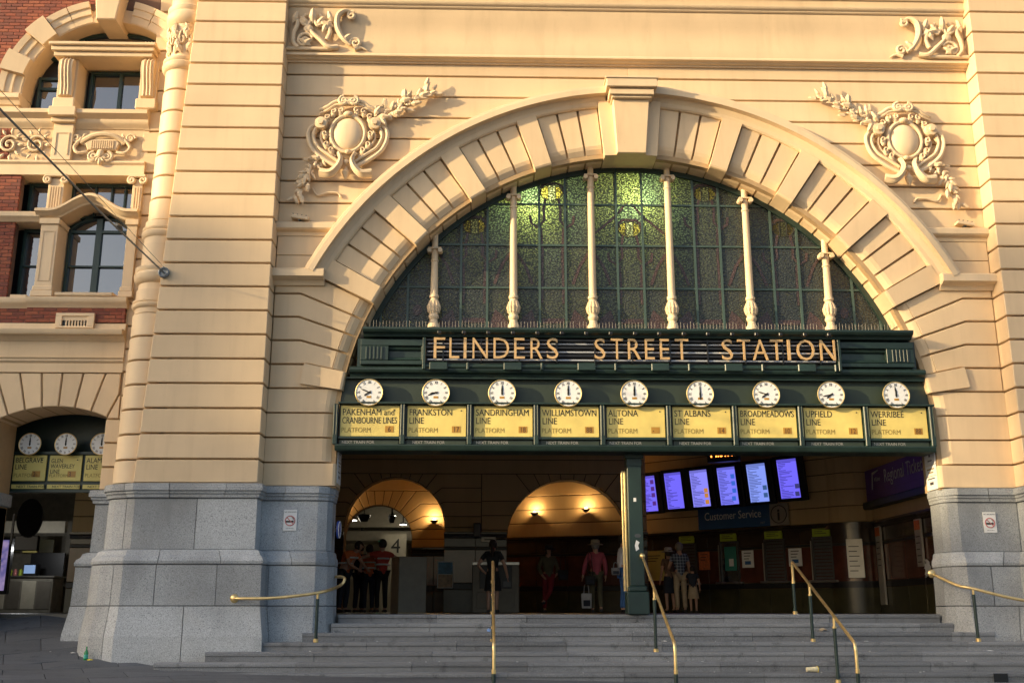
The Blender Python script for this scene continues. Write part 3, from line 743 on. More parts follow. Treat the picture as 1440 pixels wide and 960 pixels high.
def gz(x, y):
    """height of the pavement"""
    yy = y
    base = -0.86 + 0.040 * (yy + 1.0) if yy < -1 else -0.86 + 0.86 * min(1, max(0, (yy + 1.0) / 3.0)) ** 1.15
    if x > -5.2 and yy > -1: base = min(base, -0.86 + 0.02 * (yy + 1))
    return base - 0.02 * (max(x, -12) + 5) * (1 if yy < -1 else max(0, 1 - (yy + 1) / 2.5))
gx = [-400, -120, -60, -40] + [-30 + 1.0 * i for i in range(24)] + [-6 + 0.4 * i for i in range(8)] + [-2, 2, 6, 10, 14, 20, 40, 120, 400]
gy = [-400, -150, -80, -50, -35, -26, -22] + [-20 + i for i in range(18)] + [-2 + 0.3 * i for i in range(20)] + [4.2, 6, 10, 20, 33]
V = [(x, y, gz(x, y) - 0.05) for y in gy for x in gx]; nx = len(gx)
F = [(j * nx + i, j * nx + i + 1, (j + 1) * nx + i + 1, (j + 1) * nx + i) for j in range(len(gy) - 1) for i in range(nx - 1)
     if not (gx[i] > -6.6 and gy[j] > -0.4)]
ground = obj('pavement', (V, F), M['street']); tag(ground, kind='structure')
# paving slabs, laid on the diagonal
pav = 0; cA, sA = math.cos(R(24)), math.sin(R(24))
rest = []
for i in range(-40, 20):
    for j in range(-40, 20):
        w, d = 1.15, 0.75
        u0, v0 = i * w + (0.5 * w if j % 2 else 0), j * d
        pts = []
        for du, dv in ((0.006, 0.006), (w - 0.006, 0.006), (w - 0.006, d - 0.006), (0.006, d - 0.006)):
            u, v = u0 + du, v0 + dv; x, y = u * cA - v * sA - 6.0, u * sA + v * cA - 1.0; pts.append((x, y))
        cxm = sum(p[0] for p in pts) / 4; cym = sum(p[1] for p in pts) / 4
        if not (-14 < cxm < 6 and -19 < cym < 2.2): continue
        if cxm > -5.4 and cym > -0.9: continue
        if -7.2 < cxm and cym > 0.9: continue
        q = 0.004 * rnd.random()
        Vv = [(x, y, gz(x, y) - 0.03) for x, y in pts] + [(x, y, gz(x, y) + q) for x, y in pts]
        Fv = [(0, 1, 5, 4), (1, 2, 6, 5), (2, 3, 7, 6), (3, 0, 4, 7), (4, 5, 6, 7)]
        near = cym > -9 and cxm < -1
        if near and pav < 290: obj('paving_slab', (Vv, Fv), M['paver'], ground); pav += 1
        else: rest.append((Vv, Fv))
rs = obj('far_paving', join(*rest), M['paver'], ground); tag(rs, kind='stuff')

# ------------------------------------------------------------------ fanlight
GY = 0.56
fan = obj('fanlight', arc_sweep([(RA - 0.10, GY - 0.06), (RA + 0.05, GY - 0.06), (RA + 0.05, GY + 0.06), (RA - 0.10, GY + 0.06)], 20, 160, 60, XC, ZC), M['green'], station)
tag(fan, 'half round stained glass window over the entrance')
obj('sill_bar', box(XC - 5.15, XC + 5.15, GY - 0.06, GY + 0.08, 5.22, 5.36), M['green'], fan)
BAY = 1.553; X0 = -1.03
vx = [X0 + BAY * (k / 3) for k in range(-3, 19)]
hz = [5.34, 6.22, 7.11, 7.98, 8.95]
RG = RA - 0.06
def clip_disc(x0, x1, z0, z1):
    """rectangle cut by the round head of the window"""
    def zt(x): 
        d = RG ** 2 - (x - XC) ** 2
        return ZC + math.sqrt(d) if d > 0 else 0
    N = 10; top = []
    for k in range(N + 1):
        x = x0 + (x1 - x0) * k / N; top.append((x, min(z1, zt(x))))
    good = [(x, z) for x, z in top if z > z0 + 0.01]
    if len(good) < 2: return None
    if len(good) == len(top) and all(abs(z - z1) < 1e-6 for x, z in top): return rect(x0, x1, z0, z1)
    return [(good[0][0], z0), (good[-1][0], z0)] + good[::-1]
ZF = {0: 7.50, 1: 8.24, 2: 7.47, 3: 8.24, 4: 7.50}
for i in range(len(vx) - 1):
    for j in range(4):
        p = clip_disc(vx[i] + 0.008, vx[i + 1] - 0.008, hz[j] + 0.008, hz[j + 1] - 0.008)
        if not p: continue
        mt = M['sg_green'] if (i * 3 + j * 5) % 7 < 4 else M['sg_teal']
        b = i // 3 - 1
        if i % 3 == 1 and b in ZF and hz[j] < ZF[b] < hz[j + 1]:
            # pane cut round an oval medallion of pale and yellow glass
            cx, cz = X0 + BAY * (b + 0.5), ZF[b]; pp_ = ccw(p); N = 28; V = []; inn = []
            for k in range(N):
                a = 2 * math.pi * k / N; d = Vector((math.cos(a), math.sin(a))); best = 9
                for q in range(len(pp_)):
                    A_, B_ = Vector(pp_[q]) - Vector((cx, cz)), Vector(pp_[(q + 1) % len(pp_)]) - Vector((cx, cz)); e = B_ - A_; den = d.x * e.y - d.y * e.x
                    if abs(den) < 1e-9: continue
                    t_ = (A_.x * e.y - A_.y * e.x) / den; u_ = (A_.x * d.y - A_.y * d.x) / den
                    if t_ > 0 and -1e-6 <= u_ <= 1 + 1e-6: best = min(best, t_)
                V.append((cx + d.x * best, GY, cz + d.y * best)); inn.append((cx + 0.225 * d.x, GY, cz + 0.165 * d.y))
            obj('pane', (V + inn, [(k, (k + 1) % N, N + (k + 1) % N, N + k) for k in range(N)]), mt, fan)
            for x0_, x1_, m2 in ((-0.225, -0.075, 'sg_yellow'), (-0.075, 0.075, 'sg_pale'), (0.075, 0.225, 'sg_yellow')):
                xs = [x0_ + (x1_ - x0_) * k / 6 for k in range(7)]; f_ = lambda x: 0.165 * math.sqrt(max(0, 1 - (x / 0.225) ** 2))
                V = [(cx + x, GY, cz - f_(x)) for x in xs] + [(cx + x, GY, cz + f_(x)) for x in xs]
                obj('coloured_glass', (V, [(k, k + 1, 8 + k, 7 + k) for k in range(6)]), M[m2], fan)
            for x_ in (-0.075, 0.075): f_ = 0.165 * math.sqrt(1 - (x_ / 0.225) ** 2); obj('lead_came', box(cx + x_ - 0.006, cx + x_ + 0.006, GY - 0.012, GY + 0.004, cz - f_, cz + f_), M['lead'], fan)
            obj('lead_came', tube([(cx + 0.225 * math.cos(R(a)), GY - 0.004, cz + 0.165 * math.sin(R(a))) for a in range(0, 361, 15)], 0.009, 5, cap=False), M['lead'], fan)
        else: obj('pane', prism(p, GY - 0.002, GY + 0.002), mt, fan)
for i, x in enumerate(vx):
    z1 = ZC + math.sqrt(max(RG ** 2 - (x - XC) ** 2, 0.01))
    if z1 < 5.4: continue
    w = 0.022 if i % 3 else 0.03
    obj('glazing_bar', box(x - w, x + w, GY - 0.035, GY + 0.02, 5.34, z1), M['bar'], fan)
for z in hz[1:4]:
    h = math.sqrt(RG ** 2 - (z - ZC) ** 2)
    obj('glazing_bar', box(XC - h, XC + h, GY - 0.028, GY + 0.018, z - 0.018, z + 0.018), M['bar'], fan)
# coloured pieces leaded into each bay
def petal(cx, cz, a, b, n=14): return [(cx + a * math.cos(2 * math.pi * k / n), cz + b * math.sin(2 * math.pi * k / n)) for k in range(n)]
def glasspiece(poly, mt): return obj('coloured_glass', prism(poly, GY - 0.013, GY + 0.002), M[mt], fan)
def strip(pts, w, mt):
    L, Rr = [], []
    for i, p in enumerate(pts):
        a, b = Vector(pts[max(i - 1, 0)]), Vector(pts[min(i + 1, len(pts) - 1)]); e = (b - a).normalized(); n = Vector((-e.y, e.x)) * w / 2
        L.append((p[0] + n.x, p[1] + n.y)); Rr.append((p[0] - n.x, p[1] - n.y))
    V, F = [], []
    for l, r in zip(L, Rr): V += [(l[0], GY - 0.012, l[1]), (r[0], GY - 0.012, r[1])]
    F = [(2 * i, 2 * i + 1, 2 * i + 3, 2 * i + 2) for i in range(len(L) - 1)]
    obj('coloured_glass', (V, F), M[mt], fan)
tops = [None, 7.55, 8.25, 8.42 - 1.05, 8.25, 7.45]
for b in range(-1, 6):
    cx = X0 + BAY * (b + 0.5)
    zt = ZC + math.sqrt(max(RG ** 2 - (abs(cx - XC) + 0.3) ** 2, 0))
    if b in (-1, 5): 
        glasspiece(petal(cx + (0.45 if b < 0 else -0.45), 5.75, 0.09, 0.11), 'sg_red'); continue
    zf = ZF[b]
    for k in (-1, 1):
        strip([(cx + k * 0.25, zf - 0.04), (cx + k * 0.24, zf + 0.10), (cx + k * 0.13, zf + 0.19), (cx, zf + 0.20)], 0.06, 'sg_red')
        strip([(cx + k * 0.13, zf - 0.13), (cx + k * 0.17, zf - 0.35), (cx + k * 0.16, zf - 0.6), (cx + k * 0.28, zf - 0.75), (cx + k * 0.42, zf - 0.66), (cx + k * 0.44, zf - 0.5)], 0.055, 'sg_red')
        strip([(cx + k * 0.22, zf - 0.75), (cx + k * 0.20, zf - 1.3), (cx + k * 0.21, 5.9)], 0.05, 'sg_red')
        strip([(cx + k * 0.72, 6.95), (cx + k * 0.55, 6.7), (cx + k * 0.40, 6.3)], 0.06, 'sg_red')
        glasspiece([(cx + k * 0.28, 5.38), (cx + k * 0.75, 5.38), (cx + k * 0.60, 5.62), (cx + k * 0.42, 5.78)], 'sg_red')
    if b == 2:
        for k in (-1, 1): strip([(cx + k * 0.05, zf + 0.55), (cx + k * 0.3, zf + 0.25), (cx + k * 0.7, zf - 0.1)], 0.05, 'sg_red')
    strip([(cx - 0.22, 5.55), (cx + 0.22, 5.55)], 0.10, 'sg_red')
# colonnettes in front of the glass
vase = [(0.085, 5.34), (0.115, 5.36), (0.115, 5.42), (0.085, 5.46), (0.075, 5.52), (0.10, 5.56), (0.105, 5.60), (0.085, 5.63), (0.115, 5.72), (0.12, 5.80), (0.085, 5.92), (0.075, 5.95), (0.095, 5.97), (0.095, 6.01), (0.075, 6.04)]
for k in range(6):
    x = X0 + BAY * k; z1 = ZC + math.sqrt(RA ** 2 - (x - XC) ** 2) + 0.05; zc_ = z1 - 0.30 - (0.08 if k in (0, 5) else 0)
    c = obj('colonnette', lathe(vase + [(0.075, 6.1), (0.066, zc_ - 0.2), (0.078, zc_ - 0.19), (0.078, zc_ - 0.16), (0.062, zc_ - 0.15), (0.07, zc_ - 0.03), (0.085, zc_), (0.062, zc_ + 0.01), (0.06, z1)], x, 0.44, 14), M['cream2'], fan, smooth=True)
    # ionic head
    for s in (-1, 1):
        g = lathe([(0.0, -0.075), (0.045, -0.075), (0.05, 0.075), (0, 0.075)], 0, 0, 10); g = ([(x + s * 0.105 + a, 0.40 + cc, zc_ + 0.02 + b_) for a, b_, cc in g[0]], g[1])
        obj('volute', g, M['cream2'], c)
    obj('abacus', box(x - 0.13, x + 0.13, 0.34, 0.53, zc_ + 0.055, zc_ + 0.085, 0.006), M['cream2'], c)
    for j in range(7):
        a = R(180 + 30 * j); obj('gadroon', tube([(x + 0.105 * math.cos(a), 0.44 + 0.105 * math.sin(a), 5.67), (x + 0.122 * math.cos(a), 0.44 + 0.122 * math.sin(a), 5.78), (x + 0.09 * math.cos(a), 0.44 + 0.09 * math.sin(a), 5.90)], [0.012, 0.02, 0.01], 5), M['cream2'], c)

# ------------------------------------------------------------------ dark green beam with the station name
beam = empty('entrance_beam', (XC, 0.3, 2.95)); 
tag(beam, 'dark green iron beam spanning the entrance arch under the stained glass', 'beam')
def bpart(name, g, mat, smooth=False, par=None):
    o = obj(name, g, M[mat] if isinstance(mat, str) else mat, par or beam, smooth)
    if (par or beam) is beam: o.location = -Vector(beam.location)
    return o
XB0, XB1 = XC - 5.13, XC + 5.20
bpart('cornice', mould_x([(0.7, 5.02), (-0.20, 5.02), (-0.22, 5.06), (-0.30, 5.09), (-0.33, 5.13), (-0.33, 5.17), (0.7, 5.20)], XB0, XB1), 'green')
bpart('fascia', mould_x([(0.7, 4.46), (-0.02, 4.46), (-0.02, 5.02), (0.7, 5.02)], XB0 - 0.12, XB1 + 0.12), 'green')
bpart('architrave', mould_x([(0.7, 4.28), (-0.02, 4.28), (-0.05, 4.33), (-0.12, 4.36), (-0.14, 4.40), (-0.14, 4.44), (-0.09, 4.47), (0.7, 4.47)], XB0 - 0.24, XB1 + 0.24), 'green')
XN0, XN1 = -1.16, 6.64
for s, xa, xb in ((0, XB0 - 0.05, XN0), (1, XN1, XB1 + 0.05)):
    # projecting end blocks with a sunk panel and a fluted strip
    xf0, xf1 = (xa + 0.52, xb - 0.06) if s == 0 else (xa + 0.06, xb - 0.52)
    for (p, q, r_, t_) in ((xa, xb, 4.86, 4.99), (xa, xb, 4.50, 4.58), (xa if s == 0 else xf1, xf0 if s == 0 else xb, 4.58, 4.86), (xb - 0.06 if s == 0 else xa, xb if s == 0 else xa + 0.06, 4.58, 4.86)):
        bpart('panel_rail', box(p, q, -0.13, -0.01, r_ + 0.001, t_ - 0.001, 0.008), 'green')
    bpart('panel_bead', mould_x([(-0.02, 4.60), (-0.09, 4.60), (-0.07, 4.64), (-0.02, 4.66)], xf0 + .005, xf1 - .005), 'green')
    bpart('panel_bead', mould_x([(-0.02, 4.84), (-0.09, 4.84), (-0.07, 4.80), (-0.02, 4.78)], xf0 + .005, xf1 - .005), 'green')
    fx = xa + 0.1 if s == 0 else xb - 0.42
    for k in range(5): bpart('flute', box(fx + 0.07 * k, fx + 0.07 * k + 0.035, -0.15, -0.12, 4.60, 4.84, 0.006), 'green')
    bpart('bracket', box((xb if s == 0 else xa) - 0.03, (xb if s == 0 else xa) + 0.03, -0.20, 0.0, 4.40, 5.01, 0.01), 'green')
# gutter pipe with joints under the letters
bpart('gutter_pipe', tube([(XN0, -0.12, 4.47), (XN1, -0.12, 4.47)], 0.055, 10), 'green', True)
for k in range(12):
    x = XN0 + 0.1 + k * 0.69
    bpart('pipe_collar', box(x, x + (0.34 if k % 2 == 0 else 0.05), -0.20, -0.06, 4.39, 4.54, 0.015), 'green')
g = []
rr = random.Random(5); x = XB0 + 0.1
while x < XB1 - 0.1:
    if int((x + 20) / 0.05) % 31: g.append(tube([(x, -0.05, 5.19), (x + rr.uniform(-.004, .004), -0.06 + rr.uniform(-.02, .02), 5.36 + rr.uniform(-.02, .02))], 0.0036, 4))
    x += 0.062
sp = bpart('bird_spikes', join(*g), 'spike2'); tag(sp, kind='stuff')
for k in range(17):
    x = XN0 + 0.25 + k * 0.455; bpart('floodlight_clip', box(x, x + 0.07, -0.40, -0.30, 5.03, 5.09, 0.01), 'black')
# clock board: green back panel, mullions, yellow boards
bpart('clock_panel', box(XC - RA + 0.02, XC + RA - 0.02, 0.10, 0.14, 3.80, 4.30), 'green_flat')
bpart('soffit', box(XC - RA + 0.12, XC + RA - 0.12, -0.02, 0.7, 4.26, 4.279), 'green')
bpart('shelf', box(XC - RA + 0.0, XC + RA - 0.0, -0.10, 0.12, 3.765, 3.80, 0.006), 'green')
bpart('board_backing', box(XC - RA + 0.02, XC + RA - 0.02, 0.03, 0.13, 2.97, 3.765), 'green')
bpart('bottom_rail', mould_x([(0.45, 2.90), (-0.08, 2.90), (-0.10, 2.93), (-0.12, 2.985), (-0.12, 3.005), (0.03, 3.01), (0.45, 3.01)], XC - RA - 0.03, XC + RA - 0.06), 'green')
bpart('lower_rail', box(XC - RA + 0.02, XC + RA - 0.02, -0.06, 0.03, 3.115, 3.165, 0.006), 'green')
BX = [-2.70 + 1.2325 * k for k in range(10)]
for k, x in enumerate(BX):
    xx = x - 0.07
    bpart('mullion', box(xx - 0.045, xx + 0.045, -0.085, 0.03, 3.01, 3.765, 0.012), 'green')
    for dx in (-0.025, 0.025): bpart('mullion_bead', tube([(xx + dx, -0.086, 3.19), (xx + dx, -0.086, 3.75)], 0.010, 6), 'green_flat')
# letters in front of pale tubes
sign = empty('station_name_sign', (XC, -0.25, 4.6)); tag(sign, 'gold capital letters reading FLINDERS STREET STATION before dark rails', 'sign')
def spart(name, g, mat): o = obj(name, g, M[mat], sign); o.location = -Vector(sign.location); return o
spart('backing', box(XN0 + 0.03, XN1 - 0.03, -0.045, -0.021, 4.545, 5.015), 'black')
for z in (4.60, 4.755, 4.91): spart('light_tube', tube([(XN0 + 0.06, -0.11, z), (XN1 - 0.06, -0.11, z)], 0.019, 8), 'tube_metal')
for z in (4.68, 4.835, 4.975): spart('rail', box(XN0 + 0.03, XN1 - 0.03, -0.15, -0.10, z - 0.022, z + 0.022, 0.004), 'black')
for k in range(11):
    x = XN0 + 0.35 + k * 0.71; spart('rail_bracket', box(x - 0.012, x + 0.012, -0.16, -0.04, 4.55, 5.0), 'black')
LX = {'FLINDERS': [(610, 626), (632, 646), (652, 656), (664.5, 686), (694, 716), (723, 738), (746, 763), (769, 785)],
      'STREET': [(836, 851), (859, 876), (883, 901), (907, 920), (928, 941), (949, 968)],
      'STATION': [(1015, 1030), (1037, 1055), (1058, 1080), (1083, 1101), (1107, 1111), (1120, 1145), (1153, 1174)]}
for word, xs in LX.items():
    for ch, (p, q) in zip(word, xs):
        V, F = text_geo(ch, 0.5, 0.018, bold=-0.004)
        lx = [v[0] for v in V]; lz = [v[2] for v in V]; x0 = at(p, 488, -0.2).x; x1 = at(q, 488, -0.2).x
        w = max(lx) - min(lx); h = max(lz) - min(lz)
        V = [(x0 + (v[0] - min(lx)) / w * (x1 - x0), v[1] - 0.2, 4.605 + (v[2] - min(lz)) / h * 0.395) for v in V]
        spart('letter', (V, F), 'gold')
# ------------------------------------------------------------------ clocks
num = []
for k, s in enumerate(['XII', 'I', 'II', 'III', 'IIII', 'V', 'VI', 'VII', 'VIII', 'IX', 'X', 'XI']):
    V, F = text_geo(s, 0.074, 0.0008, 'CENTER', xs=0.66, bold=0.0006)
    a = R(90 - 30 * k); hz_ = 0.024; lo = (V, F)
    c, s_ = math.cos(a - math.pi / 2), math.sin(a - math.pi / 2)
    num.append(([(0.192 * math.cos(a) + x * c - (z - hz_) * s_, -0.003 + y, 0.192 * math.sin(a) + x * s_ + (z - hz_) * c) for x, y, z in V], F))
num_me = mesh('numerals', join(*num), M['ink'])
def discy(r, y0, y1, n=32, r2=None):
    return ([(v[0], v[2], v[1]) for v in lathe([(r if r2 is None else r2, y1), (r, y0)], 0, 0, n)[0]], lathe([(r, 0), (r, 1)], 0, 0, n)[1])
dial_me = mesh('dial', discy(0.240, 0.0, 0.02), M['dial']); drum_me = mesh('drum', discy(0.262, 0.012, 0.15, r2=0.20), M['green'], True)
bez_me = mesh('bezel', ([(a, c, b) for a, b, c in tube([(0.248 * math.cos(R(t)), 0.248 * math.sin(R(t)), 0.0) for t in range(0, 361, 10)], 0.012, 8, cap=False)[0]], tube([(0.25 * math.cos(R(t)), 0.25 * math.sin(R(t)), 0.0) for t in range(0, 361, 10)], 0.018, 8, cap=False)[1]), M['brass'], True)
plate_me = mesh('day_plate', box(-0.045, 0.045, -0.004, 0.0, -0.105, -0.065), M['amber'])
def clock(name, x, y, z, hh, mm, label, group, arm=0.16, scale=1.0):
    c = empty(name, (x, y, z)); tag(c, label, 'clock', group); c.scale = (scale,) * 3
    obj('drum', drum_me, None, c); obj('dial', dial_me, None, c); obj('bezel', bez_me, None, c); tag(obj('numerals', num_me, None, c, loc=(0, -0.001, 0)), kind='stuff'); obj('day_plate', plate_me, None, c)
    for nm, ang, L, w in (('minute_hand', mm * 6, 0.17, 0.012), ('hour_hand', hh * 30 + mm * 0.5, 0.115, 0.017)):
        V, F = prism([(-w * 0.8, -0.04), (w * 0.8, -0.04), (w, L * 0.7), (0, L), (-w, L * 0.7)], -0.009, -0.005)
        a = R(-ang); V = [(p * math.cos(a) - r * math.sin(a), q, p * math.sin(a) + r * math.cos(a)) for p, q, r in V]
        obj(nm, (V, F), M['ink'], c)
    obj('hub', discy(0.02, -0.013, 0.0, 10), M['ink'], c)
    obj('arm', tube([(0, 0.12, -0.05), (0, arm + 0.1, -0.12), (0, arm + 0.12, -0.2)], 0.02, 6), M['green'], c)
    return c
NAMES = [(['PAKENHAM and', 'CRANBOURNE LINES'], ' 6', 7, 49), (['FRANKSTON', 'LINE'], '17', 8, 42), (['SANDRINGHAM', 'LINE'], '18', 12, 0), (['WILLIAMSTOWN', 'LINE'], '88', 12, 0), (['ALTONA', 'LINE'], '  ', 12, 0),
         (['ST ALBANS', 'LINE'], '14', 6, 0), (['BROADMEADOWS', 'LINE'], '10', 7, 48), (['UPFIELD', 'LINE'], '12', 7, 43), (['WERRIBEE', 'LINE'], '88', 11, 59)]
def board(name, x0, x1, z0, z1, yf, lines, plat, label, group, ymat='yellow', tsize=0.172, strip_=True):
    b = empty(name, ((x0 + x1) / 2, yf, z0)); tag(b, label, 'sign board', group)
    def bp(nm, g, mt): o = obj(nm, g, M[mt], b); o.location = -Vector(b.location); return o
    bp('panel', box(x0, x1, yf, yf + 0.03, z0, z1, 0.003), ymat)
    for i, ln in enumerate(lines):
        V, F = text_geo(ln, tsize, 0.001, 'LEFT')
        wd = max(v[0] for v in V); mx_ = (x1 - x0) * 0.93; k = min(0.80, mx_ / wd) if ln != 'CRANBOURNE LINES' else mx_ / wd
        lo_ = bp('lettering', ([(x0 + 0.03 + v[0] * k, yf - 0.003 + v[1], z1 - (0.180 if tsize > 0.17 else 0.15) - i * 0.155 * tsize / 0.172 + v[2]) for v in V], F), 'ink'); lo_['kind'] = 'stuff'
    V, F = text_geo('PLATFORM', tsize * 0.75, 0.001); bp('faded_lettering', ([(x0 + 0.02 + v[0] * 0.86, yf - 0.003 + v[1], z0 + 0.075 + v[2]) for v in V], F), 'ink_faint')
    px = x1 - 0.26
    bp('platform_number', box(px, px + 0.16, yf - 0.004, yf, z0 + 0.075, z0 + 0.195), 'amber')
    V, F = text_geo(plat if plat.strip() else '-', 0.14, 0.001); bp('digits', ([(px + 0.02 + v[0] * 0.8, yf - 0.006 + v[1], z0 + 0.085 + v[2]) for v in V], F), 'amber_dark')
    bp('screw', discy(0.013, -0.004, 0.004, 8) and move(discy(0.013, -0.004, 0.004, 8), x1 - 0.09, yf, z1 - 0.09), 'ink')
    return b
ordw = ['first', 'second', 'third', 'fourth', 'fifth', 'sixth', 'seventh', 'eighth', 'last']
for k, (lines, plat, hh, mm) in enumerate(NAMES):
    x0 = BX[k] + 0.012; x1 = x0 + 1.085
    low = ' '.join(lines)
    board('destination_board', x0, x1, 3.17, 3.745, 0.0, lines, plat, 'yellow destination board lettered ' + low, 'yellow destination boards over the steps')
    clock('station_clock', at((519, 613, 706, 799, 892, 984.5, 1077.5, 1168.5, 1260)[k], 552, -0.09).x, -0.09, 3.975, hh, mm, 'round white clock above the yellow board lettered ' + lines[0], 'clocks over the entrance')
    # next-train strip under the board
    st = empty('next_train_strip', (x0, -0.03, 3.06)); tag(st, 'narrow dark strip under the ' + lines[0] + ' board', 'sign', 'strips under the yellow boards')
    o = obj('panel', box(0, 1.08, 0.02, 0.055, -0.04, 0.045), M['green_flat'], st)
    o = obj('lettering', move(text_geo('NEXT TRAIN FOR', 0.075, 0.001), 0.1 if k % 2 else 0.04, 0.018, -0.025), M['spike'], st); o['kind'] = 'stuff'
# green iron column in the middle of the steps
gc = empty('iron_column', (2.77, 0.42, 0)); tag(gc, 'dark green square iron column at the top of the steps', 'column')
def gp(nm, g, mt='green'): return obj(nm, g, M[mt], gc)
gp('shaft', box(-0.135, 0.135, -0.12, 0.12, 0.5, 2.82, 0.012)); gp('base', join(box(-0.2, 0.2, -0.19, 0.19, 0.002, 0.40, 0.015), box(-0.17, 0.17, -0.16, 0.16, 0.401, 0.50, 0.02)))
gp('capital', join(box(-0.145, 0.145, -0.13, 0.13, 2.68, 2.82, 0.01), box(-0.17, 0.17, -0.15, 0.15, 2.821, 2.90, 0.01)))
for x in (-0.165, -0.215): gp('edge_strip', box(x - 0.018, x + 0.018, 0.0, 0.06, 0.41, 2.6, 0.005), 'brass')
gp('sticker', box(-0.03, 0.02, -0.125, -0.1205, 2.02, 2.09), 'paper'); gp('sticker', move(prism([(-0.03, 0), (0.03, .04), (0.01, .1), (0.04, .16), (-0.02, .2), (-0.05, .1)], -0.124, -0.1205), 0.02, 0, 1.12), 'paper')
gp('plate', move(prism(petal(0, 0, 0.06, 0.035), -0.126, -0.1205), 0.03, 0, 1.40), 'dark_steel')

# ------------------------------------------------------------------ left wing of the building
W = 0.75
wing = empty('station_wing', (-8.2, W, 0)); tag(wing, 'red brick and cream wing with arched windows, left of the banded pier', 'building')
def wp(nm, g, mt='cream', sm=False, par=None):
    o = obj(nm, g, M[mt] if isinstance(mt, str) else mt, par or wing, sm)
    if par is None: o.location = -Vector(wing.location)
    return o
# core with the openings left free: built from slabs behind the facing
PCX, PR_, PCZ = -8.22, 2.41, 1.42
def zport(x): return PCZ + math.sqrt(max(PR_ ** 2 - (x - PCX) ** 2, 0))
PX0, PX1 = -9.32, -7.25
core = [(PX0, 0.0), (-11.5, 0.0), (-11.5, 5.95), (-6.3, 5.95), (-6.3, 0.0), (PX1, 0.0)] + [(PX1 + (PX0 - PX1) * k / 12, zport(PX1 + (PX0 - PX1) * k / 12) + 0.02) for k in range(13)]
wcore = wp('wall', prism(core, W + 0.05, W + 0.9, back=True), 'joint')
wp('wall', box(-6.95, -6.3, W + 0.05, W + 0.9, 5.951, ZT), 'joint')
# right-hand strip of level blocks beside the shaft
zz = [ZG] + JZ
for z0, z1 in zip(zz[:-1], zz[1:]):
    if z0 > ZT - 0.5: break
    x0 = -7.27 + 0.035 * max(0, z0 - 4.0)
    if 3.6 < z0 < 4.3: x0 = -7.02
    wp('stone_block', prism(inset(rect(x0, -6.45, z0, z1), G / 2), W, W + 0.2, 0.012))
# portal voussoirs
va = [math.degrees(math.atan2(zport(x) - PCZ, x - PCX)) for x in [PX1 - 0.0 - i * 0.31 for i in range(8)]]
for a0, a1 in zip(va[:-1], va[1:]):
    def out(a):
        zt = 4.51 if a > 67 else 4.10
        r = (zt - PCZ) / math.sin(R(a)); return (PCX + r * math.cos(R(a)), zt)
    inn = [(PCX + PR_ * math.cos(R(a0 + (a1 - a0) * k / 3)), PCZ + PR_ * math.sin(R(a0 + (a1 - a0) * k / 3))) for k in range(4)]
    o1, o0 = out(a1), out(a0)
    poly = inn + [o1] + ([(o0[0], 4.51)] if o1[1] != o0[1] else []) + [o0]
    wp('voussoir', prism(inset(ccw(poly), G / 2), W, W + 0.85, 0.012))
wp('stone_block', prism(inset([(-7.24, 3.615), (-7.02, 3.615), (-7.02, 4.06), (-7.045, 4.06)], 0.006), W, W + 0.2, 0.008))
wp('stone_block', prism(inset(rect(-11.5, PX0 - 0.12, 3.6, 4.51), G / 2), W, W + 0.2, 0.012))
for z0, z1 in zip((ZG, 2.684, 3.144), (2.684, 3.144, 3.6)): wp('stone_block', prism(inset(rect(-11.5, PX0, z0, z1), G / 2), W, W + 0.8, 0.012))
XW0, XW1 = -11.5, -7.02
def wm(nm, prof, x0=XW0, x1=XW1, mt='cream'): return wp(nm, mould_x([(W + y, z) for y, z in prof], x0, x1), mt, True)
wm('band', [(0.1, 4.51), (-0.02, 4.51), (-0.02, 4.685), (0.1, 4.685)])
wm('moulding', [(0.1, 4.685), (0.0, 4.685), (-0.01, 4.70), (-0.05, 4.73), (-0.05, 4.76), (-0.08, 4.79), (0.1, 4.79)], mt='cream2')
wm('fascia', [(0.1, 4.79), (-0.04, 4.79), (-0.04, 5.12), (0.1, 5.12)])
wm('cornice', [(0.1, 5.12), (-0.06, 5.12), (-0.08, 5.15), (-0.14, 5.18), (-0.16, 5.205), (-0.24, 5.21), (-0.26, 5.23), (-0.27, 5.31), (-0.20, 5.33), (0.1, 5.34)], mt='cream2')
wm('blocking_course', [(0.1, 5.34), (-0.10, 5.34), (-0.07, 5.47), (0.1, 5.48)])
wm('sill_band', [(0.1, 5.78), (-0.10, 5.78), (-0.12, 5.82), (-0.17, 5.86), (-0.20, 5.90), (-0.20, 5.97), (-0.12, 6.0), (0.3, 6.0)], -8.96, XW1, 'cream2')
wm('sill_band', [(0.1, 5.78), (-0.02, 5.78), (-0.04, 5.82), (-0.10, 5.86), (-0.12, 5.90), (-0.12, 5.97), (-0.06, 6.0), (0.3, 6.0)], XW0, -8.965, 'cream2')
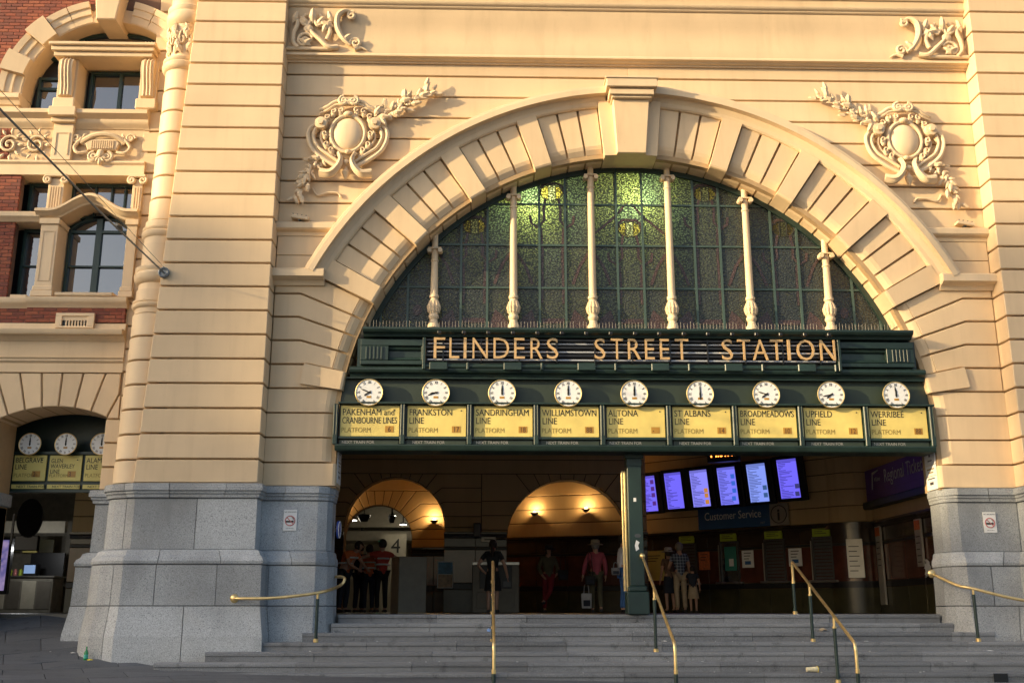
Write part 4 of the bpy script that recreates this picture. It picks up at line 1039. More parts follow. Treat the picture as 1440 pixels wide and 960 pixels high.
# bricks: each laid one by one where they can be seen
nb = 0
_bm = {}
def brick_mesh(w):
    k = (round(w, 2), rnd.randrange(4))
    if k not in _bm: _bm[k] = mesh('brick', box(0, k[0], 0, 0.06, 0, 0.066, 0.004), M['brick_mat'][k[1]])
    return _bm[k]
def bricks(x0, x1, z0, z1, y):
    wp('brick_backing', box(x0, x1 - 0.01, y + 0.008, y + 0.2, z0, z1), 'mortar')
    z = z0 + 0.005; r_ = 0
    while z + 0.066 < z1 + 0.01:
        x = x0 + 0.004; first = r_ % 2 == 1
        while x < x1 - 0.03:
            w = min(0.107 if first else 0.222, x1 - x); first = False
            obj('brick', brick_mesh(w), None, wing, loc=Vector((x, y + rnd.uniform(-.002, .002), z)) - Vector(wing.location)); x += w + 0.009
        z += 0.0755; r_ += 1
bricks(-8.96, -7.05, 5.485, 5.775, W - 0.09); bricks(-9.95, -8.965, 5.485, 5.775, W - 0.01)
bricks(-9.95, -9.42, 6.005, 8.70, W - 0.02)
# vent panel in the brick band
vb = wp('vent', join(box(-8.36, -7.62, W - 0.15, W - 0.05, 5.36, 5.40, .005), box(-8.36, -8.24, W - 0.15, W - 0.05, 5.401, 5.60, .005), box(-7.74, -7.62, W - 0.15, W - 0.05, 5.401, 5.60, .005), box(-8.36, -7.62, W - 0.15, W - 0.05, 5.601, 5.66, .005)), 'cream2')
wp('vent_back', box(-8.25, -7.73, W - 0.095, W - 0.05, 5.40, 5.60), 'black')
for k in range(8): wp('vent_bar', box(-8.17 + 0.058 * k, -8.145 + 0.058 * k, W - 0.13, W - 0.1, 5.39, 5.53), 'cream2')
wp('vent_slope', box(-8.24, -7.74, W - 0.12, W - 0.10, 5.52, 5.60), 'cream2')
# windows -------------------------------------------------------
GYW = W + 0.42
def window(x0, x1, z0, z1, vs=(), hs=(), arch_rise=0.0, name='window', y=GYW):
    """glazed window: frame mesh with its panes as sub-parts"""
    fr = []
    fw = 0.055
    def zt(x):
        if arch_rise <= 0: return z1
        h = (x1 - x0) / 2; r = (h * h + arch_rise ** 2) / (2 * arch_rise); return z1 - r + math.sqrt(r * r - (x - (x0 + x1) / 2) ** 2)
    fr += [box(x0, x0 + fw, y - 0.07, y + 0.02, z0, zt(x0) + (0.0 if not arch_rise else 0)), box(x1 - fw, x1, y - 0.07, y + 0.02, z0, zt(x1)), box(x0 + fw, x1 - fw, y - 0.07, y + 0.02, z0, z0 + fw)]
    if arch_rise <= 0: fr.append(box(x0 + fw, x1 - fw, y - 0.07, y + 0.02, z1 - fw, z1))
    else:
        N = 10; 
        for k in range(N):
            a, b = x0 + (x1 - x0) * k / N, x0 + (x1 - x0) * (k + 1) / N
            fr.append(prism([(a, zt(a) - fw), (b, zt(b) - fw), (b, zt(b)), (a, zt(a))], y - 0.07, y + 0.02))
    for v, wd in vs: fr.append(box(v - wd / 2, v + wd / 2, y - 0.065, y + 0.01, z0 + fw, zt(v) - fw * 0.5))
    for h, hd in hs: fr.append(box(x0 + fw, x1 - fw, y - 0.06, y + 0.008, h - hd / 2, h + hd / 2))
    f = wp(name, join(*fr), 'frame_green')
    xs = [x0 + fw] + [v for v, _ in vs] + [x1 - fw]; zs = [z0 + fw] + [h for h, _ in hs] + [z1 - fw]
    for a, b in zip(xs[:-1], xs[1:]):
        for i, (c, d) in enumerate(zip(zs[:-1], zs[1:])):
            if i == len(zs) - 2 and arch_rise > 0:
                poly = [(a, c), (b, c)] + [(b + (a - b) * k / 5, max(c + 0.01, zt(b + (a - b) * k / 5) - 0.02)) for k in range(6)]
            else: poly = rect(a, b, c, d)
            tl = rnd.uniform(-0.012, 0.012); V, F = prism(poly, y - 0.008, y + 0.004)
            V = [(p, q + tl * (r - c), r) for p, q, r in V]
            o = obj('pane', (V, F), M['glass'], f)
    return f
# dark rooms behind the glass are not seen; a wall closes the recess
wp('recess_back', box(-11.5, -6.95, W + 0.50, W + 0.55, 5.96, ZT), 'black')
window(-8.50, -7.20, 6.05, 7.86, vs=((-7.90, 0.12),), hs=((6.78, 0.035), (7.52, 0.06)), arch_rise=0.30)
window(-9.40, -8.86, 6.03, 7.56, hs=((6.78, 0.03),)); window(-9.40, -8.86, 7.80, 8.56); window(-8.55, -7.18, 7.80, 8.56, vs=((-8.05, 0.03), (-7.72, 0.03), (-7.45, 0.03)))
wp('window_sill', mould_x([(W + 0.4, 6.0), (W - 0.16, 6.0), (W - 0.18, 6.02), (W - 0.18, 6.07), (W - 0.12, 6.09), (W + 0.4, 6.1)], -8.42, -7.32), 'cream2'); wp('window_sill', mould_x([(W + 0.4, 6.0), (W - 0.06, 6.0), (W - 0.06, 6.05), (W + 0.4, 6.06)], -9.33, -9.02), 'cream2')
def pilaster(x0, x1, z0, z1, y0, name='pilaster', panel=True):
    g = [box(x0, x1, y0, GYW + 0.05, z0 + 0.22, z1 - 0.12, 0.006), box(x0 - 0.04, x1 + 0.04, y0 - 0.05, GYW + 0.05, z0, z0 + 0.12, 0.008), box(x0 - 0.025, x1 + 0.025, y0 - 0.03, GYW + 0.05, z0 + 0.121, z0 + 0.219, 0.015), box(x0 - 0.03, x1 + 0.03, y0 - 0.04, GYW + 0.05, z1 - 0.119, z1, 0.01)]
    p = wp(name, join(*g), 'cream2')
    if panel: obj('panel_moulding', join(*[box(a, b, y0 - 0.012, y0 + 0.01, c, d) for a, b, c, d in ((x0 + 0.05, x0 + 0.07, z0 + 0.32, z1 - 0.25), (x1 - 0.07, x1 - 0.05, z0 + 0.32, z1 - 0.25), (x0 + 0.071, x1 - 0.071, z1 - 0.27, z1 - 0.25), (x0 + 0.071, x1 - 0.071, z0 + 0.32, z0 + 0.34))]), M['cream2'], p)
    return p
pilaster(-8.87, -8.53, 6.0, 7.62, W - 0.10); pilaster(-7.18, -6.98, 6.0, 7.62, W - 0.08, panel=False)
wm('transom', [(0.45, 7.57), (-0.05, 7.57), (-0.09, 7.62), (-0.14, 7.66), (-0.14, 7.74), (-0.08, 7.78), (0.45, 7.79)], XW0, -8.92, 'cream2')
# swept hood over the middle window
def hoodz(x): 
    t = (x - (-7.94)) / 0.92; 
    return 7.62 + (0.33 * (0.5 + 0.5 * math.cos(math.pi * max(-1, min(1, t * 1.18)))))
N = 28; V = []; F = []
pf = [(0.45, 0.0), (-0.06, 0.0), (-0.08, 0.04), (-0.16, 0.07), (-0.18, 0.10), (-0.24, 0.12), (-0.24, 0.17), (-0.18, 0.20), (0.45, 0.21)]
for k in range(N + 1):
    x = -8.98 + (2.02) * k / N
    for y, z in pf: V.append((x, W + y, hoodz(x) + z * (1.0)))
m = len(pf)
for k in range(N):
    for i in range(m): j = (i + 1) % m; F.append((k * m + i, k * m + j, (k + 1) * m + j, (k + 1) * m + i))
F += [tuple(range(m))[::-1], tuple(range(N * m, N * m + m))]
wp('window_hood', (V, F), 'cream2', True)
# fluted short pilasters with scroll heads
for x0, x1 in ((-8.84, -8.53), (-7.16, -6.96)):
    p = wp('short_pilaster', box(x0, x1, W - 0.06, GYW + 0.05, 7.80, 8.50, 0.006), 'cream2')
    for k in range(int((x1 - x0) / 0.05) - 1): obj('flute', box(x0 + 0.04 + 0.05 * k, x0 + 0.06 + 0.05 * k, W - 0.08, W - 0.055, 7.86, 8.32), M['cream2'], p)
    for s in (0, 1):
        xc = (x0 - 0.01, x1 + 0.01)[s]; obj('volute', tube(spiral(xc, 8.46, W - 0.10, 0.085, 0.015, 90, (1.4, -1.4)[s]), 0.03, 8), M['cream2'], p, smooth=True)
    obj('cap', box(x0 - 0.06, x1 + 0.06, W - 0.14, GYW + 0.05, 8.52, 8.58, 0.008), M['cream2'], p)
# entablature, relief panels and mouldings
wm('entablature', [(0.5, 8.58), (-0.06, 8.58), (-0.06, 8.80), (-0.10, 8.84), (-0.10, 8.88), (-0.02, 8.90), (0.5, 8.90)], XW0, -6.96, 'cream2')
wm('relief_ground', [(0.5, 8.90), (0.02, 8.90), (0.02, 9.62), (0.5, 9.62)], XW0, -6.96)
wm('moulding', [(0.5, 9.62), (0.0, 9.62), (-0.02, 9.66), (-0.08, 9.70), (-0.10, 9.76), (-0.10, 9.80), (-0.16, 9.84), (-0.22, 9.88), (-0.22, 9.96), (-0.15, 10.0), (0.5, 10.02)], XW0, -6.96, 'cream2')
for x0, x1 in ((-8.86, -8.46),):
    wp('panel_post', box(x0, x1, W - 0.09, W + 0.1, 8.90, 9.70, 0.008), 'cream2'); wp('panel_post_cap', join(box(x0 - 0.04, x1 + 0.04, W - 0.17, W, 9.701, 9.80, 0.01), box(x0 - 0.07, x1 + 0.07, W - 0.27, W, 9.801, 10.0, 0.01)), 'cream2')
    wp('panel_post_moulding', join(box(x0 + 0.06, x0 + 0.08, W - 0.105, W - 0.085, 9.0, 9.5), box(x1 - 0.08, x1 - 0.06, W - 0.105, W - 0.085, 9.0, 9.5), box(x0 + 0.081, x1 - 0.081, W - 0.105, W - 0.085, 9.48, 9.5)), 'cream2')
rel = wp('relief_carving', tube(bez([(-8.30, W - 0.03, 9.30), (-8.08, W - 0.08, 9.42), (-7.84, W - 0.10, 9.46), (-7.60, W - 0.08, 9.42), (-7.40, W - 0.03, 9.30)], 6), 0.055, 8), 'cream2', True)
def rsub(g): return obj('carving', g, M['cream2'], rel, smooth=True)
rsub(prism([(-8.14, 9.12), (-7.56, 9.12), (-7.50, 9.28), (-7.60, 9.38), (-8.08, 9.38), (-8.20, 9.28)], W - 0.08, W + 0.03, 0.02))
for k in range(11): rsub(box(-8.07 + 0.043 * k, -8.05 + 0.043 * k, W - 0.10, W - 0.07, 9.15, 9.33))
for s in (-1, 1):
    c = -7.85
    rsub(tube(spiral(c + s * 0.14, 8.96, W - 0.10, 0.11, 0.02, 90, -s * 1.5), 0.034, 8)); rsub(tube(bez([(c + s * 0.3, W - 0.06, 9.08), (c + s * 0.48, W - 0.08, 9.06), (c + s * 0.56, W - 0.06, 9.2), (c + s * 0.44, W - 0.06, 9.36)], 5), 0.035, 8))
    rsub(tube(spiral(c + s * 0.55, 9.40, W - 0.04, 0.10, 0.02, 0, s * 1.4), 0.028, 8))
    for i in range(7): 
        a = 90 - s * (20 + i * 22); leaf(rel, c + s * (0.36 + 0.05 * (i % 3)), W - 0.03, 9.22 + 0.05 * i, a, 0.7)
rsub(ball((-7.85, W - 0.12, 9.02), 0.08, 0.06, 0.10, 10, 6)); rsub(ball((-7.85, W - 0.10, 8.86), 0.05, 0.05, 0.08, 10, 6))
for k in range(5): leaf(rel, -7.85, W - 0.12, 8.98, -90 + (k - 2) * 32, 0.75)
for cx in (-9.2, -9.75):
    r2 = wp('relief_carving', tube(spiral(cx, 9.25, W - 0.02, 0.2, 0.03, 40, 1.6), 0.03, 8), 'cream2', True)
    for i in range(9): leaf(r2, cx - Vector(wing.location).x * 0 + 0.16 * math.cos(i * 0.7) , W - 0.02, 9.25 + 0.22 * math.sin(i * 0.7), i * 40, 0.75)
# upper arched window
AX, AZ, AR = -7.95, 10.40, 1.70
wp('arch_reveal', arc_sweep([(AR, W + 0.02), (AR + 0.06, W), (AR + 0.3, W + 0.02), (AR + 0.3, W + 0.6), (AR - 0.02, W + 0.6)], 0, 180, 32, AX, AZ), 'cream', True)
wp('reveal_jamb', box(AX - AR - 0.3, AX - AR, W + 0.01, W + 0.6, 10.02, AZ), 'cream')
for i in range(14):
    a0, a1 = 180 / 14 * i, 180 / 14 * (i + 1); big = i in (3, 10, 1, 12)
    if i in (6, 7): continue
    y0 = -0.09 if big else 0.0
    pr = [(AR + 0.02, W + 0.2), (AR + 0.02, W + y0), (AR + 0.17, W + y0 - 0.02), (AR + 0.18, W + y0 - 0.05), (AR + 0.32, W + y0 - 0.06), (AR + 0.33, W + y0 - 0.09), (AR + 0.46, W + y0 - 0.11), (AR + 0.46, W + 0.2)]
    if big: pr = [(AR, W + 0.2), (AR, W - 0.13), (AR + 0.49, W - 0.18), (AR + 0.49, W + 0.2)]
    wp('voussoir', arc_sweep(pr, a0 + 0.25, a1 - 0.25, 5, AX, AZ), 'cream2')
wp('keystone', prism([(AX - 0.20, AZ + AR - 0.15), (AX + 0.20, AZ + AR - 0.15), (AX + 0.30, AZ + AR + 0.65), (AX - 0.30, AZ + AR + 0.65)], W - 0.34, W + 0.6, 0.02), 'cream2')
wp('impost', mould_x([(W + 0.4, AZ - 0.28), (W - 0.06, AZ - 0.28), (W - 0.10, AZ - 0.20), (W - 0.16, AZ - 0.16), (W - 0.16, AZ - 0.06), (W + 0.4, AZ - 0.04)], AX - AR - 0.55, AX - AR + 0.03), 'cream2')
wp('jamb_block', box(AX - AR - 0.5, AX - AR - 0.005, W - 0.03, W + 0.02, 10.02, AZ - 0.28), 'cream')
# window under it
for z0, z1 in ((10.02, 11.12),):
    window(-8.42, -7.16, z0, z1, vs=((-7.78, 0.07),), y=W + 0.5 - 0.06)
window(-9.50, -8.80, 10.02, 10.98, hs=((10.72, 0.06),), y=W + 0.5 - 0.05); 
window(-9.30, -6.65, 11.40, 12.05, vs=((-8.70, 0.08), (-7.20, 0.08)), arch_rise=0.35, y=W + 0.5 - 0.05)
wp('lintel', join(box(-8.98, -6.96, W - 0.22, W + 0.5, 11.16, 11.26, 0.01), box(-9.02, -6.92, W - 0.28, W + 0.5, 11.261, 11.36, 0.01), box(-9.06, -6.88, W - 0.34, W + 0.5, 11.361, 11.43, 0.012)), 'cream2')
for x0, x1 in ((-8.90, -8.52), (-7.22, -6.86)):
    wp('console_back', box(x0, x1, W - 0.06, W + 0.5, 10.02, 11.159, 0.008), 'cream2')
    prof = [(W - 0.05, 10.30), (W - 0.12, 10.32), (W - 0.13, 10.5), (W - 0.20, 10.72), (W - 0.24, 10.9), (W - 0.22, 11.05), (W - 0.16, 11.12), (W - 0.05, 11.12)]
    cs = wp('console', mould_x(prof, x0 + 0.05, x1 - 0.05), 'cream2', True)
    for k in range(3): xx = x0 + 0.12 + k * 0.07; obj('console_rib', tube([(xx, y - 0.01, z) for y, z in prof[1:-1]], 0.02, 6), M['cream2'], cs, smooth=True)
    wp('console_foot', box(x0 - 0.03, x1 + 0.03, W - 0.14, W + 0.4, 10.03, 10.26, 0.02), 'cream2')
for xb in (-8.72, -7.04):
    for k in range(4): wp('finial_knob', ball((xb - 0.1 + 0.065 * k, W - 0.15, 11.48), 0.04, 0.06, 0.055, 8, 6), 'cream2', True)
bricks(-10.05, -9.75, 8.95, 10.02, W - 0.0)
# brick wall above the arch
z = 10.45; r_ = 0
while z < 12.7:
    h = AR + 0.47; d = h * h - (z + 0.03 - AZ) ** 2; xr = AX - math.sqrt(d) if d > 0 else AX
    x = -10.3 - (0.115 if r_ % 2 else 0)
    while x < xr + 0.02:
        obj('brick', brick_mesh(0.222), None, wing, loc=Vector((x, W - 0.02 + rnd.uniform(-.002, .002), z)) - Vector(wing.location)); x += 0.231
    z += 0.0755; r_ += 1
wp('brick_backing', prism([(-11.5, 10.42)] + [(AX + (AR + 0.3) * math.cos(R(a)), AZ + (AR + 0.3) * math.sin(R(a))) for a in range(180, 80, -8)] + [(AX, ZT), (-11.5, ZT)], W - 0.01, W + 0.3), 'mortar')
wp('brick_backing', box(AX, -6.6, W + 0.05, W + 0.4, AZ + AR + 0.3, ZT), 'mortar')
wp('brick_backing', box(-11.5, -9.95, W + 0.0, W + 0.3, 5.48, 10.42), 'mortar')
# plinth of the far jamb
wp('far_jamb', join(box(-11.5, PX0 + 0.02, W - 0.1, W + 0.9, -0.6, 1.0, 0.02), box(-11.5, PX0, W - 0.02, W + 0.9, 1.001, 2.0, 0.02), box(-11.5, PX0 + 0.08, W - 0.1, W + 0.9, 2.001, 2.249, 0.02)), 'granite')
M['hall_grey'] = plain('hall_grey', (0.20, 0.18, 0.14), 0.6, var=0.2)
M['dull_steel'] = plain('dull_steel', (0.16, 0.14, 0.11), 0.5, metal=0.3)
M['mirror_black'] = plain('matt_black', (0.004, 0.004, 0.004), 0.9, spec=0.1)

# ------------------------------------------------------------------ the hall behind the steps
def arched_wall(name, loc, rz, u0, u1, zt, arches, thick, plinth_z=2.18, kind='structure', dz=0.40, lo=0.0, mt='in_cream'):
    """rusticated wall with round-headed openings; local x along the wall, local -y towards the viewer"""
    zs = plinth_z
    poly = [(u0, lo)]
    for uc, R_, zsp in arches:
        poly += [(uc - R_, lo)] + [(uc + R_ * math.cos(R(a)), zsp + R_ * math.sin(R(a))) for a in range(180, -1, -12)] + [(uc + R_, lo)]
    poly += [(u1, lo), (u1, zt), (u0, zt)]
    w = obj(name, prism(poly, 0.04, thick, back=True), M['in_joint'], loc=loc, rot=(0, 0, rz)); tag(w, kind=kind)
    def blk(p, y0=0.0): obj('stone_block', prism(inset(ccw(p), 0.012), y0, 0.06, 0.01), M[mt], w)
    ztop = zt0 = min(zt, max(a[2] for a in arches) + dz * 3.75)
    bounds = [u0] + [(a[0] + b[0]) / 2 for a, b in zip(arches[:-1], arches[1:])] + [u1]
    for k, (uc, R_, zsp) in enumerate(arches):
        for s, ue in ((-1, bounds[k]), (1, bounds[k + 1])):
            W_ = abs(ue - uc)
            levels = [(14, zsp + dz * 0.75), (27, zsp + dz * 1.75), (40, zsp + dz * 2.75)]
            js = levels + [(52, None), (63, None), (74, None), (84, None)]
            def path(j):
                a, z = j; c, s_ = math.cos(R(a)), math.sin(R(a)); inn = (R_ * c, R_ * s_)
                if z is None:
                    r = (ztop - zsp) / s_
                    if r * c > W_: return [inn, (W_, W_ * s_ / c), (W_, ztop - zsp)]
                    return [inn, (r * c, ztop - zsp)]
                d = z - zsp; r = d / s_
                if r < R_ + 0.02: return [(math.sqrt(max(R_ * R_ - d * d, 1e-4)), d), (W_, d)]
                if r * c > W_ - 0.02: return [inn, (W_, W_ * s_ / c)]
                return [inn, (r * c, d), (W_, d)]
            prev = None
            base = [(R_, 0.0), (W_, 0.0)]
            seq = [('b', base)] + [(j, path(j)) for j in js]
            for (j0, p0), (j1, p1) in zip(seq[:-1], seq[1:]):
                a0 = 0 if j0 == 'b' else j0[0]; a1 = j1[0]
                arcs = [(R_ * math.cos(R(a1 + (a0 - a1) * t)), R_ * math.sin(R(a1 + (a0 - a1) * t))) for t in (0.33, 0.66)]
                mid = []
                if (j0 == 'b' or j0[1] is not None) and j1[1] is None: mid = [(W_, ztop - zsp)]
                if mid and p0[-1][0] < W_ - 1e-4: mid = []
                i0 = math.degrees(math.atan2(p0[0][1], p0[0][0])); i1 = math.degrees(math.atan2(p1[0][1], p1[0][0]))
                arcs = [(R_ * math.cos(R(i1 + (i0 - i1) * t)), R_ * math.sin(R(i1 + (i0 - i1) * t))) for t in (0.33, 0.66)]
                poly = p0 + mid + p1[::-1] + arcs
                blk([(uc + s * x, zsp + z) for x, z in poly])
            z = zsp
            while z > plinth_z + 0.1:
                blk(rect(*sorted((uc + s * R_, ue)), max(z - dz, plinth_z), z)); z -= dz
        a0, a1 = 84, 96
        blk([(uc + R_ * math.cos(R(a0)), zsp + R_ * math.sin(R(a0))), (uc + (ztop - zsp) / math.tan(R(a0)), ztop), (uc - (ztop - zsp) / math.tan(R(a0)), ztop), (uc - R_ * math.cos(R(a0)), zsp + R_ * math.sin(R(a0))), (uc, zsp + R_)])
        z = ztop
    while z < zt - 0.05:
        blk(rect(u0, u1, z, min(z + dz, zt))); z += dz
    # dark tiled wainscot below
    edges = [u0] + [v for uc, R_, _ in arches for v in (uc - R_, uc + R_)] + [u1]
    for a, b in zip(edges[::2], edges[1::2]):
        if b - a < 0.05: continue
        n = max(1, round((b - a) / 0.75))
        for i in range(n):
            x0, x1 = a + (b - a) * i / n, a + (b - a) * (i + 1) / n
            for z0, z1, m_ in ((0.0, 0.62, 'tile_olive'), (0.62, 0.80, 'black'), (0.80, 1.70, 'tile_red'), (1.70, 1.78, 'black'), (1.78, plinth_z - 0.16, 'tile_dark')):
                obj('tile_panel', prism(inset(rect(x0, x1, z0 + 0.004, z1), 0.004), 0.0, 0.06, 0.006), M[m_], w)
        obj('dado_rail', mould_x([(0.06, plinth_z - 0.16), (-0.04, plinth_z - 0.16), (-0.06, plinth_z - 0.08), (-0.12, plinth_z - 0.05), (-0.12, plinth_z), (0.06, plinth_z)], a, b), M['tile_dark'], w)
    return w
def course_wall(name, loc, rz, u1, zt, plinth_z=2.22, thick=0.3, n=0, dz=0.42):
    w = obj(name, box(0, u1, 0.04, thick, 0, zt), M['in_joint'], loc=loc, rot=(0, 0, rz)); tag(w, kind='structure')
    z = plinth_z
    while z < zt - 0.05:
        obj('stone_block', prism(inset(rect(0, u1, z, min(zt, z + dz)), 0.012), 0.0, 0.06, 0.01), M['in_cream'], w); z += dz
    k = max(1, round(u1 / 0.95))
    for i in range(k):
        x0, x1 = u1 * i / k, u1 * (i + 1) / k
        for z0, z1, m_ in ((0.0, 0.62, 'tile_olive'), (0.62, 0.78, 'black'), (0.78, 1.66, 'tile_red'), (1.66, 1.74, 'black'), (1.74, plinth_z - 0.16, 'tile_dark')):
            obj('tile_panel', prism(inset(rect(x0, x1, z0 + 0.004, z1), 0.004), 0.0, 0.06, 0.006), M[m_], w)
    obj('dado_rail', mould_x([(0.06, plinth_z - 0.16), (-0.05, plinth_z - 0.16), (-0.07, plinth_z - 0.08), (-0.13, plinth_z - 0.05), (-0.13, plinth_z), (0.06, plinth_z)], 0, u1), M['tile_dark'], w)
    return w
YB = 10.5
arched_wall('hall_wall_back', (0, YB, 0), 0, -6.4, 4.55, 6.2, [(-2.55, 1.40, 2.32), (2.32, 1.72, 1.95)], 0.55, plinth_z=2.18)
# passage behind the left arch, with a second arch, and the bright hall beyond
arched_wall('passage_wall', (0, 14.0, 0), 0, -6.4, -0.2, 5.2, [(-3.35, 1.05, 2.22)], 0.4, plinth_z=1.95)
for x, nm in ((-6.45, 'passage_side_wall'), (-0.55, 'passage_side_wall')):
    w = obj(nm, box(x, x + 0.12, YB + 0.56, 14.02, 0, 5.0), M['in_cream']); tag(w, kind='structure')
w = obj('passage_ceiling', box(-6.4, -0.4, YB + 0.56, 14.0, 4.4, 4.5), M['in_cream']); tag(w, kind='structure')
w = obj('platform_hall', join(box(-8, 0.5, 22, 22.2, 0, 6), box(-8, 0.5, 14.4, 22, 3.9, 4.0), box(-8.1, -8, 14.4, 22, 0, 4), box(0.5, 0.6, 14.4, 22, 0, 4)), M['in_white']); tag(w, kind='structure')
hb = obj('platform_beam', join(box(-8, 0.5, 19.5, 19.8, 3.0, 3.9), box(-8, 0.5, 20.0, 22, 2.55, 2.9)), M['in_white']); tag(hb, 'pale beam crossing the hall beyond the left inner arch', 'beam')
# recess behind the second arch: angled lit wall
course_wall('recess_wall', (-0.3, 14.3, 0), R(-21), 6.0, 5.2, 2.25)
w = obj('recess_ceiling', box(-0.4, 6.5, YB + 0.56, 16, 4.6, 4.7), M['in_cream']); tag(w, kind='structure')
# ticket wall at forty-five degrees, side wall on the right, ceiling
TA = Vector((4.25, 12.55, 0)); TL = 6.6
tw = course_wall('ticket_wall', TA, R(-45), TL, 6.2, 2.24)
course_wall('hall_wall_right', (9.85, 7.55, 0), R(-90), 6.9, 6.2, 2.24)
# rounded pier between them
cw = obj('corner_pier', lathe([(0.82, 0), (0.82, 6.2)], 9.65, 8.25, 24), M['in_joint']); tag(cw, kind='structure')
z = 2.24
while z < 6: obj('stone_block', lathe([(0.83, z + 0.01), (0.845, z + 0.022), (0.845, z + 0.398), (0.83, z + 0.41)], 9.65, 8.25, 24), M['in_cream'], cw, smooth=False); z += 0.42
for z0, z1, m_ in ((0.005, 0.62, 'tile_olive'), (0.62, 0.78, 'black'), (0.78, 1.66, 'tile_red'), (1.66, 1.74, 'black'), (1.74, 2.08, 'tile_dark'), (2.08, 2.24, 'tile_dark')):
    obj('tile_panel', lathe([(0.86 if z1 < 2.2 else 0.94, z0), (0.86 if z1 < 2.2 else 0.94, z1)], 9.65, 8.25, 24), M[m_], cw, smooth=True)
w = obj('hall_ceiling_and_shield', join(box(-6.5, 12, 0.80, 16, 9.3, 9.5), box(-6.5, 12, 0.72, 16, 5.05, 5.2)), M['in_cream']); tag(w, kind='structure')  # lower slab added out of view to keep light off the hall
w = obj('hall_wall_left', box(-6.7, -6.4, 1.3, YB + 0.5, 0, 9.3), M['in_cream']); tag(w, kind='structure')
w = obj('hall_upper_walls', join(box(-6.4, 4.5, YB + 0.05, YB + 0.3, 6.2, 9.3), box(9.9, 10.2, 0.8, 8.5, 6.2, 9.3), box(10.4, 12, 0.8, 1.1, 0, 9.3)), M['in_cream']); tag(w, kind='structure')
V, F = box(0, TL, 0.04, 0.3, 6.2, 9.3); w = obj('ticket_wall_top', (V, F), M['in_cream'], loc=TA, rot=(0, 0, R(-45))); tag(w, kind='structure')
for x0, x1 in ((-6.4, XC - RA - 0.40), (XC + RA + 0.45, 11.5)):
    w = obj('front_inner_wall', box(x0, x1, 0.76, 1.28, 0, 9.3), M['in_cream']); tag(w, kind='structure')
w = obj('front_inner_wall_top', box(-6.4, 11.5, 0.76, 0.9, 8.85, 9.3), M['in_cream']); tag(w, kind='structure')

# wall lamps, lit
def wall_lamp(x, y, z, rz, label, power):
    L = empty('wall_lamp', (x, y, z), rz); tag(L, label, 'lamp', 'lit wall lamps in the hall')
    obj('bowl', lathe([(0.02, -0.10), (0.09, -0.06), (0.14, 0.0), (0.135, 0.005), (0.08, -0.05), (0.0, -0.06)], 0, -0.16, 14), M['dark_steel'], L, smooth=True)
    obj('bracket', tube([(0, 0, -0.05), (0, -0.10, -0.08), (0, -0.16, -0.08)], 0.018, 6), M['dark_steel'], L)
    obj('bulb', ball((0, -0.16, 0.005), 0.05, n=10, m=6), M['lamp_glow'], L)
    ld = bpy.data.lights.new('lamp_light', 'POINT'); ld.energy = power; ld.color = (1.0, 0.62, 0.28); ld.shadow_soft_size = 0.06
    lo = bpy.data.objects.new('lamp_light', ld); lo.location = (0, -0.16, 0.09); link(lo, L)
LAMP = 9.5
p = at(754, 720, 13.5); wall_lamp(p.x, 13.56, p.z - 0.02, R(-21), 'small lit uplight at the left of the recessed wall', LAMP)
p = at(826, 716, 12.9); wall_lamp(p.x, 12.92, p.z, R(-21), 'small lit uplight on the recessed wall, beside the green column', LAMP)
p = at(611, 732, 13.98); wall_lamp(p.x, 13.96, p.z, 0, 'small lit uplight in the passage right of the inner arch', LAMP * 1.1)
p = at(502, 716, 13.98); wall_lamp(p.x - 0.75, 13.96, p.z, 0, 'small lit uplight in the passage, left of the inner arch', LAMP * 1.1)
# ceiling lights in the platform hall
for px, py, Y in ((497, 731, 17.0), (552, 725, 17.4), (567, 737, 18.6), (508, 756, 21.0), (510, 752, 20.6)):
    p = at(px, py, Y); L = empty('ceiling_light', (p.x, Y, p.z)); tag(L, {497: 'lit round ceiling light nearest the left edge of the far hall arch', 552: 'lit round light right beside the dome camera in the far hall', 567: 'lit round ceiling light at the right edge of the far hall arch', 508: 'lower lit light of the pair on the far pale beam', 510: 'upper lit light of the pair on the far pale beam'}[px], 'light', 'ceiling lights of the far hall')
    obj('rim', lathe([(0.12, 0.0), (0.14, 0.01), (0.12, 0.06), (0.02, 0.07), (0.02, 0.5)], 0, 0, 14), M['dark_steel'], L); obj('diffuser', lathe([(0.115, -0.02), (0.115, 0.0)], 0, 0, 14), M['tube_glow'], L)
    ld = bpy.data.lights.new('ceiling_lamp', 'POINT'); ld.energy = 2.5; ld.color = (1.0, 0.88, 0.66); ld.shadow_soft_size = 0.1
    lo = bpy.data.objects.new('ceiling_lamp', ld); lo.location = (0, 0, -0.1); link(lo, L)
for px, py, Y, sz, nm, lab in ((512, 727, 16.5, 0.42, 'loudspeaker', 'dark loudspeaker hanging in the hall beyond the left arch'), (551, 729, 16.8, 0.24, 'camera_dome', 'dark dome camera hanging in the hall beyond the left arch')):
    p = at(px, py, Y); L = empty(nm, (p.x, Y, p.z)); tag(L, lab, 'speaker' if 'speaker' in nm else 'camera')
    obj('body', lathe([(sz * 0.3, -0.14), (sz * 0.5, 0.0), (sz * 0.55, 0.08), (sz * 0.2, 0.12)], 0, 0, 14), M['black'], L); obj('stem', tube([(0, 0, 0.1), (0, 0, 0.6)], 0.02, 6), M['black'], L)
p = at(552, 768, 19.4); t = empty('platform_sign', (p.x, 19.4, 2.0)); tag(t, 'large dark numeral 4 on a pale pillar in the far hall', 'sign')
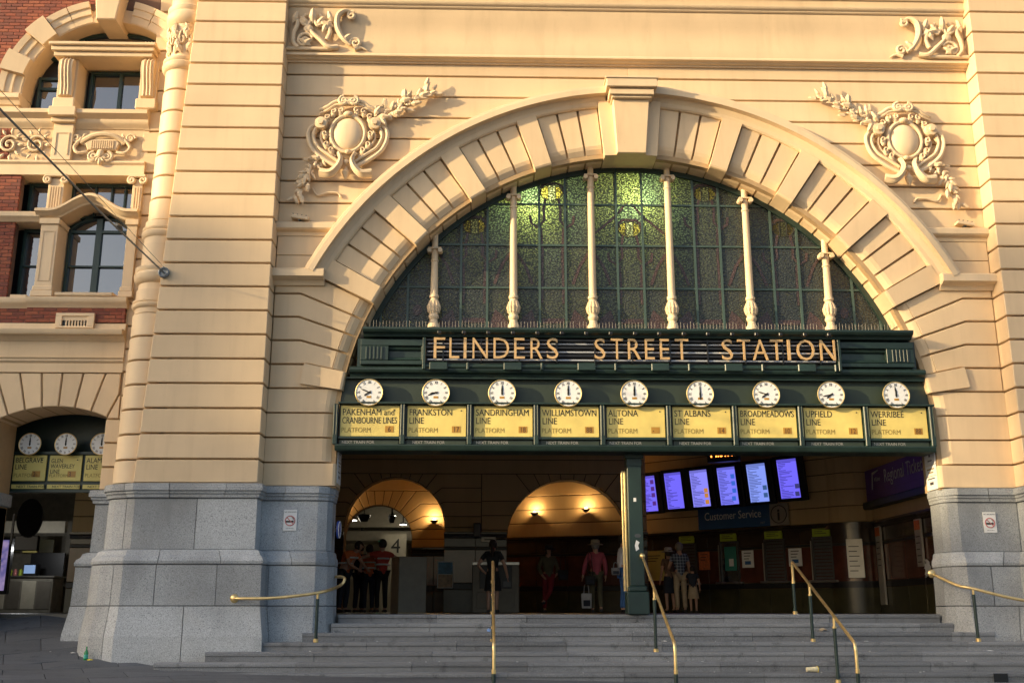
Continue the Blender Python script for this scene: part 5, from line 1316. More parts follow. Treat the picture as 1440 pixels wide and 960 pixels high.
obj('pillar_face', box(-0.42, 0.5, 0.02, 0.1, -2.0, 0.75), M['in_white'], t); obj('numeral', move(text_geo('4', 0.72, 0.01, 'CENTER'), 0.12, 0.0, 0.08), M['ink'], t)
p = at(536, 762, 19.3); t = empty('exit_sign', (p.x, 19.3, p.z)); tag(t, 'tiny lit green exit sign in the far hall', 'sign'); obj('box', box(-0.1, 0.1, 0, 0.06, -0.06, 0.06, 0.01), M['dark_steel'], t); obj('face', box(-0.08, 0.08, -0.004, 0, -0.045, 0.045), glow('exit_glow', (0.2, 0.9, 0.4), 2.5), t)

# screens over the ticket windows
def lit_screen(name, tint, seed):
    """rows of print of uneven length on a bright ground"""
    t = NT(name); tc = t.n('TexCoord'); sep = t.n('SeparateXYZ'); t.l(tc.outputs['Object'], sep.inputs[0])
    def M_(op, a, b=None):
        m = t.n('Math', operation=op)
        for i, v in ((0, a), (1, b)):
            if v is None: continue
            if isinstance(v, (int, float)): m.inputs[i].default_value = v
            else: t.l(v, m.inputs[i])
        return m.outputs[0]
    zz_ = M_('MULTIPLY', M_('ADD', sep.outputs['Z'], 3.0 + seed), 24.0)
    row = M_('FLOOR', zz_); wn_ = t.n('TexWhiteNoise', noise_dimensions='1D'); t.l(row, wn_.inputs['W'])
    ln = M_('SUBTRACT', M_('MULTIPLY', wn_.outputs['Value'], 0.34), 0.22)
    on = M_('MULTIPLY', M_('LESS_THAN', M_('FRACT', zz_), 0.48), M_('MULTIPLY', M_('LESS_THAN', sep.outputs['X'], ln), M_('GREATER_THAN', sep.outputs['X'], -0.27)))
    hd = M_('GREATER_THAN', sep.outputs['Z'], 0.43)
    c = t.mix(on, tint, tuple(x * 0.35 for x in tint)); c = t.mix(hd, c, tuple(x * 0.6 for x in tint))
    t.l(c, t.b.inputs['Emission Color']); t.b.inputs['Base Color'].default_value = (0.02, 0.02, 0.03, 1); t.b.inputs['Emission Strength'].default_value = 0.50; t.b.inputs['Roughness'].default_value = 0.2
    return t.m
def on_ticket(px):
    """distance along the ticket wall for a picture column"""
    d = at(px, 800, 0) - CAM; d.z = 0
    # CAM + d*k = TA + t*(1,-1)/sqrt2
    e = Vector((1, -1)) / math.sqrt(2); A = np.array([[d.x, -e.x], [d.y, -e.y]]); b = np.array([TA.x - CAM.x, TA.y - CAM.y]); k, t_ = np.linalg.solve(A, b); return t_
SC = [(927, 693.4), (964, 689), (1001, 685.7), (1040.8, 682.3), (1083.6, 677.9), (1128, 672)]
tints = [(0.17, 0.13, 0.85), (0.16, 0.13, 0.88), (0.24, 0.23, 0.90), (0.19, 0.19, 0.90), (0.22, 0.30, 0.85), (0.16, 0.13, 0.90)]
blk = [[(0.13, 0.32), (0.13, 0.12), (0.13, -0.06), (0.13, -0.3)], [], [(0.14, -0.08), (0.14, -0.22), (0.14, -0.40)], [(0.14, 0.24), (0.14, 0.05), (0.14, -0.15), (0.1, -0.36)], [(0.15, -0.15), (0.15, -0.35)], [(0.17, -0.22), (0.15, -0.42)]]
colr = [(0.10, 0.03, 0.25), (0.1, 0.1, 0.5), (0.6, 0.25, 0.05), (0.05, 0.15, 0.7), (0.05, 0.12, 0.3), (0.05, 0.05, 0.2)]
ordn = ['leftmost', 'second from left', 'third from left', 'fourth from left', 'fifth from left', 'rightmost']
for k, (px, py) in enumerate(SC):
    tt = on_ticket(px); off = 0.45
    tt2 = tt + off * 0.1
    pos = TA + Vector((1, -1, 0)) / math.sqrt(2) * tt2 + Vector((-1, -1, 0)) / math.sqrt(2) * off
    z = at(px, py, pos.y).z
    S = empty('departure_screen', (pos.x, pos.y, z)); S.rotation_euler = (R(9), 0, R(-45)); tag(S, 'upright blue departure screen over the ticket windows, ' + ordn[k] + ' of six', 'screen', 'six departure screens')
    obj('casing', box(-0.43, 0.43, 0, 0.14, -0.60, 0.60, 0.02), M['black'], S); obj('display', box(-0.30, 0.26, -0.006, 0.0, -0.52, 0.50), lit_screen('screen_%d' % k, tints[k], k * 1.7 + 0.3), S)
    for (u, v) in blk[k]:
        obj('icon', box(u - 0.03, u + 0.09, -0.010, -0.006, v - 0.06, v + 0.06), glow('icon_%d' % k, colr[k], 0.4), S)
    obj('bracket', tube([(0, 0.14, 0.2), (0, 0.5, 0.3)], 0.03, 6), M['black'], S)
# customer service sign
def wallthing(name, px, py, label, cat, off=0.03, wall=None):
    tt = on_ticket(px); pos = TA + Vector((1, -1, 0)) / math.sqrt(2) * tt + Vector((-1, -1, 0)) / math.sqrt(2) * off
    z = at(px, py, pos.y).z; o = empty(name, (pos.x, pos.y, z), R(-45)); tag(o, label, cat); return o
s0 = on_ticket(988); s1 = on_ticket(1090); s2 = on_ticket(1116)
S = wallthing('service_sign', 1039, 727, 'dark blue Customer Service sign with round white information badge below the screens', 'sign', 0.16)
wd = s1 - s0; h = 0.29
obj('panel', box(-wd / 2, wd / 2, 0, 0.08, -h, h, 0.006), M['blue'], S)
obj('lettering', move(text_geo('Customer Service', 0.31, 0.002, 'CENTER', xs=0.80), -0.02, -0.004, -0.04), M['paper'], S)
obj('badge', box(wd / 2 + 0.003, wd / 2 + (s2 - s1), -0.01, 0.08, -h, h, 0.006), M['spike'], S)
cxb = wd / 2 + (s2 - s1) / 2
obj('badge_ring', tube([(cxb + 0.23 * math.cos(R(a)), -0.014, 0.23 * math.sin(R(a))) for a in range(0, 361, 15)], 0.012, 5, cap=False), M['ink'], S); obj('badge_letter', move(text_geo('i', 0.42, 0.002, 'CENTER', bold=0.012), cxb, -0.016, -0.15), M['ink'], S)
obj('small_print', move(text_geo('24/7', 0.08, 0.001), wd / 2 - 0.3, -0.004, -0.22), M['spike'], S)
# ticket windows
for k, (a, b, ytop) in enumerate(((958, 979, 757), (1016, 1039, 754), (1079, 1104, 749), (1147, 1172, 745))):
    ta, tb = on_ticket(a), on_ticket(b); wd = tb - ta
    S = wallthing('ticket_window', (a + b) / 2, 790, 'ticket window under a lime label, ' + ('leftmost, behind the queue' if k == 0 else ['', 'open with green inside', 'shuttered, left of a white notice', 'rightmost, shuttered'][k]), 'window', 0.0); S['group'] = 'ticket windows'
    S.location.z = 0.82
    obj('frame', join(box(-wd / 2 - 0.04, -wd / 2, -0.05, 0.03, 0, 1.05), box(wd / 2, wd / 2 + 0.04, -0.05, 0.03, 0, 1.05), box(-wd / 2 - 0.04, wd / 2 + 0.04, -0.05, 0.03, 1.051, 1.09)), M['dark_steel'], S)
    obj('label_plate', box(-wd / 2, wd / 2, -0.06, -0.02, 1.10, 1.34, 0.004), M['lime'], S)
    obj('label_print', join(*[box(-wd / 2 + 0.06, wd / 2 - 0.1 - 0.1 * (q % 2), -0.063, -0.06, 1.17 + 0.05 * q, 1.185 + 0.05 * q) for q in range(3)]), M['ink'], S)['kind'] = 'stuff'
    if k >= 2 or k == 0:
        for q in range(12): obj('shutter_slat', box(-wd / 2 + 0.005, wd / 2 - 0.005, -0.03 + 0.01 * (q % 2), -0.012 + 0.01 * (q % 2), 0.02 + q * 0.086, 0.085 + q * 0.086), M['dark_steel'], S)
    else:
        obj('glass', box(-wd / 2, wd / 2, -0.012, -0.008, 0, 1.05), M['glass'], S); obj('poster', box(-wd / 2 + 0.1, wd / 2 - 0.05, -0.02, -0.013, 0.3, 0.95), plain('teal_poster', (0.03, 0.22, 0.18), 0.5), S); obj('card', box(-0.02, 0.12, -0.025, -0.021, 0.42, 0.62), M['paper'], S)
    obj('sill', box(-wd / 2 - 0.15, wd / 2 + 0.15, -0.16, 0.0, -0.06, -0.001, 0.01), M['steel'], S)
    for q, x in ((0, -wd / 2 - 0.06),): obj('pale_edge', box(x - 0.012, x + 0.012, -0.07, -0.05, 0, 1.0), M['spike'], S)  # pale strip left of the frame
for px, py, w, h, m_, lab in ((991.5, 788, 0.36, 0.50, 'orange_paper', 'orange poster between the ticket windows'), (1053, 785.5, 0.36, 0.46, 'paper', 'white notice right of the open ticket window'), (1120, 783, 0.38, 0.46, 'paper', 'white notice between the two right shuttered windows'), (921, 795, 0.75, 0.85, 'yellow2', 'yellowish route map behind the green column')):
    S = wallthing('wall_notice', px, py, lab, 'notice', 0.012)
    obj('sheet', box(-w / 2, w / 2, -0.012, 0, -h / 2, h / 2), M[m_], S); g = [box(-w * 0.32, w * (0.3 - 0.1 * (q % 3)), -0.015, -0.012, h * 0.32 - q * 0.075, h * 0.32 - q * 0.075 + 0.02) for q in range(3)]
    o = obj('print', join(*g), M['ink'], S); o['kind'] = 'stuff'
    if 'paper' == m_: obj('emblem', box(-0.09, 0.09, -0.016, -0.012, -h * 0.32, -h * 0.12), M['blue'], S)
# hanging red digital clock
p = at(1016, 640, 8.0); S = empty('digital_clock', (p.x, 8.0, p.z), R(-30)); tag(S, 'black hanging box with orange digits just under the beam', 'clock')
obj('casing', box(-0.42, 0.42, 0, 0.2, -0.16, 0.22, 0.01), M['black'], S); obj('digits', move(text_geo('14:01:41', 0.22, 0.001, 'CENTER', bold=0.004), 0.02, -0.004, -0.03), M['led'], S); obj('hanger', tube([(0.3, 0.1, 0.2), (0.3, 0.1, 2.0)], 0.02, 6), M['black'], S)
# regional tickets sign and boards on the right side wall (x = 9.85, facing left)
def rightwall(name, ya, za, label, cat): o = empty(name, (9.83, ya, za), R(-90)); tag(o, label, cat); return o
S = rightwall('regional_sign', 5.6, 3.16, 'purple Regional Tickets sign high on the right hall wall', 'sign')
obj('panel', box(-1.85, 2.2, -0.10, 0, -0.42, 0.36, 0.01), M['purple'], S); obj('stripe', box(-1.85, 2.2, -0.104, -0.10, -0.24, -0.225), plain('violet_line', (0.12, 0.04, 0.22), 0.5), S)
obj('lettering', move(text_geo('Regional Tickets', 0.46, 0.002, xs=0.80), -0.55, -0.108, -0.07), M['paper'], S)
obj('emblem', join(move(prism([(0, 0), (0.05, 0), (0.13, 0.36), (0.5, 0.42), (0.5, 0.45), (0.08, 0.42)], -0.112, -0.104), -1.40, 0, -0.16)), M['paper'], S); obj('emblem_text', move(text_geo('V/Line', 0.15, 0.001), -1.2, -0.108, 0.02), M['paper'], S)
obj('ledge', box(-1.95, 2.3, -0.22, 0, -0.62, -0.44, 0.02), M['green'], S)
for ya, zb, wdt, h, lab, mm in ((7.05, 1.15, 0.34, 1.9, 'tall pale timetable strip at the far end of the right wall', 'spike'), (4.6, 1.55, 0.34, 1.05, 'pale notice with orange head on the right wall', 'spike')):
    S = rightwall('timetable_board', ya, zb, lab, 'notice'); obj('panel', box(-wdt / 2, wdt / 2, -0.05, 0, -h / 2, h / 2, 0.005), M[mm], S); obj('header', box(-wdt / 2 + 0.02, wdt / 2 - 0.02, -0.055, -0.05, h / 2 - 0.24, h / 2 - 0.03), M['orange_paper'], S)
    for q in range(5): obj('print_line', box(-wdt * 0.35, wdt * (0.3 - .06 * (q % 3)), -0.054, -0.05, h / 2 - 0.4 - q * 0.14, h / 2 - 0.38 - q * 0.14), M['ink'], S)
S = empty('timetable_board', (9.33, 7.47, 1.32), R(-22)); tag(S, 'pale timetable panel on the rounded corner pier', 'notice')
obj('panel', box(-0.2, 0.2, -0.04, 0.02, -0.46, 0.50, 0.005), M['spike'], S)
for q in range(6): obj('print_line', box(-0.15, 0.1 - .05 * (q % 2), -0.044, -0.04, 0.3 - q * 0.12, 0.32 - q * 0.12), M['ink'], S)
S = rightwall('torn_paper', 4.35, 0.98, 'torn scraps of white paper stuck on the right wall', 'paper')
for q in range(6):
    r_ = random.Random(q); a = [(r_.uniform(0.05, 0.13) * math.cos(R(x)) + r_.uniform(-.1, .1), r_.uniform(0.05, 0.12) * math.sin(R(x)) - 0.05 * q + 0.12) for x in range(0, 360, 60)]
    obj('scrap', prism(ccw(a), -0.02 - 0.003 * q, -0.012), M['paper'], S)
# stainless cabinet, ticket machine, poster
S = empty('steel_cabinet', (-1.66, 5.5, 0), R(26)); tag(S, 'tall stainless steel cabinet standing inside the left arch', 'cabinet')
obj('front', box(-0.34, 0.34, 0.0, 0.02, 0.02, 1.27, 0.006), M['dull_steel'], S); obj('body', box(-0.34, 0.34, 0.021, 0.5, 0.0, 1.26, 0.006), plain('sun_tinted_steel', (0.55, 0.42, 0.27), 0.4, metal=0.3), S); obj('plinth', box(-0.32, 0.32, 0.03, 0.48, -0.001, 0.03), M['black'], S)  # sun's reflection painted in as a tan body, with a darker front
S = empty('ticket_machine', (0.28, 8.9, 0)); tag(S, 'pale metal ticket machine against the middle pier of the hall', 'ticket machine')
obj('body', box(-0.62, 0.62, 0.0, 0.6, 0.0, 1.30, 0.02), M['dull_steel'], S); obj('screen', box(-0.42, 0.42, -0.012, 0.0, 0.62, 1.20, 0.01), M['black'], S); obj('lower_panel', box(-0.5, 0.5, -0.01, 0, 0.12, 0.52, 0.008), M['dull_steel'], S); obj('keypad', box(0.2, 0.4, -0.03, -0.012, 0.66, 0.8), M['dark_steel'], S); obj('header', box(-0.62, 0.62, -0.02, 0, 1.22, 1.30, 0.01), M['steel'], S)
S = empty('wall_poster', (-1.10, YB - 0.02, 1.02)); tag(S, 'blue and sand coloured poster beside the steel cabinet', 'poster')
obj('sheet', box(-0.22, 0.22, -0.01, 0, -0.36, 0.36), M['paper'], S); obj('picture', box(-0.2, 0.2, -0.014, -0.01, 0.02, 0.34), plain('poster_blue', (0.08, 0.22, 0.34), 0.5, var=0.4, scale=8), S); obj('picture', box(-0.2, 0.2, -0.014, -0.01, -0.34, 0.0), plain('poster_sand', (0.45, 0.33, 0.2), 0.5, var=0.4, scale=10), S)
p = at(687, 758, YB - 0.1); S = empty('small_sign', (p.x, YB - 0.04, p.z)); tag(S, 'small pale sign on the middle pier above the ticket machine', 'sign'); obj('plate', box(-0.2, 0.2, -0.02, 0, -0.07, 0.07, 0.004), M['spike'], S); obj('print', box(-0.12, 0.12, -0.024, -0.02, -0.015, 0.015), M['ink'], S)
p = at(671, 745, YB - 0.2); S = empty('wall_speaker', (p.x, YB - 0.05, p.z)); tag(S, 'small black box fixed over the middle pier dado', 'speaker'); obj('box', box(-0.1, 0.1, -0.2, 0, -0.2, 0.2, 0.02), M['black'], S); obj('grille', box(-0.08, 0.08, -0.205, -0.2, -0.16, 0.16), M['dark_steel'], S)

# ------------------------------------------------------------------ inside the left portal
YI = 1.80
board_names = [(['', ''], '', -10.72), (['BELGRAVE', 'LINE'], '2', None), (['GLEN', 'WAVERLEY', 'LINE'], '4', None), (['ALAMEIN', 'LINE'], '3', None)]
bw = at(67, 660, YI).x - at(17, 660, YI).x
xb0 = at(17, 660, YI).x
pb = empty('portal_sign_frame', (xb0, YI, 2.6)); tag(pb, 'dark green frame of clock boards inside the left portal', 'sign frame')
zb0, zb1 = at(60, 676, YI).z, at(60, 640, YI).z; zs0, zs1 = at(60, 687, YI).z, at(60, 681, YI).z
def pp(nm, g, mt): o = obj(nm, g, M[mt], pb); o.location = -Vector(pb.location); return o
pp('backing', box(xb0 - 3.2, xb0 + bw * 3.6, YI + 0.03, YI + 0.08, zs0 - 0.04, zb1 + 0.06), 'green'); pp('top_rail', box(xb0 - 3.2, xb0 + bw * 3.6, YI - 0.05, YI + 0.03, zb1 + 0.02, zb1 + 0.07), 'green'); pp('bottom_rail', box(xb0 - 3.2, xb0 + bw * 3.6, YI - 0.05, YI + 0.03, zs0 - 0.07, zs0 - 0.02), 'green')
pp('clock_panel', box(xb0 - 3.2, xb0 + bw * 3.6, YI + 0.25, YI + 0.3, zb1 + 0.1, zb1 + 1.3), 'green')
for k in range(-1, 3):
    x0 = xb0 + bw * k + 0.03; x1 = x0 + bw - 0.06
    nm = (['GLEN', 'LINE'], ['BELGRAVE', 'LINE'], ['GLEN', 'WAVERLEY', 'LINE'], ['ALAMEIN', 'LINE'])[k + 1]
    if k == -1: nm = ['LILYDALE', 'LINE']
    board('portal_board', x0, x1, zb0, zb1, YI - 0.02, nm, str(k + 2), 'small olive yellow board lettered ' + ' '.join(nm) + ' inside the left portal' if k >= 0 else 'olive yellow board cut by the left edge of the picture', 'boards inside the left portal', 'yellow2', tsize=0.145 if len(nm) < 3 else 0.118)
    st = empty('next_train_strip', (x0, YI - 0.02, zs0)); tag(st, 'thin yellow strip under the ' + (nm[0] + ' board' if k >= 0 else 'leftmost portal board'), 'sign', 'strips inside the left portal'); obj('panel', box(0, x1 - x0, 0, 0.03, 0, zs1 - zs0), M['yellow2'], st); tag(obj('lettering', move(text_geo('NEXT TRAIN FOR', 0.07, 0.001), 0.1, -0.003, 0.02), M['ink'], st), kind='stuff')
    px = 42 + 50.5 * k - 0; c = at(px, 624, YI - 0.2)
    clock('portal_clock', c.x, YI - 0.2, c.z, 12, 0, scale=0.86, label= 'round clock above the ' + (nm[0] + ' board inside the left portal' if k >= 0 else 'board cut by the left picture edge'), group='clocks inside the left portal')
w = obj('portal_passage', join(box(-15, -7.0, 1.65, 14, 4.6, 4.7), box(-15.2, -15, 1.65, 14, 0, 4.7), box(-15, -10.3, 14, 14.2, 0, 4.7)), M['hall_grey']); tag(w, kind='structure')
arched = course_wall('portal_side_wall', (-10.9, 9.0, 0), 0, 4.5, 4.6, 2.05)
w = obj('portal_right_wall', box(-6.75, -6.65, 1.65, 9.0, 0, 4.7), M['in_cream']); tag(w, kind='structure')
p = at(42, 728, 6.0); S = empty('round_mirror', (p.x, 6.0, p.z)); tag(S, 'black round disc on a bracket hanging inside the left portal', 'mirror')
obj('disc', ([(a * 0.80, b_ * 0.6, c * 1.22) for a, b_, c in discy(0.36, -0.05, 0.05, 28)[0]], discy(0.36, 0, 1, 28)[1]), M['mirror_black'], S); obj('rim', tube([(0.29 * math.cos(R(a)), 0, 0.44 * math.sin(R(a))) for a in range(0, 361, 12)], 0.02, 6, cap=False), M['black'], S)
obj('bracket', join(box(-0.3, 0.25, 0.0, 0.1, -0.75, -0.40, 0.02), box(-0.4, -0.36, 0, 0.05, -0.6, 0.1)), M['black'], S)
p = at(10, 805, 11); S = empty('advert_screen', (p.x - 0.72, 11, 0)); tag(S, 'lit advertising screen at the left edge inside the portal', 'screen'); obj('casing', box(-0.75, 0.75, 0.0, 0.2, 0.5, 2.05, 0.02), M['black'], S)
t = NT('advert'); f = t.noise(2.2, 3); t.l(t.ramp(f, 0.4, 0.6, (0.05, 0.08, 0.4, 1), (0.6, 0.45, 0.8, 1)), t.b.inputs['Emission Color']); t.b.inputs['Emission Strength'].default_value = 0.22; t.b.inputs['Base Color'].default_value = (0, 0, 0, 1)
obj('display', box(-0.68, 0.68, -0.006, 0, 0.6, 1.98), t.m, S)
p = at(28, 800, 12.5); S = empty('shop_counter', (p.x + 0.1, 12.5, 0)); tag(S, 'pale shop counter with dark panels deep inside the left portal', 'counter')
obj('counter', box(-0.9, 0.9, 0, 0.8, 0, 1.0, 0.01), M['hall_grey'], S)
for q in range(4): obj('counter_panel', box(-0.86 + 0.44 * q, -0.46 + 0.44 * q, -0.02, 0, 0.1, 0.9, 0.01), M['dull_steel'] if q % 2 else M['in_white'], S)
obj('counter_top', box(-0.95, 0.95, -0.06, 0.85, 1.0, 1.05, 0.01), M['steel'], S)
obj('till', box(-0.1, 0.3, 0.2, 0.5, 1.05, 1.4, 0.03), M['black'], S); obj('till_screen', box(-0.06, 0.26, 0.18, 0.2, 1.12, 1.36), glow('till_glow', (0.2, 0.3, 0.5), 0.3), S)
obj('back_panel', box(-0.2, 0.8, 0.9, 1.0, 1.05, 1.75), M['black'], S); obj('fascia', box(-1.0, 1.0, 0.2, 0.4, 2.3, 2.65, 0.01), M['in_white'], S)
for q in range(3): obj('menu_board', box(-0.95 + 0.5 * q, -0.52 + 0.5 * q, 0.82, 0.86, 1.75, 2.15, 0.01), M['tile_olive'] if q != 1 else M['yellow2'], S)
for q in range(5): obj('shelf_item', lathe([(0.04, 0), (0.05, 0.02), (0.05, 0.14), (0.02, 0.2)], -0.8 + 0.15 * q, 0.3, 8, cz=1.05), M['red'] if q % 2 else M['lime'], S)
for k, (px, py) in enumerate(((29, 767), (45, 767))):
    p = at(px, py, 11.5); L = empty('downlight', (p.x, 11.5, p.z)); tag(L, ('left' if k == 0 else 'right') + ' one of two tiny white downlights deep inside the portal', 'light', 'downlights in the left portal'); obj('rim', lathe([(0.05, 0), (0.06, 0.01), (0.05, 0.06)], 0, 0, 10), M['steel'], L); obj('lens', lathe([(0.045, -0.012), (0.045, 0)], 0, 0, 10), glow('downlight_glow', (0.8, 0.95, 1.0), 9), L)
    ld = bpy.data.lights.new('downlight_lamp', 'POINT'); ld.energy = 6; ld.shadow_soft_size = 0.05; lo = bpy.data.objects.new('downlight_lamp', ld); lo.location = (0, 0, -0.1); link(lo, L)

# ------------------------------------------------------------------ handrails
def rail(label, X, top_on_column=False):
    r = empty('handrail', (X, 0.4, 0)); tag(r, label, 'handrail', 'brass handrails on the steps')
    ya, za = 0.0, 0.93
    ye = -2.95; ze = za + 0.447 * ye
    if top_on_column: za = 1.03
    pts = [(0, ya, za), (0, ye, ze), (0, ye - 0.06, ze - 0.05), (0, ye - 0.075, ze - 0.14), (0, ye - 0.08, ze - 0.42)]
    if not top_on_column: pts = [(0, 0.04, za - 0.36), (0, 0.035, za - 0.08), (0, 0.02, za - 0.01)] + pts
    obj('rail', tube(pts, 0.026, 10), M['brass'], r, smooth=True)
    zb = -1.6
    obj('end_post', tube([(0, ye - 0.08, ze - 0.42), (0, ye - 0.08, -1.75)], 0.030, 10), M['green'], r, smooth=True); obj('collar', lathe([(0.034, ze - 0.46), (0.034, ze - 0.40)], 0, ye - 0.08, 10), M['brass'], r)
    posts = [-0.92, -2.1] if not top_on_column else [-1.22]
    for y in posts:
        n = math.floor((Y1 - (y + 0.4)) / TREAD) + 1; zf = -RISE * n; zr = 0.93 + 0.447 * y if not top_on_column else za + (ze - za) * y / ye
        if y < -2: n2 = n
        obj('post', tube([(0, y, zf + 0.05), (0, y, zr - 0.18)], 0.028, 10), M['green'], r, smooth=True); obj('post_head', tube([(0, y, zr - 0.2), (0, y, zr)], 0.022, 8), M['brass'], r, smooth=True); obj('collar', lathe([(0.036, zr - 0.20), (0.036, zr - 0.17)], 0, y, 10), M['brass'], r); obj('foot', lathe([(0.045, zf), (0.045, zf + 0.045), (0.03, zf + 0.055)], 0, y, 10), M['brass'], r)
    if not top_on_column:
        obj('top_post', tube([(0, 0.04, 0.05), (0, 0.04, za - 0.34)], 0.028, 10), M['green'], r, smooth=True); obj('collar', lathe([(0.035, za - 0.38), (0.035, za - 0.33)], 0, 0.04, 10), M['brass'], r); obj('foot', lathe([(0.045, 0.002), (0.045, 0.05), (0.03, 0.06)], 0, 0.04, 10), M['brass'], r)
    else: obj('knob', ball((0, 0.0, za), 0.055, n=12, m=8), M['brass'], r, smooth=True)
    return r
rail('brass handrail left of the green column, seen end on', 0.14)
rail('brass handrail running down from the green column', 2.87, True).location.y = 0.28
rail('brass handrail standing right of the green column, with three green posts', 5.66)
def side_rail(label, pts, post, knobs):
    r = empty('wall_handrail', pts[0]); o0 = Vector(pts[0]); tag(r, label, 'handrail', 'wall handrails at the sides')
    P_ = bez(pts, 8); obj('rail', tube([Vector(p) - o0 for p in P_], 0.027, 10), M['brass'], r, smooth=True)
    for k in knobs: obj('rosette', ball(Vector(k) - o0, 0.075, 0.05, 0.075, 12, 8), M['brass'], r, smooth=True)
    (x, y, z0, z1) = post
    obj('post', tube([(x - o0.x, y - o0.y, z0 + 0.05 - o0.z), (x - o0.x, y - o0.y, z1 - 0.1 - o0.z)], 0.028, 10), M['green'], r, smooth=True); obj('post_head', tube([(x - o0.x, y - o0.y, z1 - 0.12 - o0.z), (x - o0.x, y - o0.y, z1 - o0.z)], 0.022, 8), M['brass'], r); obj('foot', lathe([(0.045, 0), (0.045, 0.05), (0.03, 0.06)], x - o0.x, y - o0.y, 10, cz=z0 - o0.z), M['brass'], r)
p = at(330, 841, -0.70); q = at(447, 833, -0.62); q2 = at(478, 823, -0.1); q3 = at(484, 812, 0.05); f = at(445, 901, -0.55)
side_rail('curved brass handrail fixed to the left granite pier', [(p.x, -0.66, p.z), (p.x + 0.1, -0.74, p.z), at(388, 840, -0.75), q, q2, q3, (XC - RA - 0.02, 0.42, q3.z + 0.03)], (q.x, -0.62, -0.45, q.z), [(p.x - 0.02, -0.63, p.z)])
p = at(1310, 806, 0.12); q = at(1345, 822, -0.35); q2 = at(1368, 827, -0.55)
side_rail('straight brass handrail along the right granite pier', [p, q, q2, at(1440, 843.5, -0.78), (10.6, -0.80, 0.10), (10.7, -0.68, 0.08)], (q2.x, q2.y, -0.45, q2.z), [p, (10.7, -0.66, 0.08)])

# ------------------------------------------------------------------ small signs and fittings on the stone
def nosmoke(x, y, z, label):
    s = empty('no_smoking_sign', (x, y, z)); tag(s, label, 'sign', 'no smoking plates')
    obj('plate', box(-0.12, 0.12, -0.008, 0, -0.185, 0.185, 0.003), M['paper'], s); obj('ring', tube([(0.085 * math.cos(R(a)), -0.010, 0.085 * math.sin(R(a)) - 0.01) for a in range(0, 361, 15)], 0.010, 5, cap=False), M['red'], s)
    obj('cigarette', box(-0.075, 0.065, -0.012, -0.008, -0.040, -0.008), M['ink'], s); obj('slash', prism([(-0.065, 0.045), (-0.055, 0.055), (0.065, -0.065), (0.055, -0.075)], -0.014, -0.0125), M['red'], s); obj('smoke', tube([(0.05, -0.011, 0.0), (0.06, -0.011, 0.03), (0.03, -0.011, 0.05)], 0.005, 4), M['ink'], s)
    obj('lettering', move(text_geo('NO SMOKING', 0.034, 0.0008, 'CENTER'), 0, -0.009, 0.135), M['ink'], s); obj('small_print', move(text_geo('within 10 metres', 0.02, 0.0008, 'CENTER'), 0, -0.009, -0.15), M['ink'], s)
p = at(408, 731, -0.04); nosmoke(p.x, -0.034, p.z, 'white no smoking plate on the left granite base'); p = at(1392, 734, -0.04); nosmoke(p.x, -0.034, p.z, 'white no smoking plate on the right granite base')
s = empty('blue_plaque', (XC - RA + 0.045, 0.33, 1.50), R(82)); tag(s, 'small oval blue plaque on the left granite jamb', 'plaque'); obj('oval', prism(petal(0, 0, 0.09, 0.16), -0.02, 0.02, 0.005), plain('plaque_blue', (0.02, 0.05, 0.25), 0.4), s); obj('rim', tube([(0.085 * math.cos(R(a)), -0.022, 0.15 * math.sin(R(a))) for a in range(0, 361, 20)], 0.006, 5, cap=False), M['paper'], s)
def notice(x, y, z, rz, label):
    s = empty('jamb_notice', (x, y, z), rz); s.scale = (1.55, 1, 1.05); tag(s, label, 'notice')
    for k, (z0, z1) in enumerate(((0.12, 0.33), (-0.08, 0.11), (-0.33, -0.09))): obj('sheet', box(-0.15, 0.15, -0.012, 0, z0, z1, 0.002), M['paper'], s)
    for k, (ww, zz_) in enumerate(((0.02, 0.26), (0.06, 0.18), (0.10, 0.03), (0.07, -0.03), (0.10, -0.14), (0.05, -0.24))): obj('print_line', box(-ww, ww, -0.015, -0.012, zz_, zz_ + (0.05 if k in (0, 5) else 0.02)), M['ink_faint'] if k in (2, 3) else M['dark_steel'], s)
notice(XC - RA - 0.004, 0.36, 2.68, R(90), 'white notice on the reveal of the left jamb'); notice(XC + RA + 0.002, 0.34, 2.60, R(-90), 'white notice on the sunlit reveal of the right jamb')
for x, lab in ((-3.62, 'small slatted floodlight on the ledge left of the arch'), (9.35, 'small slatted floodlight on the ledge right of the arch')):
    s = empty('floodlight', (x, -0.08, 7.33)); tag(s, lab, 'light', 'floodlights on the ledges'); obj('housing', xf(box(-0.17, 0.17, -0.09, 0.09, 0.03, 0.10, 0.01), Matrix.Rotation(R(9), 4, 'Y')), M['cream2'], s)
    for k in range(4): obj('fin', xf(box(-0.15 + 0.085 * k, -0.13 + 0.085 * k, -0.08, 0.08, 0.10, 0.12), Matrix.Rotation(R(9), 4, 'Y')), M['dull_steel'], s)
    obj('bracket', box(-0.02, 0.02, -0.05, 0.05, 0.0, 0.05), M['dark_steel'], s)
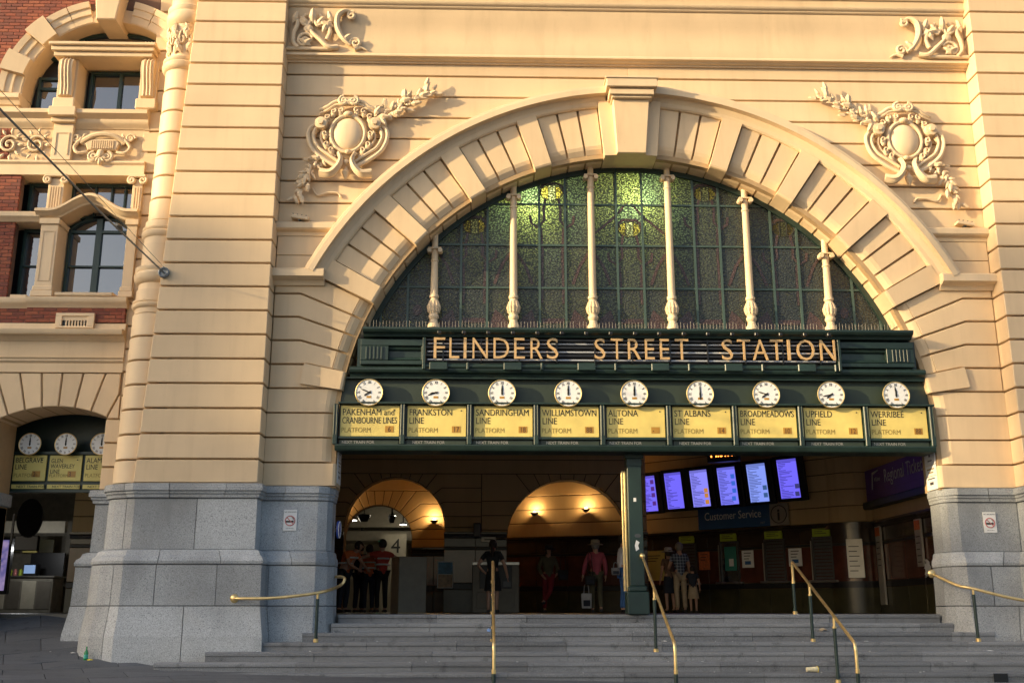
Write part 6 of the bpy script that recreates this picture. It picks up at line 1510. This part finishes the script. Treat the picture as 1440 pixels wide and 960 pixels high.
# span wire anchored in the pier
a = at(230, 383, YP - 0.05); b = at(0, 150, -7.0); d = (b - a).normalized()
s = empty('span_wire', a); tag(s, 'steel span wire running from a ring on the left pier up to the left', 'wire')
obj('wire', tube([(0, 0, 0), tuple((b - a) * 0.5 - Vector((0, 0, 0.06))), tuple((b - a) * 1.5)], 0.016, 6), M['wire'], s); obj('ring', tube([(0.085 * math.cos(R(t)), 0.0, 0.085 * math.sin(R(t))) for t in range(0, 361, 20)], 0.022, 6, cap=False), M['wire'], s, smooth=True); obj('rosette', prism(petal(0, 0, 0.1, 0.1), 0.01, 0.06, 0.01), M['wire'], s)
m_ = (b - a) * 0.34; obj('insulator', tube([tuple(m_), tuple(m_ + d * 0.12), tuple(m_ + d * 0.24)], [0.03, 0.055, 0.03], 8), M['dark_steel'], s)
obj('thin_wire', tube([(0, -0.02, 0.1), tuple((b - a) * 1.5 + Vector((0, 0, 0.25)))], 0.006, 4), M['wire'], s)
# drainpipe end and bollard beside the left portal
p = at(107, 800, 1.2); s = empty('downpipe', (-7.36, 0.95, gz(-7.4, 0.95))); tag(s, 'dark downpipe with a pale clip beside the left granite base', 'pipe'); obj('pipe', tube([(0, 0, 0), (0.02, 0, 1.35), (0.08, 0, 1.45)], 0.045, 8), M['dark_steel'], s); obj('clip', box(-0.06, 0.06, -0.06, 0.06, 0.78, 0.86, 0.01), plain('pale_clip', (0.5, 0.38, 0.28), 0.6), s)

# ------------------------------------------------------------------ litter
def ground_pt(px, py):
    """where the pavement is seen at a picture point"""
    for i in range(400):
        Y = 3.0 - i * 0.05; p = at(px, py, Y)
        if p.z >= gz(p.x, Y) - 0.0 : 
            return Vector((p.x, Y, gz(p.x, Y)))
    return at(px, py, -1)
def step_pt(px, py):
    """tread seen at a picture point"""
    best = None
    for n in range(1, 12):
        z = -RISE * (n - 1); y0 = Y1 - TREAD * (n - 1)
        for i in range(12):
            Y = y0 + 0.02 + i * 0.026; p = at(px, py, Y)
            e = abs(p.z - z)
            if best is None or e < best[0]: best = (e, Vector((p.x, Y, z)))
    return best[1]
gx_ = at(121, 921, -0.62).x; g = Vector((gx_, -0.62, gz(gx_, -0.62) + 0.006)); s = empty('green_bottle', g); tag(s, 'small green glass bottle standing at the foot of the granite base', 'bottle'); t = plain('bottle_green', (0.01, 0.22, 0.05), 0.08, coat=0.5); obj('body', lathe([(0.034, 0), (0.036, 0.02), (0.036, 0.13), (0.014, 0.18), (0.013, 0.23)], 0, 0, 12), t, s, smooth=True); obj('label', lathe([(0.037, 0.04), (0.037, 0.10)], 0, 0, 12), plain('bottle_label', (0.05, 0.4, 0.3), 0.5), s)
def scrap(name, p, sx_, sy_, h, mat, label, seed, cat='litter'):
    r_ = random.Random(seed); N = 9; V = [(0, 0, h)]; F = []
    for k in range(N): 
        a = 2 * math.pi * k / N; V.append((sx_ * math.cos(a) * r_.uniform(.6, 1), sy_ * math.sin(a) * r_.uniform(.6, 1), r_.uniform(0.003, h * 0.7)))
    for k in range(N): 
        a = 2 * math.pi * k / N; V.append((V[1 + k][0] * 0.5, V[1 + k][1] * 0.5, r_.uniform(h * 0.4, h)))
    for k in range(N): j = (k + 1) % N; F += [(1 + k, 1 + j, 1 + N + j, 1 + N + k), (0, 1 + N + k, 1 + N + j)]
    o = obj(name, (V, F), mat, loc=p + Vector((0, 0, 0.004))); tag(o, label, cat); return o
scrap('wrapper', g + Vector((0.10, -0.06, 0.0)), 0.07, 0.05, 0.03, plain('yellow_wrapper', (0.75, 0.6, 0.03), 0.5), 'crumpled yellow wrapper beside the green bottle', 1); scrap('paper_scrap', ground_pt(103, 918), 0.06, 0.03, 0.015, M['paper'], 'white paper scrap on the pavement left of the bottle', 2); scrap('paper_scrap', ground_pt(71, 916), 0.03, 0.02, 0.01, M['paper'], 'tiny white scrap farthest left on the pavement', 3)
scrap('crumpled_bag', step_pt(1158, 888), 0.09, 0.06, 0.07, plain('kraft_paper', (0.42, 0.32, 0.2), 0.8), 'crumpled brown paper on the steps right of the right handrail', 4); scrap('flattened_cup', step_pt(1218, 902), 0.05, 0.05, 0.012, M['paper'], 'flat white lid on the right side of the steps', 5); scrap('paper_scrap', step_pt(1393, 917), 0.08, 0.03, 0.02, M['paper'], 'white scrap on the steps by the right granite base', 6)
scrap('paper_scrap', step_pt(934, 902), 0.07, 0.03, 0.02, M['paper'], 'white paper on the step beside the middle handrail', 7); scrap('paper_scrap', step_pt(436, 917), 0.03, 0.025, 0.02, M['paper'], 'white scrap on the steps under the left handrail', 8); scrap('paper_scrap', step_pt(362, 917), 0.03, 0.025, 0.02, M['paper'], 'white scrap at the left end of the steps', 9); scrap('paper_scrap', step_pt(988, 931), 0.03, 0.02, 0.015, M['paper'], 'white scrap low on the steps right of the middle handrail', 10)
p = step_pt(1142, 945); s = empty('paper_cup', p, R(8)); tag(s, 'yellow and white paper cup lying on the lower steps', 'cup'); V, F = lathe([(0.034, -0.09), (0.045, 0.075), (0.048, 0.09)], 0, 0, 14); obj('cup', ([(c, a, b + 0.05) for a, b, c in V], F), plain('cup_print', (0.75, 0.66, 0.42), 0.5, var=0.3, scale=14), s, smooth=True); V, F = lathe([(0.05, 0.085), (0.05, 0.10), (0.02, 0.105)], 0, 0, 14); obj('lid', ([(c, a, b + 0.05) for a, b, c in V], F), plain('cup_lid', (0.8, 0.6, 0.06), 0.4), s)
p = step_pt(687, 886); scrap('blue_carton', p, 0.05, 0.04, 0.07, plain('carton_blue', (0.25, 0.4, 0.7), 0.5), 'small blue and white carton beside the left handrail', 11)
rr = random.Random(12); bits = []
for k in range(46):
    n = rr.randrange(1, 9); x = rr.uniform(-3, 9.5); y = Y1 - TREAD * (n - 1) + rr.uniform(0.02, 0.3); bits.append(box(x, x + rr.uniform(.01, .03), y, y + rr.uniform(.01, .02), -RISE * (n - 1) + .003, -RISE * (n - 1) + 0.01))
tag(obj('litter_specks', join(*bits), M['paper']), 'scattered pale specks of litter over the steps', 'litter', kind='stuff')
o = obj('step_patch', box(8.2, 8.43, Y1 - TREAD * 6 - 0.008, Y1 - TREAD * 6 - 0.004, -RISE * 6 - 0.145, -RISE * 6 - 0.01), M['black'], stairs)

# ------------------------------------------------------------------ people
M['skin'] = plain('skin', (0.45, 0.25, 0.17), 0.55); M['hair'] = plain('dark_hair', (0.02, 0.014, 0.010), 0.6); M['hair_g'] = plain('grey_hair', (0.20, 0.18, 0.16), 0.6); M['shoe'] = plain('dark_shoe', (0.02, 0.018, 0.016), 0.5)
def cloth(name, c, var=0.12): return plain(name, c, 0.85, var=var, scale=9, bump=0.25, bscale=14)
def skin_mesh(name, pts, edges, rad, root, mat, lv=1):
    me = bpy.data.meshes.new(name); me.from_pydata([tuple(p) for p in pts], edges, []); o = bpy.data.objects.new(name, me); COL.objects.link(o)
    m = o.modifiers.new('s', 'SKIN'); m.use_smooth_shade = True
    sv = me.skin_vertices[0].data
    for i, r in enumerate(rad):
        sv[i].radius = (r, r) if not isinstance(r, tuple) else r; sv[i].use_root = (i == root)
    s_ = o.modifiers.new('u', 'SUBSURF'); s_.levels = lv; s_.render_levels = lv
    dg = bpy.context.evaluated_depsgraph_get(); out = bpy.data.meshes.new_from_object(o.evaluated_get(dg))
    bpy.data.objects.remove(o); bpy.data.meshes.remove(me); out.name = name; out.materials.clear(); out.materials.append(mat)
    return out
J0 = dict(pel=(0, 0, .95), wai=(0, 0, 1.08), che=(0, 0, 1.27), nek=(0, 0, 1.44), hb=(0, -.015, 1.53), hm=(0, -.02, 1.60), ht=(0, 0, 1.675),
          sl=(-.17, 0, 1.39), el=(-.235, .03, 1.12), wl=(-.25, -.05, .89), hl=(-.25, -.08, .82), sr=(.17, 0, 1.39), er=(.235, .03, 1.12), wr=(.25, -.05, .89), hr=(.25, -.08, .82),
          pl=(-.085, 0, .90), kl=(-.10, -.02, .50), al=(-.10, .03, .10), tl=(-.11, -.11, .045), pr=(.085, 0, .90), kr=(.10, -.02, .50), ar=(.10, .03, .10), tr=(.11, -.11, .045))
RAD = dict(pel=.125, wai=.115, che=.135, nek=.055, hb=.075, hm=.088, ht=.062, sl=.062, el=.043, wl=.030, hl=.033, sr=.062, er=.043, wr=.030, hr=.033, pl=.088, kl=.058, al=.040, tl=.036, pr=.088, kr=.058, ar=.040, tr=.036)
ED = [('pel', 'wai'), ('wai', 'che'), ('che', 'nek'), ('nek', 'hb'), ('hb', 'hm'), ('hm', 'ht'), ('che', 'sl'), ('sl', 'el'), ('el', 'wl'), ('wl', 'hl'), ('che', 'sr'), ('sr', 'er'), ('er', 'wr'), ('wr', 'hr'), ('pel', 'pl'), ('pl', 'kl'), ('kl', 'al'), ('al', 'tl'), ('pel', 'pr'), ('pr', 'kr'), ('kr', 'ar'), ('ar', 'tr')]
def person(x, y, rz, H, pose, top, legs, label, hair='hair', hat=None, vest=None, skirt=None, sleeves='short', legs_to='al', bag=None, longhair=False):
    k = H / 1.70; J = {n: Vector(v) for n, v in J0.items()}
    for n, v in pose.items(): J[n] = Vector(v)
    root = empty('person', (x, y, 0.004), rz); tag(root, label, 'person', 'people in the hall')
    names = list(J); idx = {n: i for i, n in enumerate(names)}
    body = skin_mesh('body', [J[n] * k for n in names], [(idx[a], idx[b]) for a, b in ED], [RAD[n] * k for n in names], idx['pel'], M['skin'], 1)
    b = obj('body', body, None, root)
    ex = []
    hd = J['hm']; ex.append(ball(tuple((hd + Vector((0, -.10, -.005))) * k), .013 * k, .02 * k, .02 * k, 6, 5))      # nose
    for s in (-1, 1): ex.append(ball(tuple((hd + Vector((s * .088, .005, 0))) * k), .012 * k, .02 * k, .03 * k, 6, 5))   # ears
    for w_, h_ in (('wl', 'hl'), ('wr', 'hr')):
        d = (J[h_] - J[w_]).normalized(); sd = d.cross(Vector((1, 0, 0))).normalized() if abs(d.x) < .9 else Vector((0, 1, 0))
        for q in range(4): p0 = J[h_] + sd * (q - 1.5) * .016; ex.append(tube([tuple(p0 * k), tuple((p0 + d * .045) * k), tuple((p0 + d * (.075 + .008 * (q in (1, 2))) + Vector((0, -.012, 0))) * k)], .0085 * k, 5))
        p0 = J[w_].lerp(J[h_], .6); ex.append(tube([tuple(p0 * k), tuple((p0 + sd * -.03 + d * .03) * k), tuple((p0 + sd * -.04 + d * .06) * k)], .009 * k, 5))
    V, F = join(*ex)
    bm = bmesh.new(); bm.from_mesh(body); vs = [bm.verts.new(v) for v in V]; 
    for f in F:
        try: bm.faces.new([vs[i] for i in f])
        except ValueError: pass
    bm.to_mesh(body); bm.free()
    def garment(name, ns, es, grow, mat, rootn, extra={}):
        id2 = {n: i for i, n in enumerate(ns)}
        P_ = []; rd = []
        for n in ns: P_.append(J[n] * k); rd.append(extra.get(n, RAD[n] + grow) * k)
        obj(name, skin_mesh(name, P_, [(id2[a], id2[c]) for a, c in es], rd, id2[rootn], mat, 1), None, root)
    arms = ['sl', 'el', 'sr', 'er'] + (['wl', 'wr'] if sleeves == 'long' else [])
    es = [('pel', 'wai'), ('wai', 'che'), ('che', 'nek'), ('che', 'sl'), ('sl', 'el'), ('che', 'sr'), ('sr', 'er')] + ([('el', 'wl'), ('er', 'wr')] if sleeves == 'long' else [])
    exr = {'nek': .066, 'pel': .142, 'wai': .135}
    if sleeves == 'short':
        J['el'], J['er'] = J['sl'].lerp(J['el'], .62), J['sr'].lerp(J['er'], .62); exr['el'] = exr['er'] = .058
    J['hem'] = J['pel'].lerp((J['pl'] + J['pr']) / 2, 0.5) + Vector((0, 0, -.06)); RAD['hem'] = .13; exr['hem'] = .150
    garment('top', ['hem', 'pel', 'wai', 'che', 'nek'] + arms, es + [('hem', 'pel')], .016, top, 'che', exr)
    for n, v in pose.items(): J[n] = Vector(v)
    if legs is not None:
        if legs_to == 'kl': J['kl2'], J['kr2'] = J['kl'].copy(), J['kr'].copy()
        ns = ['pel', 'pl', 'kl', 'pr', 'kr'] + (['al', 'ar'] if legs_to == 'al' else []); es = [('pel', 'pl'), ('pl', 'kl'), ('pel', 'pr'), ('pr', 'kr')] + ([('kl', 'al'), ('kr', 'ar')] if legs_to == 'al' else [])
        garment('trousers', ns, es, .014, legs, 'pel', {'pel': .136, 'al': .058, 'ar': .058})
    if skirt is not None:
        pr = [(.15, .98), (.17, .85), (.20, .62), (.215, .52), (.19, .52)]; V, F = lathe([(r * k, z * k) for r, z in pr], 0, 0, 16); obj('skirt', ([(a * 1.0, c * .8, d) for a, c, d in V], F), skirt, root, smooth=True)
    for s in ('l', 'r'):
        p0, p1 = J['a' + s] * k, J['t' + s] * k; obj('shoe', tube([tuple(p0 + Vector((0, .03, -.055)) * k), tuple(p0.lerp(p1, .5) + Vector((0, 0, -.015)) * k), tuple(p1 + Vector((0, -.03, 0)) * k)], [.045 * k, .05 * k, .04 * k], 8, flat=.75), M['shoe'], root, smooth=True)
    hp = J['hm'] * k
    V, F = ball((0, 0, 0), .104 * k, .112 * k, .118 * k, 14, 10); V = [(a + hp.x, c + hp.y + .022 * k, d + hp.z + .022 * k) for a, c, d in V]
    keep = [f for f in F if not all((V[i][1] < hp.y - .035 * k and V[i][2] < hp.z + .06 * k) or V[i][2] < hp.z - .07 * k for i in f)]
    obj('hair', (V, keep), M[hair], root, smooth=True)
    if longhair: obj('hair_length', tube([tuple(hp + Vector((0, .06, .05)) * k), tuple(hp + Vector((0, .085, -.12)) * k), tuple(hp + Vector((0, .09, -.28)) * k)], [.09 * k, .085 * k, .05 * k], 10, flat=.6), M[hair], root, smooth=True)
    if hat is not None:
        V, F = lathe([(.20 * k, -.01 * k), (.19 * k, .005 * k), (.115 * k, .02 * k), (.11 * k, .10 * k), (.07 * k, .125 * k), (0.01, .125 * k)], 0, 0, 18); obj('hat', ([(a + hp.x, c + hp.y, d + hp.z + .045 * k) for a, c, d in V], F), hat, root, smooth=True)
    if vest is not None:
        for z_ in (1.13, 1.26):
            n = 18; pts = [(.158 * k * math.cos(2 * math.pi * q / n) * 1.06 + (J['wai'].x if z_ < 1.2 else J['che'].x) * k, .152 * k * math.sin(2 * math.pi * q / n) + (J['wai'].y if z_ < 1.2 else J['che'].y) * k, (J['wai'].z + .05 if z_ < 1.2 else J['che'].z) * k) for q in range(n + 1)]
            obj('reflective_band', tube(pts, .022 * k, 6, cap=False, flat=1.0), vest, root)
    return root
def px_at(px, Y): return at(px, 800, Y).x
orange = cloth('hi_vis_orange', (0.55, 0.13, 0.03)); redv = cloth('hi_vis_red', (0.42, 0.045, 0.025)); navy = cloth('navy_cloth', (0.015, 0.018, 0.03)); blackc = cloth('black_cloth', (0.012, 0.012, 0.013)); silver = plain('reflective_tape', (0.6, 0.6, 0.58), 0.35)
khaki = cloth('khaki', (0.36, 0.29, 0.18)); pink = cloth('pink_cloth', (0.36, 0.07, 0.10)); olive = cloth('olive_cloth', (0.09, 0.08, 0.045)); denim = cloth('denim', (0.04, 0.11, 0.28)); whitec = cloth('white_cloth', (0.60, 0.58, 0.62)); totec = cloth('tote_cloth', (0.34, 0.33, 0.33)); redc = cloth('dark_red_cloth', (0.20, 0.012, 0.018)); straw = cloth('straw_hat', (0.30, 0.25, 0.17)); brown = cloth('brown_cloth', (0.16, 0.09, 0.055)); tan = cloth('tan_cloth', (0.40, 0.30, 0.19))
def check_mat():
    t = NT('checked_shirt'); tc = t.n('TexCoord'); mp = t.n('Mapping'); mp.inputs['Scale'].default_value = (13, 13, 13); t.l(tc.outputs['Object'], mp.inputs[0]); sep = t.n('SeparateXYZ'); t.l(mp.outputs[0], sep.inputs[0])
    fs = []
    for ax in ('X', 'Z'):
        m = t.n('Math', operation='FRACT'); t.l(sep.outputs[ax], m.inputs[0]); c = t.n('Math', operation='LESS_THAN'); t.l(m.outputs[0], c.inputs[0]); c.inputs[1].default_value = 0.45; fs.append(c.outputs[0])
    a = t.n('Math', operation='ADD'); t.l(fs[0], a.inputs[0]); t.l(fs[1], a.inputs[1]); h = t.n('Math', operation='MULTIPLY'); t.l(a.outputs[0], h.inputs[0]); h.inputs[1].default_value = 0.5
    t.l(t.ramp(h.outputs[0], 0.0, 1.0, (0.02, 0.03, 0.06, 1), (0.26, 0.30, 0.36, 1)), t.b.inputs['Base Color']); t.b.inputs['Roughness'].default_value = 0.85; return t.m
check = check_mat()
lean = dict(wai=(0.02, -.04, 1.08), che=(0.06, -.14, 1.25), nek=(0.10, -.24, 1.38), hb=(.12, -.30, 1.44), hm=(.13, -.34, 1.50), ht=(.14, -.35, 1.57), sl=(-.12, -.16, 1.34), sr=(.24, -.16, 1.34), el=(-.12, -.25, 1.1), er=(.28, -.32, 1.12), wl=(-.05, -.42, 1.0), wr=(.22, -.5, 1.0), hl=(-.03, -.48, .97), hr=(.2, -.56, .97))
person(px_at(484, 6.4), 6.4, R(55), 1.74, lean, orange, navy, 'worker in orange high visibility top leaning forward by the left jamb', vest=silver)
person(px_at(506, 8.4), 8.4, R(150), 1.72, dict(wr=(.24, -.22, 1.05), hr=(.23, -.29, 1.06)), navy, navy, 'person in dark clothes between the two high visibility workers')
person(px_at(519, 8.0), 8.0, R(200), 1.66, dict(wr=(.20, -.25, 1.02), hr=(.2, -.32, 1.02)), orange, navy, 'worker in dull orange top, half hidden left of the red vest', vest=silver)
person(px_at(537, 7.2), 7.2, R(205), 1.74, dict(el=(.0 - .40, -.12, 1.30), wl=(-.58, -.22, 1.28), hl=(-.64, -.25, 1.28), er=(.40, -.12, 1.30), wr=(.60, -.20, 1.27), hr=(.67, -.22, 1.26)), redv, blackc, 'worker in red vest with silver bands, arms reaching out, beside the cabinet', vest=silver)
person(px_at(693, 7.0), 7.0, R(170), 1.72, dict(er=(.36, .06, 1.13), wr=(.24, .02, .98), hr=(.19, 0, .95), el=(-.30, .0, 1.10), wl=(-.34, -.08, .88), hl=(-.35, -.11, .81)), blackc, None, 'woman in black dress with dark hair, hand on hip, behind the left handrail', skirt=blackc, longhair=True)
person(px_at(771, 9.3), 9.3, R(10), 1.72, dict(hm=(0, -.05, 1.58), kr=(.0, -.22, .56), ar=(-.14, -.10, .30), tr=(-.22, -.16, .24), el=(-.26, .0, 1.14), wl=(-.20, -.14, .95), hl=(-.16, -.2, .90), er=(.26, 0, 1.14), wr=(.20, -.14, .98), hr=(.16, -.2, .95)), olive, redc, 'person in olive jacket, dark hat and red trousers standing with legs crossed', hat=blackc, legs_to='al', sleeves='long')
person(px_at(838, 7.4), 7.4, R(185), 1.72, dict(kl=(-.10, -.05, .50), al=(-.09, .12, .12), tl=(-.09, .02, .05), er=(.28, .02, 1.12), wr=(.32, -.02, .90), hr=(.33, -.04, .83)), pink, olive, 'woman in pink top and wide hat carrying a white tote bag', hat=straw, hair='hair_g', sleeves='long')
person(px_at(877, 4.8), 4.8, R(100), 1.70, dict(wl=(-.22, -.10, .98), hl=(-.2, -.15, .95)), whitec, denim, 'person in white shirt and blue jeans half hidden behind the green column', sleeves='long')
person(px_at(956, 8.6), 8.6, R(188), 1.76, dict(er=(.27, -.02, 1.12), wr=(.22, -.2, 1.05), hr=(.2, -.26, 1.06)), check, tan, 'man in blue checked shirt and tan trousers standing at the ticket window', hair='hair_g')
person(px_at(941, 8.9), 8.9, R(195), 1.62, {}, brown, None, 'person in brown top and pale cap left of the checked shirt', skirt=navy, hat=cloth('pale_cap', (0.40, 0.36, 0.30)))
person(px_at(973.5, 8.4), 8.4, R(170), 1.16, dict(er=(.26, -.1, 1.20), wr=(.24, -.18, 1.42), hr=(.22, -.2, 1.5)), navy, None, 'child in dark top and tan skirt reaching up beside the checked shirt', skirt=tan)
def tote(px, py, Y, label, mats, w, h, handles=0.14):
    p = at(px, py, Y); s = empty('hand_bag', (p.x, Y, p.z)); tag(s, label, 'bag')
    V, F = box(-w / 2, w / 2, -.05, .05, 0, h, 0.015); V = [(x * (1.0 if z > h * .5 else 0.9), y * (0.5 if z > h * .6 else 1.1), z) for x, y, z in V]; obj('body', (V, F), mats[0], s)
    obj('print', box(-w * .32, w * .32, -.062, -.056, h * .15, h * .55), mats[1], s)
    for yy in (-.02, .02): obj('handle', tube(bez([(-w * .25, yy, h - .02), (-w * .15, yy, h + handles), (w * .15, yy, h + handles), (w * .25, yy, h - .02)], 5), .008, 5), mats[0], s)
tote(825, 855, 7.2, 'white tote bag with dark print hanging from the hand of the pink topped woman', (totec, navy), 0.26, 0.36, 0.2)
tote(830, 822, 7.15, 'black shoulder bag at the hip of the pink topped woman', (blackc, navy), 0.26, 0.22, 0.5); tote(792, 815, 9.1, 'black bag hanging beside the person in the olive jacket', (blackc, navy), 0.28, 0.26, 0.5); tote(866, 808, 4.7, 'grey bag held behind the white shirt', (cloth('grey_bag', (0.16, 0.15, 0.15)), navy), 0.2, 0.16, 0.1)

# ------------------------------------------------------------------ unseen street blocks, added and sized to shade the front
sh = Vector((sdir.x, sdir.y, 0)).normalized(); lat = Vector((-sh.y, sh.x, 0))
def block(q0, q1, dist, ztop, label, depth=14):
    """unseen street block sized for its shade on the facade: q across, dist away towards the sun"""
    h = ztop + dist * math.tan(R(SUN_EL)); c = -sh * dist + lat * (q0 + q1) / 2
    b = empty('street_shade_block', (c.x, c.y, -2)); b.rotation_euler = (0, 0, math.atan2(lat.y, lat.x)); tag(b, label, 'building')
    w = abs(q1 - q0); obj('walls', box(-w / 2, w / 2, 0, depth, 0, h + 2), M['stucco'], b); obj('parapet', box(-w / 2 - 0.2, w / 2 + 0.2, -0.2, depth, h + 1.5, h + 2 - 0.001, 0.05), M['stucco'], b)
    for i in range(int(h / 3.6)):
        for j in range(max(1, int(w / 2.6))): x = -w / 2 + 1.3 + j * 2.6 - 0.6; obj('window', box(x, x + 1.2, -0.05, 0.0, 1.2 + i * 3.6, 3.0 + i * 3.6), M['glass'], b)
    return b
M['stucco'] = plain('street_stucco', (0.30, 0.27, 0.24), 0.8)
block(1.15, 30, 85, 6.0, 'tall unseen grey street block beyond the left edge, added to shade the pier')
block(-1.20, 1.10, 92, 2.1, 'lowest unseen grey street block beyond the left edge, added to shade the steps')
block(-3.10, -1.25, 92, 3.7, 'narrow unseen grey street block beyond the left edge, added to shade the right granite base')
block(-46, -3.15, 104, 9.4, 'tallest unseen grey street block beyond the left edge, added to shade the right pier')
# unseen lamps added behind the stained glass to make its green glow
for x, y, z, pw in ((0.95, 1.15, 8.0, 42), (3.05, 1.15, 8.1, 42)):
    L = empty('added_glow_lamp', (x, y, z)); tag(L, 'unseen lamp added to make the green glow in the ' + ('left' if x < 2 else 'middle') + ' of the stained glass', 'lamp', 'added lamps behind the stained glass')
    obj('globe', ball((0, 0, 0), .12, n=12, m=8), M['lamp_glow'], L, smooth=True); obj('rod', tube([(0, 0, .1), (0, 0, 9.3 - z)], .015, 6), M['dark_steel'], L)
    ld = bpy.data.lights.new('added_glow_light', 'POINT'); ld.energy = pw; ld.color = (1, .95, .8); ld.shadow_soft_size = .14; lo = bpy.data.objects.new('added_glow_light', ld); lo.location = (0, -.2, 0); link(lo, L)
